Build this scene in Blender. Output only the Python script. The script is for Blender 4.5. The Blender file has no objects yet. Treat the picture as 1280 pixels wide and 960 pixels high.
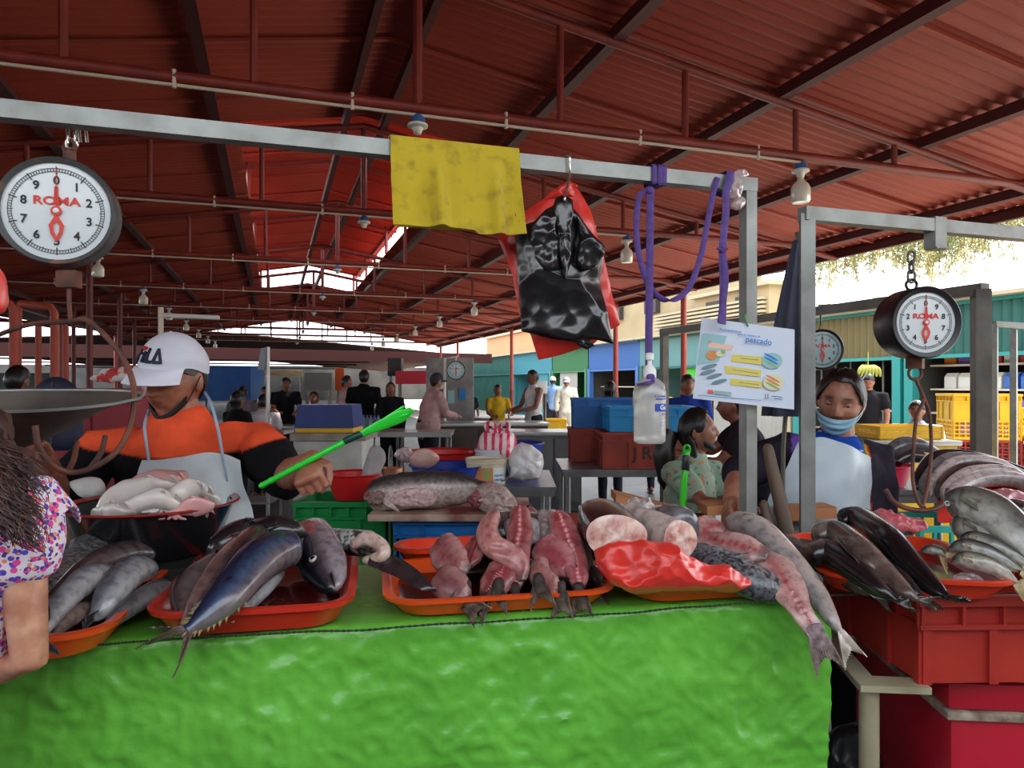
import bpy, bmesh, math, random
import numpy as np
from mathutils import Vector, Matrix, Quaternion, noise
V = Vector
PI = math.pi
rnd = random.Random(7)
C = bpy.context.scene.collection
FOC, EYE = 880.0, 1.45

def P(px, py, Y):
    return V(((px - 640) / FOC * Y, Y, EYE + (480 - py) / FOC * Y))
def T(px, py, z):
    Y = (EYE - z) * FOC / (py - 480)
    return V(((px - 640) / FOC * Y, Y, z))

# ------------------------------------------------------------------ materials
def lin(c):
    return tuple(((x / 255) / 12.92 if x / 255 <= .04045 else ((x / 255 + .055) / 1.055) ** 2.4) for x in c[:3])

def mat(name, rgb=(128, 128, 128), rough=.5, metal=0., rgb2=None, vscale=8., vdetail=4., vpos=(.35, .65), bump=0., bscale=30.,
        coat=0., trans=0., alpha=1., attr=False, emit=0., spec=.5, stretch=None, sheen=0., sss=0., thin=False, bdist=.01, twoscale=0.):
    m = bpy.data.materials.new(name)
    m.use_nodes = True
    nt = m.node_tree
    N, L = nt.nodes, nt.links
    b = N['Principled BSDF']
    b.inputs['Roughness'].default_value = rough
    b.inputs['Metallic'].default_value = metal
    b.inputs['Specular IOR Level'].default_value = spec
    b.inputs['Coat Weight'].default_value = coat
    b.inputs['Coat Roughness'].default_value = .12
    b.inputs['Transmission Weight'].default_value = trans
    b.inputs['Alpha'].default_value = alpha
    b.inputs['Sheen Weight'].default_value = sheen
    if sss:
        b.inputs['Subsurface Weight'].default_value = sss
        b.inputs['Subsurface Scale'].default_value = .01
    c1 = lin(rgb) + (1,)
    b.inputs['Base Color'].default_value = c1
    tc = N.new('ShaderNodeTexCoord')
    vec = tc.outputs['Object']
    if stretch:
        mp = N.new('ShaderNodeMapping')
        mp.inputs['Scale'].default_value = stretch
        L.new(vec, mp.inputs['Vector'])
        vec = mp.outputs['Vector']
    src = None
    if attr:
        at = N.new('ShaderNodeVertexColor')
        at.layer_name = 'Col'
        src = at.outputs['Color']
    if rgb2 is not None:
        nz = N.new('ShaderNodeTexNoise')
        nz.inputs['Scale'].default_value = vscale
        nz.inputs['Detail'].default_value = vdetail
        L.new(vec, nz.inputs['Vector'])
        mr = N.new('ShaderNodeMapRange')
        mr.inputs['From Min'].default_value, mr.inputs['From Max'].default_value = vpos
        L.new(nz.outputs['Fac'], mr.inputs['Value'])
        mx = N.new('ShaderNodeMix')
        mx.data_type = 'RGBA'
        if attr:
            mx.blend_type = 'MULTIPLY'
            L.new(src, mx.inputs['A'])
        else:
            mx.inputs['A'].default_value = c1
        mx.inputs['B'].default_value = lin(rgb2) + (1,)
        L.new(mr.outputs['Result'], mx.inputs['Factor'])
        src = mx.outputs['Result']
    if src is not None:
        L.new(src, b.inputs['Base Color'])
    if bump:
        nb = N.new('ShaderNodeTexNoise')
        nb.inputs['Scale'].default_value = bscale
        nb.inputs['Detail'].default_value = 3
        L.new(vec, nb.inputs['Vector'])
        bp = N.new('ShaderNodeBump')
        bp.inputs['Strength'].default_value = bump
        bp.inputs['Distance'].default_value = bdist
        L.new(nb.outputs['Fac'], bp.inputs['Height'])
        L.new(bp.outputs['Normal'], b.inputs['Normal'])
    if emit:
        b.inputs['Emission Color'].default_value = c1
        b.inputs['Emission Strength'].default_value = emit
    return m

# ------------------------------------------------------------------ mesh builder
def catmull(pts, n):
    pts = [V(p) for p in pts]
    if len(pts) == 2:
        return [pts[0].lerp(pts[1], i / (n - 1)) for i in range(n)]
    q = [pts[0] * 2 - pts[1]] + pts + [pts[-1] * 2 - pts[-2]]
    out = []
    m = len(pts) - 1
    for i in range(n):
        u = i / (n - 1) * m
        k = min(int(u), m - 1)
        t = u - k
        a, b, c, d = q[k:k + 4]
        out.append(.5 * ((2 * b) + (c - a) * t + (2 * a - 5 * b + 4 * c - d) * t * t + (3 * b - a - 3 * c + d) * t ** 3))
    return out

def interp(xs, ys, x):
    return float(np.interp(x, xs, ys))

def smooth(x):
    x = max(0., min(1., x))
    return x * x * (3 - 2 * x)

def frames(pts, up=None):
    out = []
    n = len(pts)
    prev = None
    for i in range(n):
        t = (pts[min(i + 1, n - 1)] - pts[max(i - 1, 0)])
        t = t.normalized() if t.length > 1e-9 else V((0, 0, 1))
        if up is not None:
            u = V(up[i] if isinstance(up, list) else up)
            a = u - t * u.dot(t)
            if a.length < 1e-4:
                a = prev if prev is not None else t.orthogonal()
            a = a.normalized()
        elif prev is None:
            a = t.orthogonal().normalized()
        else:
            a = (prev - t * prev.dot(t)).normalized()
        prev = a
        out.append((t, a, t.cross(a)))
    return out

class MB:
    def __init__(s):
        s.v, s.f, s.m, s.c = [], [], [], []
    def add(s, vs, fs, mi=0, col=None):
        b = len(s.v)
        s.v += [V(x) for x in vs]
        if col is None:
            s.c += [(1, 1, 1)] * len(vs)
        elif isinstance(col, list):
            s.c += col
        else:
            s.c += [col] * len(vs)
        for f in fs:
            s.f.append(tuple(b + i for i in f))
            s.m.append(mi)
        return s
    def box(s, c, d, M=None, mi=0, col=None, bev=0.):
        c = V(c); x, y, z = d[0] / 2, d[1] / 2, d[2] / 2
        if bev > 0:
            bm = bmesh.new()
            bmesh.ops.create_cube(bm, size=1)
            for v in bm.verts:
                v.co = V((v.co.x * d[0], v.co.y * d[1], v.co.z * d[2]))
            bmesh.ops.bevel(bm, geom=bm.edges[:], offset=bev, segments=2, profile=.6, affect='EDGES')
            vs = [v.co.copy() for v in bm.verts]
            bm.verts.index_update()
            fs = [[v.index for v in f.verts] for f in bm.faces]
            bm.free()
        else:
            vs = [V((a, b, e)) for a in (-x, x) for b in (-y, y) for e in (-z, z)]
            fs = [(0, 1, 3, 2), (4, 6, 7, 5), (0, 4, 5, 1), (2, 3, 7, 6), (0, 2, 6, 4), (1, 5, 7, 3)]
        vs = [(M @ v if M is not None else v) + c for v in vs]
        return s.add(vs, fs, mi, col)
    def bar(s, a, b, w, h, up=(0, 0, 1), mi=0, col=None):
        a, b = V(a), V(b)
        t = (b - a).normalized()
        u = V(up); u = u - t * u.dot(t)
        if u.length < 1e-4:
            u = t.orthogonal()
        u.normalize()
        r = t.cross(u)
        vs = [p + r * (i * w / 2) + u * (j * h / 2) for p in (a, b) for i, j in ((-1, -1), (1, -1), (1, 1), (-1, 1))]
        return s.add(vs, [(3, 2, 1, 0), (4, 5, 6, 7), (0, 1, 5, 4), (1, 2, 6, 5), (2, 3, 7, 6), (3, 0, 4, 7)], mi, col)
    def loft(s, rings, cap0=True, cap1=True, closed=True, mi=0, col=None):
        n = len(rings[0])
        vs = [p for r in rings for p in r]
        fs = []
        for i in range(len(rings) - 1):
            for j in range(n if closed else n - 1):
                k = (j + 1) % n
                fs.append((i * n + j, i * n + k, (i + 1) * n + k, (i + 1) * n + j))
        if cap0:
            fs.append(tuple(reversed(range(n))))
        if cap1:
            fs.append(tuple((len(rings) - 1) * n + j for j in range(n)))
        if col is not None and isinstance(col, list) and len(col) == len(rings):
            col = [c for c in col for _ in range(n)]
        return s.add(vs, fs, mi, col)
    def tube(s, pts, r, n=8, up=None, mi=0, col=None, round_ends=False, res=None):
        pts = [V(p) for p in pts]
        m0 = len(pts)
        rr = [r] * m0 if not isinstance(r, (list, tuple)) else list(r)
        rr = [(x, x) if not isinstance(x, (list, tuple)) else x for x in rr]
        if res:
            q = catmull(pts, res)
            rx = [(interp(range(m0), [a[0] for a in rr], i / (res - 1) * (m0 - 1)), interp(range(m0), [a[1] for a in rr], i / (res - 1) * (m0 - 1))) for i in range(res)]
            pts, rr = q, rx
        if round_ends:
            t0 = (pts[0] - pts[1]).normalized(); t1 = (pts[-1] - pts[-2]).normalized()
            a, b = rr[0], rr[-1]
            ea = min(a); eb = min(b)
            pts = [pts[0] + t0 * ea * .95, pts[0] + t0 * ea * .65] + pts + [pts[-1] + t1 * eb * .65, pts[-1] + t1 * eb * .95]
            rr = [(a[0] * .3, a[1] * .3), (a[0] * .76, a[1] * .76)] + rr + [(b[0] * .76, b[1] * .76), (b[0] * .3, b[1] * .3)]
        fr = frames(pts, up)
        rings = []
        for p, (t, a, b), q in zip(pts, fr, rr):
            rings.append([p + a * (math.cos(2 * PI * k / n) * q[0]) + b * (math.sin(2 * PI * k / n) * q[1]) for k in range(n)])
        return s.loft(rings, mi=mi, col=col)
    def lathe(s, prof, n=24, M=None, mi=0, col=None, cap0=False, cap1=False, sq=(1, 1)):
        rings = []
        for r, z in prof:
            ring = [V((math.cos(2 * PI * k / n) * r * sq[0], math.sin(2 * PI * k / n) * r * sq[1], z)) for k in range(n)]
            rings.append([M @ p for p in ring] if M is not None else ring)
        return s.loft(rings, cap0, cap1, mi=mi, col=col)
    def sphere(s, c, r, nu=14, nv=9, M=None, mi=0, col=None, fn=None):
        c = V(c)
        r = (r, r, r) if not isinstance(r, (list, tuple)) else r
        rings = []
        for i in range(nv + 1):
            th = PI * (i + .02) / (nv + .04)
            ring = []
            for k in range(nu):
                ph = 2 * PI * k / nu
                p = V((math.sin(th) * math.cos(ph) * r[0], math.sin(th) * math.sin(ph) * r[1], -math.cos(th) * r[2]))
                if fn: p = fn(p)
                ring.append((M @ p if M is not None else p) + c)
            rings.append(ring)
        return s.loft(rings, mi=mi, col=col)
    def grid(s, fn, nu, nv, mi=0, cfn=None, thick=0.):
        vs = [V(fn(i / nu, j / nv)) for i in range(nu + 1) for j in range(nv + 1)]
        fs = [(i * (nv + 1) + j, (i + 1) * (nv + 1) + j, (i + 1) * (nv + 1) + j + 1, i * (nv + 1) + j + 1) for i in range(nu) for j in range(nv)]
        col = [cfn(i / nu, j / nv) for i in range(nu + 1) for j in range(nv + 1)] if cfn else None
        if thick:
            nr = [V((0, 0, 0)) for _ in vs]
            for f in fs:
                q = (vs[f[2]] - vs[f[0]]).cross(vs[f[3]] - vs[f[1]])
                if q.length > 1e-12:
                    q.normalize()
                for k in f: nr[k] += q
            m = len(vs)
            back = [p - (q.normalized() if q.length > 1e-9 else V((0, 0, 1))) * thick for p, q in zip(vs, nr)]
            edge = [i * (nv + 1) for i in range(nu + 1)] + [nu * (nv + 1) + j for j in range(1, nv + 1)] + [i * (nv + 1) + nv for i in range(nu - 1, -1, -1)] + [j for j in range(nv - 1, 0, -1)]
            fs2 = [tuple(reversed([m + k for k in f])) for f in fs]
            fs3 = [(edge[(k + 1) % len(edge)], edge[k], m + edge[k], m + edge[(k + 1) % len(edge)]) for k in range(len(edge))]
            vs, fs = vs + back, fs + fs2 + fs3
            if col: col = col + col
        return s.add(vs, fs, mi, col)
    def prism(s, poly, d, M, mi=0, col=None):
        n = len(poly)
        vs = [M @ V((x, y, 0)) for x, y in poly] + [M @ V((x, y, d)) for x, y in poly]
        fs = [tuple(reversed(range(n))), tuple(range(n, 2 * n))] + [(i, (i + 1) % n, n + (i + 1) % n, n + i) for i in range(n)]
        return s.add(vs, fs, mi, col)
    def text(s, txt, M, size, ext=.001, mi=0, col=None, offset=0., align='CENTER', sx=1., shear=0.):
        cu = bpy.data.curves.new('lettering', 'FONT')
        cu.body = txt; cu.size = size; cu.extrude = ext; cu.offset = offset
        cu.align_x = align; cu.align_y = 'CENTER'; cu.resolution_u = 3; cu.shear = shear
        o = bpy.data.objects.new('lettering', cu)
        C.objects.link(o)
        dg = bpy.context.evaluated_depsgraph_get()
        me = bpy.data.meshes.new_from_object(o.evaluated_get(dg))
        vs = [M @ V((v.co.x * sx, v.co.y, v.co.z)) for v in me.vertices]
        fs = [tuple(p.vertices) for p in me.polygons]
        bpy.data.objects.remove(o); bpy.data.curves.remove(cu); bpy.data.meshes.remove(me)
        return s.add(vs, fs, mi, col)
    def wobble(s, amp, scale, seed=0.):
        for i, p in enumerate(s.v):
            q = p * scale + V((seed, seed * 1.7, -seed))
            s.v[i] = p + noise.noise_vector(q) * amp
        return s
    def xf(s, M):
        s.v = [M @ p for p in s.v]
        return s
    def build(s, name, m, parent=None, sm=40, loc=None, col=False):
        return build_mesh(name, s.v, s.f, m, parent, sm, loc, s.m, s.c if col else None)

WL = {}
def build_mesh(name, vs, fs, m, parent=None, sm=40, loc=None, mi=None, col=None):
    co = np.array([tuple(p) for p in vs], dtype=np.float64)
    lo, hi = co.min(0), co.max(0)
    base = V(loc) if loc is not None else V(((lo[0] + hi[0]) / 2, (lo[1] + hi[1]) / 2, lo[2]))
    co = co - np.array(base)
    me = bpy.data.meshes.new(name)
    me.from_pydata(co.tolist(), [], fs)
    for x in (m if isinstance(m, (list, tuple)) else [m]):
        me.materials.append(x)
    if mi is not None and max(mi) > 0:
        me.polygons.foreach_set('material_index', mi)
    if col is not None:
        ca = me.color_attributes.new('Col', 'FLOAT_COLOR', 'POINT')
        a = np.ones((len(co), 4), dtype=np.float32)
        a[:, :3] = np.array(col, dtype=np.float32)[:, :3]
        ca.data.foreach_set('color', a.ravel())
    if sm is not None:
        me.shade_smooth()
        if sm < 180:
            me.set_sharp_from_angle(angle=math.radians(sm))
    me.validate()
    me.update()
    o = bpy.data.objects.new(name, me)
    C.objects.link(o)
    if parent is not None:
        o.parent = parent
        o.location = base - WL[parent.name]
    else:
        o.location = base
    WL[o.name] = base
    return o

def tag(o, label=None, cat=None, group=None, kind=None):
    if label: o['label'] = label
    if cat: o['category'] = cat
    if group: o['group'] = group
    if kind: o['kind'] = kind
    return o

def thing(name, label, cat, loc, group=None):
    o = bpy.data.objects.new(name, None)
    o.empty_display_size = .05
    C.objects.link(o)
    o.location = V(loc)
    WL[o.name] = V(loc)
    return tag(o, label, cat, group)

def dup(root, loc, label=None, group=None, rotz=None):
    def cp(o, par):
        c = o.copy()
        C.objects.link(c)
        if par is not None: c.parent = par
        WL[c.name] = WL[o.name]
        for ch in list(o.children):
            cp(ch, c)
        return c
    r = cp(root, None)
    r.location = V(loc)
    WL[r.name] = V(loc)
    if rotz is not None: r.rotation_euler = (0, 0, rotz)
    if label: r['label'] = label
    if group: r['group'] = group
    return r

def struct(mb, name, m, sm=30, label=None):
    o = mb.build(name, m, sm=sm)
    o['kind'] = 'structure'
    if label: o['label'] = label
    return o

def remesh(mb, voxel, sm=1, fac=.5):
    """one continuous skin over overlapping closed shapes -> (verts Nx3 array, faces)"""
    me = bpy.data.meshes.new('skin')
    me.from_pydata([tuple(p) for p in mb.v], [], mb.f)
    o = bpy.data.objects.new('skin', me)
    C.objects.link(o)
    md = o.modifiers.new('r', 'REMESH'); md.mode = 'VOXEL'; md.voxel_size = voxel; md.adaptivity = 0
    if sm:
        ms = o.modifiers.new('s', 'SMOOTH'); ms.factor = fac; ms.iterations = sm
    dg = bpy.context.evaluated_depsgraph_get()
    e = bpy.data.meshes.new_from_object(o.evaluated_get(dg))
    n = len(e.vertices)
    co = np.empty(n * 3, dtype=np.float32)
    e.vertices.foreach_get('co', co)
    fs = [tuple(p.vertices) for p in e.polygons]
    bpy.data.objects.remove(o); bpy.data.meshes.remove(me); bpy.data.meshes.remove(e)
    return co.reshape(-1, 3), fs

def np_noise(co, scale, seed=0.):
    return np.array([noise.noise(V((p[0] * scale + seed, p[1] * scale - seed, p[2] * scale + seed * .7))) for p in co])

def mtx(origin, x, y=None, z=None):
    """frame with x axis given, and y or z hint"""
    x = V(x).normalized()
    if z is not None:
        z = V(z); z = (z - x * z.dot(x)).normalized(); y = z.cross(x)
    else:
        y = V(y); y = (y - x * y.dot(x)).normalized(); z = x.cross(y)
    M = Matrix((x, y, z)).transposed().to_4x4()
    M.translation = V(origin)
    return M
def ang(a):
    return V((math.cos(a), math.sin(a), 0))
SKY, SUN, EXPO = 4.2, 8.5, 0.0
# ------------------------------------------------------------------ market hall: s runs across it, t along it
RU, RV = V((-.3198, .9475, 0)), V((.9475, .3198, 0))
RO = V((-.513, 3.827, 0))
def R(s, t, z=0.):
    return RO + RV * s + RU * t + V((0, 0, z))
RIDGE, SLOPE, CHORD, HALF, TEND = 3.79, .167, 2.95, 5.02, 22.6
def rz(s): return RIDGE - SLOPE * abs(s)

M_roof = mat('roof_red_sheet', (176, 74, 57), .6, rgb2=(162, 66, 50), vscale=1.5, bump=.05, bscale=60)
M_steel = mat('red_steel', (134, 46, 36), .5, rgb2=(112, 38, 32), vscale=5)
M_purl = mat('purlin_dark_red', (84, 30, 28), .6)
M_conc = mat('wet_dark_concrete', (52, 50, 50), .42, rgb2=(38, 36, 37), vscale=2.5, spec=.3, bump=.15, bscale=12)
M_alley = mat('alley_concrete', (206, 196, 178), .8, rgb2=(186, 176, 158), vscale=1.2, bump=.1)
M_white = mat('white_paint', (226, 226, 222), .5)
M_wire = mat('pale_conduit', (205, 190, 170), .5)
M_galv = mat('square_tube_steel', (152, 156, 152), .4, metal=.35, rgb2=(126, 128, 124), vscale=9, bump=.03, bscale=80)

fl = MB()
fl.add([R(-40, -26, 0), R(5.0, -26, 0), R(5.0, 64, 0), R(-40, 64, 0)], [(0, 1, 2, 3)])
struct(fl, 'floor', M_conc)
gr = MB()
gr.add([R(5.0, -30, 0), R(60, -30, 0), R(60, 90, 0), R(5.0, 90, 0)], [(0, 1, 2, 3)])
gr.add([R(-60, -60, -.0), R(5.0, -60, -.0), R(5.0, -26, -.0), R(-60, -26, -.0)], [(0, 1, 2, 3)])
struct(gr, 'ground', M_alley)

def corrugated(mb, s0, s1, t0, t1, zf, pitch=.1, amp=.011, seams=.95, per=6):
    n = int((t1 - t0) / pitch * per)
    A, B = [], []
    for i in range(n + 1):
        t = t0 + (t1 - t0) * i / n
        w = amp * math.sin(2 * PI * t / pitch)
        A.append(R(s0, t, zf(s0) + w)); B.append(R(s1, t, zf(s1) + w))
    vs = A + B
    mb.add(vs, [(i, i + 1, n + 2 + i, n + 1 + i) for i in range(n)])
    if seams:
        k = math.ceil(t0 / seams)
        while k * seams < t1:
            t = k * seams
            a, b = R(s0, t, zf(s0) - .024), R(s1, t, zf(s1) - .024)
            mb.bar(a, b, .035, .02)
            k += 1

# main roof with an opening along the ridge under the raised monitor
W, TA, TB_ = 1.02, 2.45, 13.2
ce = MB()
EV = 5.14
for sg in (-1, 1):
    corrugated(ce, sg * W, sg * EV, -4.6, TEND, rz)
    corrugated(ce, 0, sg * W, -4.6, TA, rz)
    corrugated(ce, 0, sg * W, TB_, TEND, rz)
struct(ce, 'ceiling', M_roof, sm=25)
mo = MB()
rz2 = lambda s: rz(s) + .46
for sg in (-1, 1):
    corrugated(mo, 0, sg * 1.22, TA - .45, TB_ + .3, rz2)
struct(mo, 'roof', M_roof, sm=25, label='raised red ridge roof over the open skylight gap')

# trusses
TT = [0, 2.42, 5.12, 7.99, 10.7, 13.4, 16.1, 18.8, 21.5]
ORD = ['nearest', 'second', 'third', 'fourth', 'fifth', 'sixth', 'seventh', 'eighth', 'farthest']
def make_truss(t, label, name='roof_truss', monitor=False):
    o = R(0, t, CHORD)
    th = thing(name, label, 'roof truss', o, 'red pipe trusses across the hall')
    m = MB(); m.tube([R(-HALF - .2, t, CHORD), R(HALF + .2, t, CHORD)], .031, 10); m.build('bottom_chord', M_steel, th)
    m = MB(); m.tube([R(-HALF - .1, t, rz(HALF + .1) - .1), R(0, t, rz(0) - .1), R(HALF + .1, t, rz(HALF + .1) - .1)], .03, 10)
    m.build('top_chord', M_steel, th)
    for k in range(-5, 6):
        s = k * .837
        m = MB(); m.tube([R(s, t, CHORD), R(s, t, rz(s) - .1)], .021 if k else .026, 8); m.build('strut', M_steel, th)
    m = MB()
    m.tube([R(-HALF, t - .02, CHORD - .045), R(2.55, t - .02, CHORD - .045)], .009, 6)
    for k in range(9):
        s = -4.6 + k * .85
        m.tube([R(s, t - .02, CHORD - .06), R(s, t - .02, CHORD + .03)], .011, 5)
    m.build('conduit', M_wire, th)
    return th
tr0 = make_truss(0, 'red pipe roof truss nearest, crossing above the stall frames')
for i in range(1, 9):
    dup(tr0, R(0, TT[i], CHORD), ORD[i] + ' red pipe roof truss back from the stall frames')

# purlins, the double ridge beam, monitor framing
for sg, side in ((-1, 'darker slope'), (1, 'brighter slope')):
    for k, nm in ((1, 'nearest the ridge'), (2, 'second from the ridge'), (3, 'third from the ridge'), (4, 'next to the eave')):
        s = sg * 1.185 * k
        m = MB(); a, b = R(s, -4.6, rz(s) - .062), R(s, TEND, rz(s) - .062)
        m.bar(a, b, .05, .075)
        m.bar(a + V((0, 0, -.035)) + RV * .03, b + V((0, 0, -.035)) + RV * .03, .04, .006)
        tag(m.build('roof_purlin', M_purl, sm=None), 'dark red purlin under the %s, %s' % (side, nm), 'purlin', 'roof purlins')
    m = MB(); s = sg * .16
    m.bar(R(s, -4.6, rz(s) - .06), R(s, TEND, rz(s) - .06), .05, .09)
    tag(m.build('ridge_beam', M_purl, sm=None), 'ridge beam running on the %s of the ridge line' % side, 'beam', 'ridge beams')
    m = MB(); s = sg * EV
    m.bar(R(s, -4.6, rz(s) - .05), R(s, TEND, rz(s) - .05), .05, .1)
    tag(m.build('eave_beam', M_purl, sm=None), 'dark eave beam along the low edge of the %s' % side, 'beam', 'eave beams')
    m = MB(); s = sg * 1.12
    m.bar(R(s, TA - .4, rz2(s) - .05), R(s, TB_ + .25, rz2(s) - .05), .05, .05)
    for t in (2.45, 5.12, 7.99, 10.7, 13.1):
        m.bar(R(sg * 1.03, t, rz(1.03)), R(sg * 1.03, t, rz2(1.03)), .04, .04)
        m.bar(R(sg * .04, t, rz2(0) - .06), R(sg * 1.2, t, rz2(1.2) - .06), .04, .04)
    tag(m.build('monitor_truss', M_steel, sm=None), 'red frame holding the raised ridge roof over the %s' % side, 'roof frame', 'skylight trusses')

# light fittings on the trusses
M_sock = mat('blue_socket', (58, 96, 150), .4); M_cer = mat('white_ceramic', (222, 220, 205), .4)
M_bulb = mat('frosted_bulb', (236, 232, 216), .25, trans=.25)
def lamp(p, bulb, label):
    th = thing('ceiling_bulb' if bulb else 'lamp_socket', label, 'light bulb' if bulb else 'lamp socket', p, 'lamps under the roof trusses')
    Mx = Matrix.Translation(p)
    m = MB(); m.lathe([(.005, .055), (.032, .05), (.04, .03), (.04, .005)], 16, Mx, cap0=True, cap1=True); m.build('cap', M_sock, th)
    m = MB(); m.lathe([(.04, .006), (.055, .0), (.056, -.012), (.03, -.02), (.02, -.05), (.017, -.052)], 16, Mx, cap0=True, cap1=True); m.build('socket', M_cer, th)
    if bulb:
        m = MB(); m.lathe([(.018, -.045), (.022, -.07), (.05, -.095), (.062, -.12), (.062, -.2), (.052, -.215), (.01, -.22)], 18, Mx, cap0=True, cap1=True)
        m.build('bulb', M_bulb, th)
    return th
l0 = l1 = None
for i, t in enumerate(TT):
    for s, wh in ((0, 'mid-span'), (2.55, 'on the brighter side'), (-2.6, 'on the darker side')):
        if i == 0 and s < 0: continue
        p = R(s, t, CHORD - .09)
        bulb = s != 0
        lab = ('white bulb ' if bulb else 'empty blue lamp socket ') + 'under the %s roof truss, %s' % (ORD[i], wh)
        if bulb:
            if l1 is None: l1 = lamp(p, True, lab)
            else: dup(l1, p, lab)
        else:
            if l0 is None: l0 = lamp(p, False, lab)
            else: dup(l0, p, lab)

# posts carrying the eaves
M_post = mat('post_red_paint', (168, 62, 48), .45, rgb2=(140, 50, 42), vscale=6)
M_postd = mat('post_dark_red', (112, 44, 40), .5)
def post(s, t, zt, label, m1=M_post, r=.055, group='round red posts of the hall'):
    th = thing('roof_post', label, 'post', R(s, t, 0), group)
    m = MB(); m.tube([R(s, t, .9), R(s, t, zt)], r * .8, 12); m.build('shaft', m1, th)
    m = MB(); m.tube([R(s, t, 0), R(s, t, 1.3)], r, 12); m.lathe([(r * 1.8, 0), (r * 1.8, .02), (r, .021)], 12, Matrix.Translation(R(s, t, 0)), cap0=True); m.build('sleeve', M_postd, th)
    return th
zt = rz(HALF) - .08
for t, w in ((5.3, 'behind the hanging bottle'), (7.5, 'below the bags'), (13.3, 'beside the man in the white vest'), (18.9, 'beside the hanging blue dial scale'), (21.4, 'at the far end of the bright side')):
    post(HALF, t, zt, 'red round eave post ' + w)
for t, w in ((1.2, 'nearest on the dark side'), (5.1, 'second on the dark side'), (8, 'third on the dark side'), (10.7, 'fourth on the dark side'), (13.4, 'fifth on the dark side'), (18.8, 'last on the dark side')):
    post(-HALF, t, zt, 'dark red eave post ' + w)

# halls beside and beyond
M_roof2 = mat('old_roof_sheet', (62, 32, 29), .85, spec=.2)
nb = MB()
def slab(mb, s0, s1, t0, t1, z0, z1, th=.05):
    a = [R(s0, t0, z0), R(s1, t0, z1), R(s1, t1, z1), R(s0, t1, z0)]
    mb.add(a + [p + V((0, 0, th)) for p in a], [(3, 2, 1, 0), (4, 5, 6, 7), (0, 1, 5, 4), (1, 2, 6, 5), (2, 3, 7, 6), (3, 0, 4, 7)])
slab(nb, -16.2, -11, -4, 17, 2.95, 3.7); slab(nb, -11, -5.25, -4, 17, 3.7, 2.85)
struct(nb, 'roof', M_roof2, sm=None, label='roof of the neighbouring hall on the dark side')
nb = MB()
slab(nb, -14, -3, 26.5, 60, 2.9, 3.5); slab(nb, -3, 8.5, 26.5, 60, 3.5, 2.6)
nb.add([R(-14, 26.4, 2.5), R(8.5, 26.4, 2.4), R(8.5, 26.4, 2.8), R(-14, 26.4, 3.0)], [(0, 1, 2, 3)])
nb.bar(R(-14, 26.35, 2.52), R(8.5, 26.35, 2.42), .1, .1)
for k in range(5):
    nb.bar(R(-14, 28 + k * 6, 2.62), R(4, 28 + k * 6, 2.62), .12, .08)
struct(nb, 'roof', M_roof2, sm=None, label='low roof of the far hall behind the market hall')
for i, t in enumerate((2.4, 5.1, 8, 10.7, 13.4, 16)):
    dup(tr0, R(-11, t, CHORD), 'red roof truss of the neighbouring dark side hall, %s row' % ['first', 'second', 'third', 'fourth', 'fifth', 'sixth'][i], 'trusses of the neighbouring hall')
M_far = mat('far_wall_grey', (84, 78, 72), .8, rgb2=(52, 52, 52), vscale=.5)
w = MB(); w.box((0, 0, 0), (1, 1, 1)); w.xf(Matrix.Translation(R(-12, 62, 1.5)) @ mtx((0, 0, 0), RV, z=(0, 0, 1)) @ Matrix.Diagonal((54, .2, 3.0, 1)))
struct(w, 'wall_back', M_far, sm=None)
M_fen = mat('dark_green_fence', (52, 66, 62), .8, rgb2=(40, 50, 50), vscale=1)
w = MB()
w.bar(R(-17, 0, .95), R(-17, 30, .95), .1, 1.9)
w.bar(R(-17, 30, .95), R(-9.5, 30, .95), .1, 1.9)
struct(w, 'wall_left', M_fen, sm=None)

M_bk = mat('light_block_wall', (104, 92, 84), .85, rgb2=(86, 78, 72), vscale=1)
w = MB(); w.bar(R(-16, -7.5, 1.5), R(9, -7.5, 1.5), .2, 3.0); struct(w, 'wall_light_block', M_bk, sm=None)  # added wall behind the camera, out of view, to cut the front light
# ------------------------------------------------------------------ helpers for the stall
def RP(px, py, p, n):
    """where the line of sight through a photo point meets the plane (p, n)"""
    d = V(((px - 640) / FOC, 1, (480 - py) / FOC)); o = V((0, 0, EYE)); n = V(n)
    return o + d * ((V(p) - o).dot(n) / d.dot(n))
TZ = .95
TA0, TD, TN = V((-.70, 1.40, 0)), V((.982, .189, 0)), V((-.189, .982, 0))
def TBL(a, b, z=TZ):
    return TA0 + TD * a + TN * b + V((0, 0, z))

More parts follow.
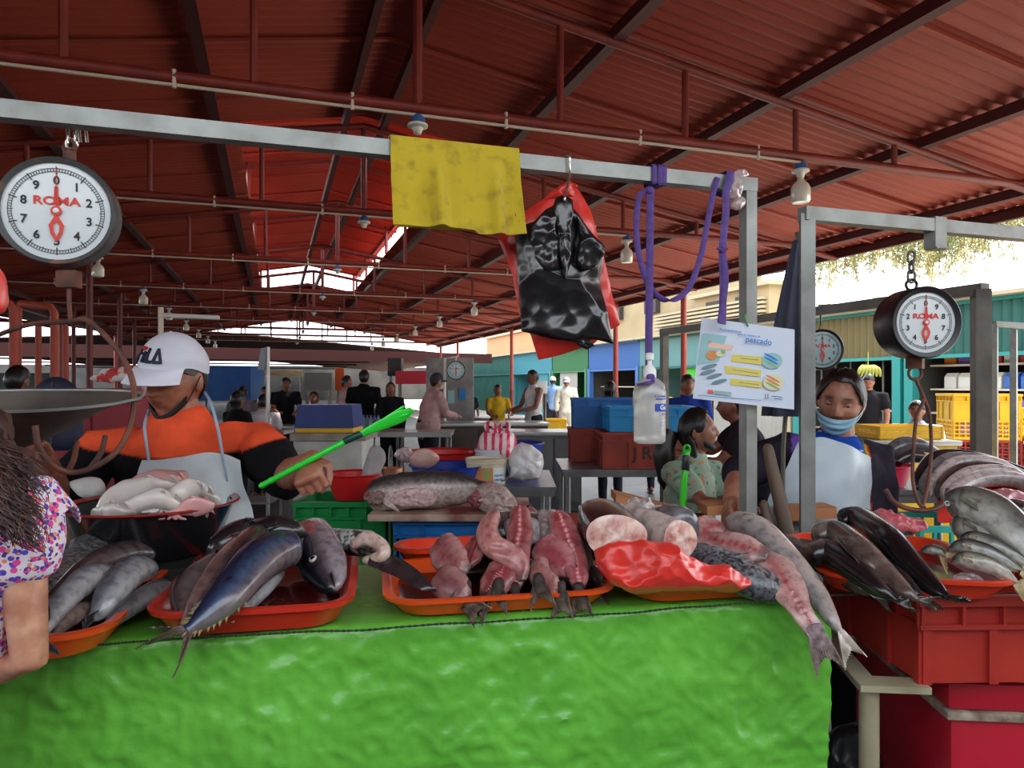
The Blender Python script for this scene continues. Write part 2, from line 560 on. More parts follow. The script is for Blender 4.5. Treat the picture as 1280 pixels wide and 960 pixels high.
def pillow(mb, outline, fdir, bf, bb, rings=9, n=72, wr=(0, 10), seed=0., mi=0, col=None, power=.5, soft=True, ridge=False, center=None):
    """a closed, bulging bag or lump with the given outline"""
    outline = [V(p) for p in outline]
    fdir = V(fdir).normalized()
    if soft:
        q = outline + outline[:3]
        cl = catmull([outline[-1]] + q, (len(q)) * 12 + 1)
        cl = cl[12:12 + len(outline) * 12]
        ol = [cl[int(i * len(cl) / n)] for i in range(n)]
    else:
        L = [0]
        m = len(outline)
        for i in range(m):
            L.append(L[-1] + (outline[(i + 1) % m] - outline[i]).length)
        ol = []
        for k in range(n):
            d = L[-1] * k / n
            i = max(j for j in range(m) if L[j] <= d)
            ol.append(outline[i].lerp(outline[(i + 1) % m], (d - L[i]) / (L[i + 1] - L[i])))
    c = sum(ol, V((0, 0, 0))) / n if center is None else V(center)
    def surf(sgn, bulge):
        R_ = []
        for i in range(rings):
            r = 1 - i / rings
            off = bulge * (1 - r ** 2.2) ** power
            R_.append([c.lerp(p, r) + fdir * (off * sgn) for p in ol])
        return R_
    F = surf(1, bf); B = surf(-1, bb)[1:]
    al = list(reversed(B)) + F
    for k, R_ in enumerate(al):
        for i, p in enumerate(R_):
            if wr[0] and ridge == 'facet':
                q = p * wr[1] + V((seed, seed * .7, -seed)); q.y *= .3
                d = noise.voronoi(q)[0]
                R_[i] = p + fdir * ((d[0] - .45) * 1.5 * wr[0] + (noise.voronoi(q * 2.3)[0][0] - .4) * .45 * wr[0])
            elif wr[0]:
                s = wr[1]
                x = noise.noise(p * s + V((seed, 0, -seed))) + .5 * noise.noise(p * s * 2.3 + V((0, seed, seed)))
                if ridge: x = .5 - abs(x) * 1.6
                R_[i] = p + fdir * (x * wr[0]) + noise.noise_vector(p * s + V((seed, seed, 0))) * wr[0] * .35
    mb.loft(al, mi=mi, col=col)
    return mb
def pxs(pts, Y):
    return [P(x, y, Y) for x, y in pts]
CAMD = V((0, -1, 0))

# ------------------------------------------------------------------ the steel frames
def sqtube(mb, a, b, w=.04, up=(0, 0, 1)):
    mb.bar(a, b, w, w, up)
bz = EYE + 247.5 / 880 * 2.12
BA, BB = P(0, 138, 1.534), P(935, 233, 2.12)
bd = (BB - BA).normalized(); bd.z = 0
BA.z = BB.z = bz
fr = thing('stall_stand', 'square steel tube frame of the fish stall with the yellow cloth', 'stall frame', (BB.x, BB.y, 0))
m = MB(); sqtube(m, BA - bd * .9, BB + bd * .02); m.build('beam', M_galv, fr, sm=None)
m = MB(); sqtube(m, V((BB.x, BB.y, 0)), BB + V((0, 0, -.02)), .037, up=RV); m.box((BB.x, BB.y, .004), (.09, .09, .008)); m.build('post', M_galv, fr, sm=None)
m = MB(); q = BA - bd * .86; sqtube(m, V((q.x, q.y, 0)), q + V((0, 0, -.02)), .037, up=RV); m.build('post', M_galv, fr, sm=None)
bn = V((bd.y, -bd.x, 0))          # front of the beam
SA = P(1009, 268, 2.2); SA.z = 1.98
fr = thing('stall_stand', 'square steel tube frame of the next stall, holding the black drum scale', 'stall frame', (SA.x, SA.y, 0))
SB = SA + RV * 2.6
m = MB(); sqtube(m, SA - RV * .02, SB, .042); m.build('beam', M_galv, fr, sm=None)
m = MB(); sqtube(m, V((SA.x, SA.y, 0)), SA, .042, up=(1, -.25, 0)); m.build('post', M_galv, fr, sm=None)
m = MB(); sqtube(m, V((SB.x, SB.y, 0)), SB, .042, up=RV); m.build('post', M_galv, fr, sm=None)
SC = P(1162, 283, 2.39); SC.z = 1.98
q = SA + RV * ((SC - SA).dot(RV))
m = MB(); m.bar(q + V((0, 0, .028)), q + V((0, 0, -.075)), .045, .05, up=RV); m.bar(q + V((-.02, -.01, -.076)), q + V((.03, .0, -.076)), .05, .006); m.build('bracket', M_galv, fr, sm=None)
SCH = q
M_dksteel = mat('dark_tube_steel', (112, 108, 100), .4, metal=.3, rgb2=(86, 82, 76), vscale=8)
TQ = P(1226, 362, 3.0)
fr = thing('stall_stand', 'darker steel frame behind the drum scale, holding the small pale dial', 'stall frame', (TQ.x, TQ.y, 0))
m = MB(); sqtube(m, TQ - RU * .02, TQ + RU * 2.6, .05); m.build('beam', M_dksteel, fr, sm=None)
m = MB(); sqtube(m, V((TQ.x, TQ.y, 0)), TQ, .06, up=(1, -.2, 0)); m.build('post', M_dksteel, fr, sm=None)
e = TQ + RU * 2.57
m = MB(); sqtube(m, V((e.x, e.y, 0)), e, .05, up=RV); m.build('post', M_dksteel, fr, sm=None)

# ------------------------------------------------------------------ table, tarp and cord
M_wood = mat('worn_wood', (120, 96, 72), .7, rgb2=(86, 68, 52), vscale=3, stretch=(1, 8, 8))
tb = thing('stall_table', 'long stall table hidden under the green tarp', 'table', TBL(.2, .3, 0))
TLEN0, TLEN1, TDEP = -.53, 1.44, .48
m = MB(); m.bar(TBL((TLEN0 + TLEN1) / 2, .005, .915), TBL((TLEN0 + TLEN1) / 2, TDEP, .915), TLEN1 - TLEN0, .03); m.build('table_top', M_wood, tb, sm=None)
for a in (TLEN0 + .05, TLEN1 - .05):
    for b in (.06, TDEP - .06):
        m = MB(); sqtube(m, TBL(a, b, 0), TBL(a, b, .9), .04, up=TN); m.build('leg', M_galv, tb, sm=None)
M_tarp = mat('green_tarp', (100, 178, 58), .34, rgb2=(86, 160, 50), vscale=6, bump=.45, bscale=45, bdist=.004, coat=.12)
def tarp_pt(u, v):
    a = -.56 + 2.04 * u
    if v < .3:
        b, z, nn = TDEP * (1 - v / .3) + .012, TZ - .004, V((0, 0, 1))
    else:
        q = (v - .3) / .7
        th = min(1, q / .03) * PI / 2
        b = .012 - .02 * math.sin(th) - .05 * q; z = TZ - .004 - .02 * (1 - math.cos(th)) - max(0, q - .03) * .9
        nn = -TN
        a -= .035 * q * smooth((u - .9) / .1)
    p = TBL(a, b, z)
    if v > .3:
        q = (v - .3) / .7
        k = p * 1.0
        f1 = noise.noise(V((a * 3.2, 3, q * 2.2)))
        f2 = .5 - abs(noise.noise(V((a * 9, 1, q * 10))))
        f3 = .5 - abs(noise.noise(V((a * 22, 7, q * 24))))
        f4 = math.sin(a * 9 + 2.5 * noise.noise(V((a * 2, 5, q * 1.5)))) * q
        f5 = .5 - abs(noise.noise(V((a * 4.5 + q * 2, 11, q * 5 - a))))
        d = (f1 * .028 + f4 * .008) * smooth(q * 3) + f2 * .010 + f3 * .010 + f5 * f5 * .022 + (.5 - abs(noise.noise(V((a * 40, 3, q * 44))))) * .004
        p = p + nn * (d - .006)
        p.z += noise.noise(V((a * 5, 9, q * 4))) * .006
    return p
m = MB(); m.grid(tarp_pt, 330, 160)
tag(m.build('tarp', M_tarp, sm=60), 'bright green plastic tarp draped over the front of the stall table', 'tarp')
M_rope = mat('dark_cord', (40, 46, 34), .8)
pts = [RP(x, y, TBL(0, -.045, 0), -TN) for x, y in ((60, 812), (170, 803), (262, 795), (420, 789), (600, 778), (760, 768), (900, 757), (1036, 744))]
pts = [p + V((0, 0, .004 * noise.noise(p * 9))) for p in catmull(pts, 60)] + [P(1110, 741, 1.75), P(1180, 736, 1.9)]
m = MB()
for k in (0, 1):
    m.tube([p + V((0, .0013 * math.cos(i * 2.1 + PI * k), .0016 * math.sin(i * 2.1 + PI * k))) for i, p in enumerate(catmull(pts, 240))], .0016, 5)
tag(m.build('twine', M_rope), 'thin dark cord tied across the front of the green tarp', 'cord')

# ------------------------------------------------------------------ trays
M_orange = mat('orange_plastic', (232, 82, 24), .32, coat=.2)
M_redp = mat('red_plastic', (205, 48, 30), .3, coat=.25)
M_redo = mat('red_orange_plastic', (218, 58, 30), .32, coat=.2)
M_blood = mat('bloody_water', (96, 22, 22), .06, rgb2=(70, 14, 18), vscale=9, spec=.6)
def rrect(L, W, r, n=6):
    out = []
    for cx, cy, a0 in ((L / 2 - r, W / 2 - r, 0), (-L / 2 + r, W / 2 - r, PI / 2), (-L / 2 + r, -W / 2 + r, PI), (L / 2 - r, -W / 2 + r, 1.5 * PI)):
        for k in range(n + 1):
            a = a0 + PI / 2 * k / n
            out.append((cx + r * math.cos(a), cy + r * math.sin(a)))
    return out
def tray(M, L, W, h, label, m_, water=None, r=.07, flare=.035):
    def ring(l, w, rr, z): return [M @ V((x, y, z)) for x, y in rrect(l, w, rr)]
    f = flare
    mb = MB()
    mb.loft([ring(L - 2 * f, W - 2 * f, r, 0), ring(L - f * .7, W - f * .7, r, h * .75), ring(L, W, r + .01, h * .8), ring(L + .004, W + .004, r + .01, h * .98), ring(L - .004, W - .004, r + .01, h),
             ring(L - .03, W - .03, r, h), ring(L - .038, W - .038, r, h * .94), ring(L - 2 * f - .012, W - 2 * f - .012, r, .008)], True, True)
    o = tag(mb.build('fish_tray', m_, sm=35), label, 'tray', 'fish trays')
    if water:
        w = MB(); z = h * .3
        w.loft([ring(L - 2 * f + .002, W - 2 * f + .002, r, .0082), ring(L - 2 * f + .01, W - 2 * f + .01, r, z)], False, True)
        w.v = [p + V((0, 0, .0015 * noise.noise(p * 14))) for p in w.v]
        tag(w.build('bloody_water', M_blood, sm=60), 'dark bloody water pooled in the ' + water, 'water', kind='stuff')
    return o
MT = lambda a, b, z: mtx(TBL(a, b, z), TD, z=(0, 0, 1))
tray(MT(-.30, .135, .952) @ Matrix.Rotation(.03, 4, 'Z'), .47, .54, .052, 'orange tray of silver fish beside the floral blouse', M_orange, 'orange tray beside the floral blouse')
tray(MT(.175, .25, .952), .405, .6, .055, 'red tray holding the dark blue fish and the cut fish head', M_redp, 'red tray with the fish head')
tray(MT(.70, .165, .952), .525, .37, .042, 'orange tray under the pile of opened pink fish', M_orange, 'orange tray under the opened fish')
tray(MT(1.205, .165, .952), .44, .38, .042, 'orange tray under the red plastic bag and fish steaks', M_orange)
tray(MT(.72, .44, .952), .5, .15, .06, 'red tray end showing behind the orange tray of opened fish', M_redo)
ET = mtx((.99, 1.86, .952), (.985, -.17, 0), z=(0, 0, 1))
tray(ET, .43, .5, .05, 'red orange tray of long dark fish on the red crate', M_redo, 'red orange tray of dark fish')

# ------------------------------------------------------------------ hanging dial scales
M_face = mat('dial_white', (222, 230, 232), .35, coat=.3)
M_face2 = mat('dial_pale_blue', (168, 200, 202), .35, coat=.3)
M_case = mat('chipped_black_case', (66, 68, 68), .5, rgb2=(128, 88, 66), vscale=16, vpos=(.55, .68))
M_case2 = mat('black_case', (30, 26, 30), .35)
M_ink = mat('black_ink', (40, 44, 48), .6)
M_redink = mat('red_ink', (222, 64, 52), .5)
M_rust = mat('rusty_iron', (116, 66, 48), .7, rgb2=(70, 44, 36), vscale=18)
M_chrome = mat('scuffed_chrome', (190, 186, 176), .25, metal=.9)
def dial(c, R_, nrm, depth, label, mcase, mface, reverse=False, rim=.1, hook=True):
    c = V(c); nrm = V(nrm).normalized()
    M = mtx(c, V((0, 0, 1)).cross(nrm), z=nrm)       # x to the viewer's right, y up, z to the viewer
    th = thing('dial_scale', label, 'scale', c - V((0, 0, R_)), 'hanging dial scales')
    m = MB(); m.lathe([(.001, -depth), (R_ * .9, -depth), (R_ * .985, -depth * .9), (R_, -.012), (R_, .004), (R_ * (1 - rim * .25), .01), (R_ * (1 - rim), .006), (R_ * (1 - rim), -.004)], 48, M, cap0=True)
    m.build('case', mcase, th)
    m = MB(); m.lathe([(R_ * (1 - rim) + .001, -.002), (R_ * (.97 - rim), -.001), (.001, -.001)], 48, M); m.build('face', mface, th)
    m = MB()
    rr = R_ * (1 - rim)
    pt = lambda r, a, z=.0006: M @ V((math.sin(a) * r, math.cos(a) * r, z))
    for k in range(100):
        a = 2 * PI * k / 100
        r0, r1, w = (.80, .86, .007) if k % 10 else (.74, .9, .011)
        if k % 5 == 0 and k % 10: r0, r1 = .78, .88
        t = V((math.cos(a), -math.sin(a), 0)) * (w * rr)
        p, q = V((math.sin(a), math.cos(a), 0)) * (r0 * rr), V((math.sin(a), math.cos(a), 0)) * (r1 * rr)
        m.add([M @ (x + V((0, 0, .0007))) for x in (p - t, p + t, q + t, q - t)], [(0, 1, 2, 3)])
    for ra in (.8, .865):
        n = 72
        m.add([pt(rr * ra, 2 * PI * k / n) for k in range(n)] + [pt(rr * (ra + .012), 2 * PI * k / n) for k in range(n)], [(k, (k + 1) % n, n + (k + 1) % n, n + k) for k in range(n)])
    for k in range(10):
        a = 2 * PI * k / 10 * (-1 if reverse else 1)
        m.text(str(k), M @ Matrix.Translation((math.sin(a) * rr * .62, math.cos(a) * rr * .62, .0009)), rr * .24, .0003, offset=.0006)
    m.build('dial_markings', M_ink, th, sm=None)
    m = MB(); m.text('ROMA', M @ Matrix.Translation((0, rr * .2, .001)), rr * .24, .0004, offset=.0006, sx=1.25); m.build('lettering', M_redink, th, sm=None)
    m = MB()
    for poly in ([(-.012, 0), (.012, 0), (.006, .92), (-.006, .92)], [(-.05, .12), (.05, .12), (.03, .5), (-.03, .5)], [(-.03, -.1), (.03, -.1), (.14, -.3), (.055, -.3), (0, -.2), (-.055, -.3), (-.14, -.3)], [(.14, -.3), (.10, -.48), (.0, -.64), (.0, -.52), (.05, -.42), (.055, -.3)], [(-.055, -.3), (-.05, -.42), (.0, -.52), (.0, -.64), (-.10, -.48), (-.14, -.3)]):
        m.prism([(x * rr, y * rr) for x, y in poly], .0012, M @ Matrix.Translation((0, 0, .003)))
    m.lathe([(rr * .1, .002), (rr * .1, .006), (.0001, .007)], 20, M)
    m.build('pointer', M_redink, th, sm=None)
    m = MB(); m.lathe([(rr * .06, .006), (rr * .05, .009), (.0001, .0095)], 16, M); m.build('pointer_hub', mface, th)
    return th, M
def ring_tube(mb, c, r, w, ax, sy=1.):
    ax = V(ax).normalized(); u = V((0, 0, 1)); v = ax.cross(u)
    mb.tube([V(c) + u * (r * sy * math.cos(2 * PI * k / 20)) + v * (r * math.sin(2 * PI * k / 20)) for k in range(21)], w, 8)

D1 = P(71, 264, 1.56)
th, M1 = dial(D1, .120, (.30, -1, -.02), .06, 'chipped white dial scale hanging from the beam over the seller', M_case, M_face)
m = MB(); m.bar(D1 + V((0, .045, .122)), D1 + V((0, .045, .145)), .03, .02); ring_tube(m, D1 + V((0, .045, .155)), .017, .004, (.3, 1, 0)); m.build('hanger', M_rust, th)
m = MB(); q = D1 + V((0.005, .045, .195)); hz = bz - .02
for sx in (-.008, .008):
    m.tube([q + V((sx, 0, -.03)), V((q.x + sx, q.y, hz + .045)), V((q.x + sx, q.y + .03, hz + .05)), V((q.x + sx, q.y + .045, hz - .01))], .004, 8, res=20)
ring_tube(m, q + V((0, 0, -.03)), .012, .004, (0, 1, 0)); m.build('top_hook', M_chrome, th)
m = MB(); b0 = D1 + V((.005, .035, -.126)); m.box(b0 + V((0, 0, -.02)), (.045, .03, .04), bev=.004); m.build('lower_block', M_rust, th)
m = MB(); m.tube([b0 + V((0, 0, -.035)), b0 + V((0, 0, -.07)), b0 + V((.004, 0, -.12))], .005, 8); m.build('lower_hook', M_rust, th)

# scoop pan of that scale, in its rusty bow
M_pan = mat('dull_galvanised', (98, 90, 82), .5, metal=.25, rgb2=(66, 60, 54), vscale=7, bump=.15, bscale=25)
pan = thing('scale_pan', 'dull metal scoop pan hanging below the white dial scale', 'scale pan', P(60, 540, 1.54))
pc = P(18, 502, 1.54)
PX, PY, PZ = V((.965, .06, -.02)).normalized(), V((-.06, .97, .14)).normalized(), V((.03, -.12, 1))
def scoop(u, v, off=0):
    x = -.27 + .535 * u
    w = .145 * (1 - max(0, (u - .55) / .45) ** 2.6 * .999) ** .5 * min(1, .62 + u)
    d = .105 * (1 - smooth((u - .45) / .55)) + .003
    if u < .12: d *= smooth(u / .12) * .6 + .4
    a = v * 2 - 1
    q = a * abs(a) ** .15
    return pc + PX * x + PY * (q * w) + PZ * (-d * (1 - abs(a) ** 2.4) + .012 * u * u)
m = MB(); m.grid(lambda u, v: scoop(u, v), 40, 24, thick=.003); m.build('scoop', M_pan, pan, sm=60)
m = MB(); m.tube([scoop(u / 30, 0) for u in range(31)] + [scoop(u / 30, 1) for u in range(30, -1, -1)], .0035, 6); m.build('rolled_rim', M_galv, pan)
m = MB()
hk = b0 + V((.004, 0, -.115))
m.tube([hk] + [P(x, y, Y) for x, y, Y in ((112, 402, 1.560), (150, 442, 1.560), (166, 478, 1.554), (167, 512, 1.548), (160, 540, 1.531), (143, 567, 1.508), (112, 586, 1.485), (85, 590, 1.473), (62, 578, 1.450), (48, 556, 1.432), (44, 532, 1.432))], .0062, 8, res=70)
m.build('bow', M_rust, pan)
m = MB(); m.tube([hk] + [P(x, y, Y) for x, y, Y in ((40, 405, 1.624), (0, 418, 1.682), (-45, 440, 1.705), (-70, 480, 1.705), (-72, 512, 1.693))], .006, 8, res=40); m.build('bow', M_rust, pan)
m = MB(); m.tube([P(x, y, Y) for x, y, Y in ((132, 545, 1.543), (126, 566, 1.519), (112, 586, 1.490))], .006, 8, res=16); m.tube([P(x, y, Y) for x, y, Y in ((96, 553, 1.577), (93, 572, 1.543), (86, 588, 1.490))], .006, 8, res=16); m.build('cradle', M_rust, pan)

# black drum scale of the next stall
D2 = P(1157, 403, 2.3)
th, M2 = dial(D2, .118, (.02, -1, -.02), .12, 'black drum dial scale hanging by a chain from the next stall beam', M_case2, M_face, reverse=True, rim=.16)
m = MB(); x0 = V((D2.x - .015, D2.y + .055, 0))
zt0 = SCH.z - .08
zz = D2.z + .118
ring_tube(m, V((x0.x, x0.y, zz + .012)), .018, .005, (0, 1, 0))
m.build('hanger', M_case2, th)
m = MB()
k = 0; z = zz + .04
while z < zt0 - .005:
    ring_tube(m, V((x0.x, x0.y, z)), .012, .0045, (1, 0, 0) if k % 2 else (0, 1, 0), 1.7); z += .032; k += 1
m.build('chain', M_dksteel, th)
m = MB(); lo = D2 + V((0, .06, -.12)); m.bar(lo + V((0, 0, .01)), lo + V((0, 0, -.03)), .05, .03); ring_tube(m, lo + V((0, 0, -.045)), .022, .005, (0, 1, 0)); m.build('lower_hook', M_rust, th)
pn = thing('scale_bow', 'rusty wire bow without pan hanging from the black drum scale', 'scale hanger', P(1155, 640, 2.3))
m = MB(); t0 = lo + V((0, 0, -.06))
A_ = [t0, P(1154, 500, 2.36), P(1146, 520, 2.33), P(1142, 560, 2.3), P(1141, 600, 2.28), P(1148, 628, 2.26), P(1156, 634, 2.26)]
m.tube(A_, .006, 8, res=40); m.tube([t0, P(1155, 498, 2.36), P(1162, 520, 2.37), P(1164, 560, 2.37), P(1161, 600, 2.33), P(1153, 634, 2.26)], .006, 8, res=40); m.build('bow', M_rust, pn)
m = MB(); m.tube([P(1107, 612, 2.3), P(1118, 628, 2.27), P(1140, 637, 2.26), P(1165, 637, 2.26), P(1180, 628, 2.3), P(1185, 612, 2.34)], .008, 8, res=30); m.build('cradle', M_rust, pn)

# pale dial hanging from the darker frame
D3 = P(1028, 437, 3.85)
th, M3 = dial(D3, .112, (-.15, -1, 0), .08, 'small pale blue dial scale hanging behind the masked woman', M_case2, M_face2, rim=.12)
m = MB(); q = TQ + RU * .9
m.tube([D3 + V((0, .04, .11)), D3 + V((0.01, .04, .14)), V((q.x - .02, q.y, q.z - .03)), V((q.x - .03, q.y, q.z + .03)), V((q.x + .03, q.y, q.z + .03))], .006, 8); m.build('top_hook', M_dksteel, th)

# ------------------------------------------------------------------ cloth, bags, straps on the beam
M_yel = mat('yellow_felt', (196, 172, 30), .85, rgb2=(146, 126, 28), vscale=26, vpos=(.52, .8), vdetail=8, sheen=.2, bump=.3, bscale=160, bdist=.002)
M_stain = mat('brown_stain', (96, 76, 30), .9)
fp = BA + bn * .03
def ycl(u, v, off=0.):
    x0, y0 = 488 + 161 * u, 183 + 8 * u + 3 * math.sin(u * 9)
    yb = 284 + 5 * smooth((u - .3) / .3) + 5 * smooth((u - .6) / .05)
    xb = 490 + 166 * u
    if v < .12:                                     # over the top of the tube
        th = (v / .12) * PI
        p = RP(x0, y0, fp, bn); p.z = bz + .022 + .008 * math.sin(th)
        return p - bn * (.026 * (1 + math.cos(th)))
    q = (v - .12) / .88
    p = RP(x0 + (xb - x0) * q, y0 + 3 + (yb - y0 - 3) * q, fp, bn)
    f = math.exp(-((u - .36) / .05) ** 2) * 1.4 + math.exp(-((u - .80) / .045) ** 2) * 1.2 - math.exp(-((u - .60) / .1) ** 2) * .5 + .6 * math.sin(u * 12 + q)
    return p + bn * (.026 * f * smooth(q * 1.8) + .004 * noise.noise(V((u * 6, q * 5, 2))) + .012 * q)
m = MB(); m.grid(ycl, 64, 40, thick=.004)
def yback(u, v):
    x = 496 + 130 * u
    p = RP(x, 190 + (290 - 6 * (1 - u) - 190) * v, BA - bn * .03, bn)
    return p + bn * (.004 * math.sin(u * 9))
yo = thing('yellow_cloth', 'stained yellow cloth folded over the stall beam', 'cloth', fp + V((0, 0, -.2)))
m.build('front_flap', M_yel, yo, sm=60)
m = MB(); m.grid(yback, 20, 8, thick=.004); m.build('back_flap', M_yel, yo, sm=60)
m = MB()
for x, y, r in ((499, 270, 3.4), (528, 274, 3), (496, 222, 1.6), (555, 258, 1.2), (597, 258, 1.6), (644, 262, 3.5), (647, 270, 3), (642, 258, 2.5)):
    cpt = RP(x, y, fp, bn); u = (x - 489) / 163; q = (y - 190) / 96
    pt = ycl(u, .12 + .88 * q) + bn * .0015
    m.lathe([(.0001, .001), (r * .002, .0005), (r * .002, -.001)], 12, mtx(pt, bd, z=bn))
m.build('stain', M_stain, yo)

M_blackbag = mat('black_plastic_film', (22, 22, 26), .27, spec=.7, coat=.2)
M_redbag = mat('red_plastic_film', (226, 54, 44), .34, coat=.15, trans=.12)
yb_ = 1.93
rb = thing('plastic_bag_bundle', 'bundle of red plastic carrier bags hanging behind the black ones', 'plastic bags', P(700, 450, yb_ + .03))
m = MB(); pillow(m, pxs([(706, 226), (722, 236), (738, 262), (754, 320), (764, 366), (776, 406), (757, 415), (742, 430), (700, 444), (673, 450), (663, 418), (648, 390), (641, 345), (622, 297), (650, 268), (684, 246)], yb_ + .05), CAMD, .02, .03, wr=(.02, 9), seed=3, soft=False, ridge='facet', n=120, rings=22)
m.build('bag_body', M_redbag, rb, sm=50)
m = MB(); pillow(m, pxs([(700, 232), (712, 224), (722, 232), (716, 246), (700, 246), (680, 250), (688, 240)], yb_ + .04), CAMD, .012, .01, wr=(.006, 40), seed=9, ridge=True, n=50, soft=False)
m.build('bag_handle', M_redbag, rb, sm=50)
bb_ = thing('plastic_bag_bundle', 'bundle of glossy black plastic carrier bags hooked on the beam', 'plastic bags', P(700, 430, yb_))
m = MB(); pillow(m, pxs([(690, 262), (702, 250), (716, 262), (730, 280), (756, 308), (750, 350), (760, 392), (768, 430), (742, 424), (722, 428), (690, 424), (652, 414), (648, 360), (643, 288), (660, 280), (676, 274)], yb_), CAMD, .04, .03, wr=(.035, 8), seed=21, soft=False, ridge='facet', n=150, rings=34)
m.build('bag_body', M_blackbag, bb_, sm=60)
m = MB(); pillow(m, pxs([(694, 256), (682, 262), (664, 282), (662, 300), (668, 322), (680, 340), (700, 338), (704, 318), (696, 290), (698, 270)], yb_ - .05), CAMD, .02, .02, wr=(.022, 15), seed=7, ridge='facet', rings=16, n=80, soft=False)
m.build('bag_handle', M_blackbag, bb_, sm=60)
m = MB(); pillow(m, pxs([(720, 268), (730, 290), (754, 304), (756, 318), (744, 334), (728, 338), (717, 330), (722, 300)], yb_ - .045), CAMD, .02, .02, wr=(.022, 15), seed=8, ridge='facet', rings=16, n=80, soft=False)
m.build('bag_handle', M_blackbag, bb_, sm=60)
m = MB(); pillow(m, pxs([(690, 262), (694, 248), (704, 243), (716, 250), (718, 264), (714, 280), (716, 320), (706, 352), (699, 320), (696, 285)], yb_ - .06), CAMD, .02, .02, wr=(.008, 30), seed=2, ridge=True, n=60, soft=False)
m.build('bag_knot', M_blackbag, bb_, sm=60)
m = MB(); pillow(m, pxs([(718, 424), (736, 424), (744, 432), (734, 437), (722, 432)], yb_ - .03), CAMD, .015, .012, wr=(.006, 40), seed=12, ridge=True, n=40, soft=False)
m.build('bag_corner', M_blackbag, bb_, sm=60)
hkp = RP(706, 210, BA + bn * .0, bn)
m = MB(); a = V((hkp.x, hkp.y, bz)); m.tube([a - bn * .03 + V((0, 0, .0)), a - bn * .02 + V((0, 0, .028)), a + bn * .03 + V((0, 0, .026)), a + bn * .034 + V((0, 0, -.03)), P(706, 247, yb_ - .082), P(708, 252, yb_ - .06)], .0035, 8, res=40)
tag(m.build('wire_hook', M_chrome), 'bent wire hook over the beam holding the plastic bags', 'hook')

M_purp = mat('purple_webbing', (92, 64, 140), .7, rgb2=(74, 52, 118), vscale=60)
def strap(mb, pts, w=.011, t=.0028, up=(1, 0, 0), res=50):
    mb.tube(pts, [(w, t)] * len(pts), 8, up=up, res=res)
yf = lambda px: RP(px, 220, BA + bn * .03, bn).y
st = thing('purple_strap', 'purple strap knotted on the beam with a loose loop and the bottle', 'strap', P(812, 470, yf(815)))
m = MB(); Y0 = yf(812) - .012
strap(m, [P(813, 240, Y0), P(812, 330, Y0), P(811, 420, Y0), P(811, 466, Y0)], .0105)
m.build('long_end', M_purp, st)
m = MB(); strap(m, [P(808, 238, Y0), P(798, 250, Y0), P(796, 300, Y0), P(806, 345, Y0), P(822, 370, Y0 + .02), P(842, 375, Y0 + .03), P(862, 358, Y0 + .04), P(876, 320, Y0 + .05), P(884, 280, Y0 + .06), P(892, 240, yf(892)), P(897, 222, yf(892) + .01)], .0085, res=70)
m.build('loop', M_purp, st)
m = MB()
for dx in (0, 7, 12):
    q = RP(813 + dx, 224, BA, bn); q.z = bz
    m.tube([q + bn * .024 + V((0, 0, .0 - .026)), q + bn * .026 + V((0, 0, .02)), q + bn * .018 + V((0, 0, .027)), q - bn * .018 + V((0, 0, .027)), q - bn * .026 + V((0, 0, .02)), q - bn * .024 + V((0, 0, -.026)), q + bn * .024 + V((0, 0, -.0265))], [(.008, .003)] * 7, 8, up=bd)
m.sphere(P(812, 238, Y0), (.014, .009, .012)); m.build('knot', M_purp, st)
st = thing('purple_strap', 'purple strap over the beam end carrying the fish poster', 'strap', P(904, 400, yf(904)))
m = MB(); Y1 = yf(905) - .008
q = RP(906, 226, BA, bn); q.z = bz
strap(m, [q - bn * .03 + V((0, 0, -.03)), q - bn * .028 + V((0, 0, .024)), q + bn * .0 + V((0, 0, .03)), q + bn * .028 + V((0, 0, .024)), P(908, 240, Y1), P(907, 270, Y1), P(903, 312, Y1), P(904, 350, Y1), P(903, 405, Y1 - .02)], .0125, .003, up=bd, res=70)
strap(m, [P(903, 312, Y1 - .004), P(907, 350, Y1 - .006), P(900, 404, Y1 - .03)], .009, .002, res=24)
m.build('band', M_purp, st)
m = MB(); m.sphere(P(903, 312, Y1), (.011, .008, .009)); m.tube([P(896, 310, Y1 - .01), P(903, 314, Y1 - .014), P(909, 311, Y1 - .008)], .004, 8); m.build('knot', M_purp, st)

M_clear = mat('cloudy_film', (226, 205, 205), .25, trans=.45, alpha=.85)
kn = thing('knotted_plastic_bag', 'clear plastic bag knotted around the beam corner beside the purple strap', 'plastic bag', P(922, 262, 2.1))
m = MB(); pillow(m, pxs([(914, 222), (920, 213), (930, 212), (936, 218), (928, 224), (918, 226)], 2.1), CAMD, .012, .012, wr=(.006, 45), seed=4, ridge=True, n=40); m.build('bag_end', M_clear, kn)
m = MB(); pillow(m, pxs([(914, 224), (926, 224), (928, 240), (922, 248), (913, 244)], 2.075), CAMD, .012, .03, wr=(.006, 50), seed=5, ridge=True, n=40); m.build('knot', M_clear, kn)
m = MB(); pillow(m, pxs([(914, 246), (924, 244), (932, 252), (925, 262), (914, 261)], 2.1), CAMD, .015, .01, wr=(.006, 40), seed=6, ridge=True, n=40); m.build('bag_belly', M_clear, kn)

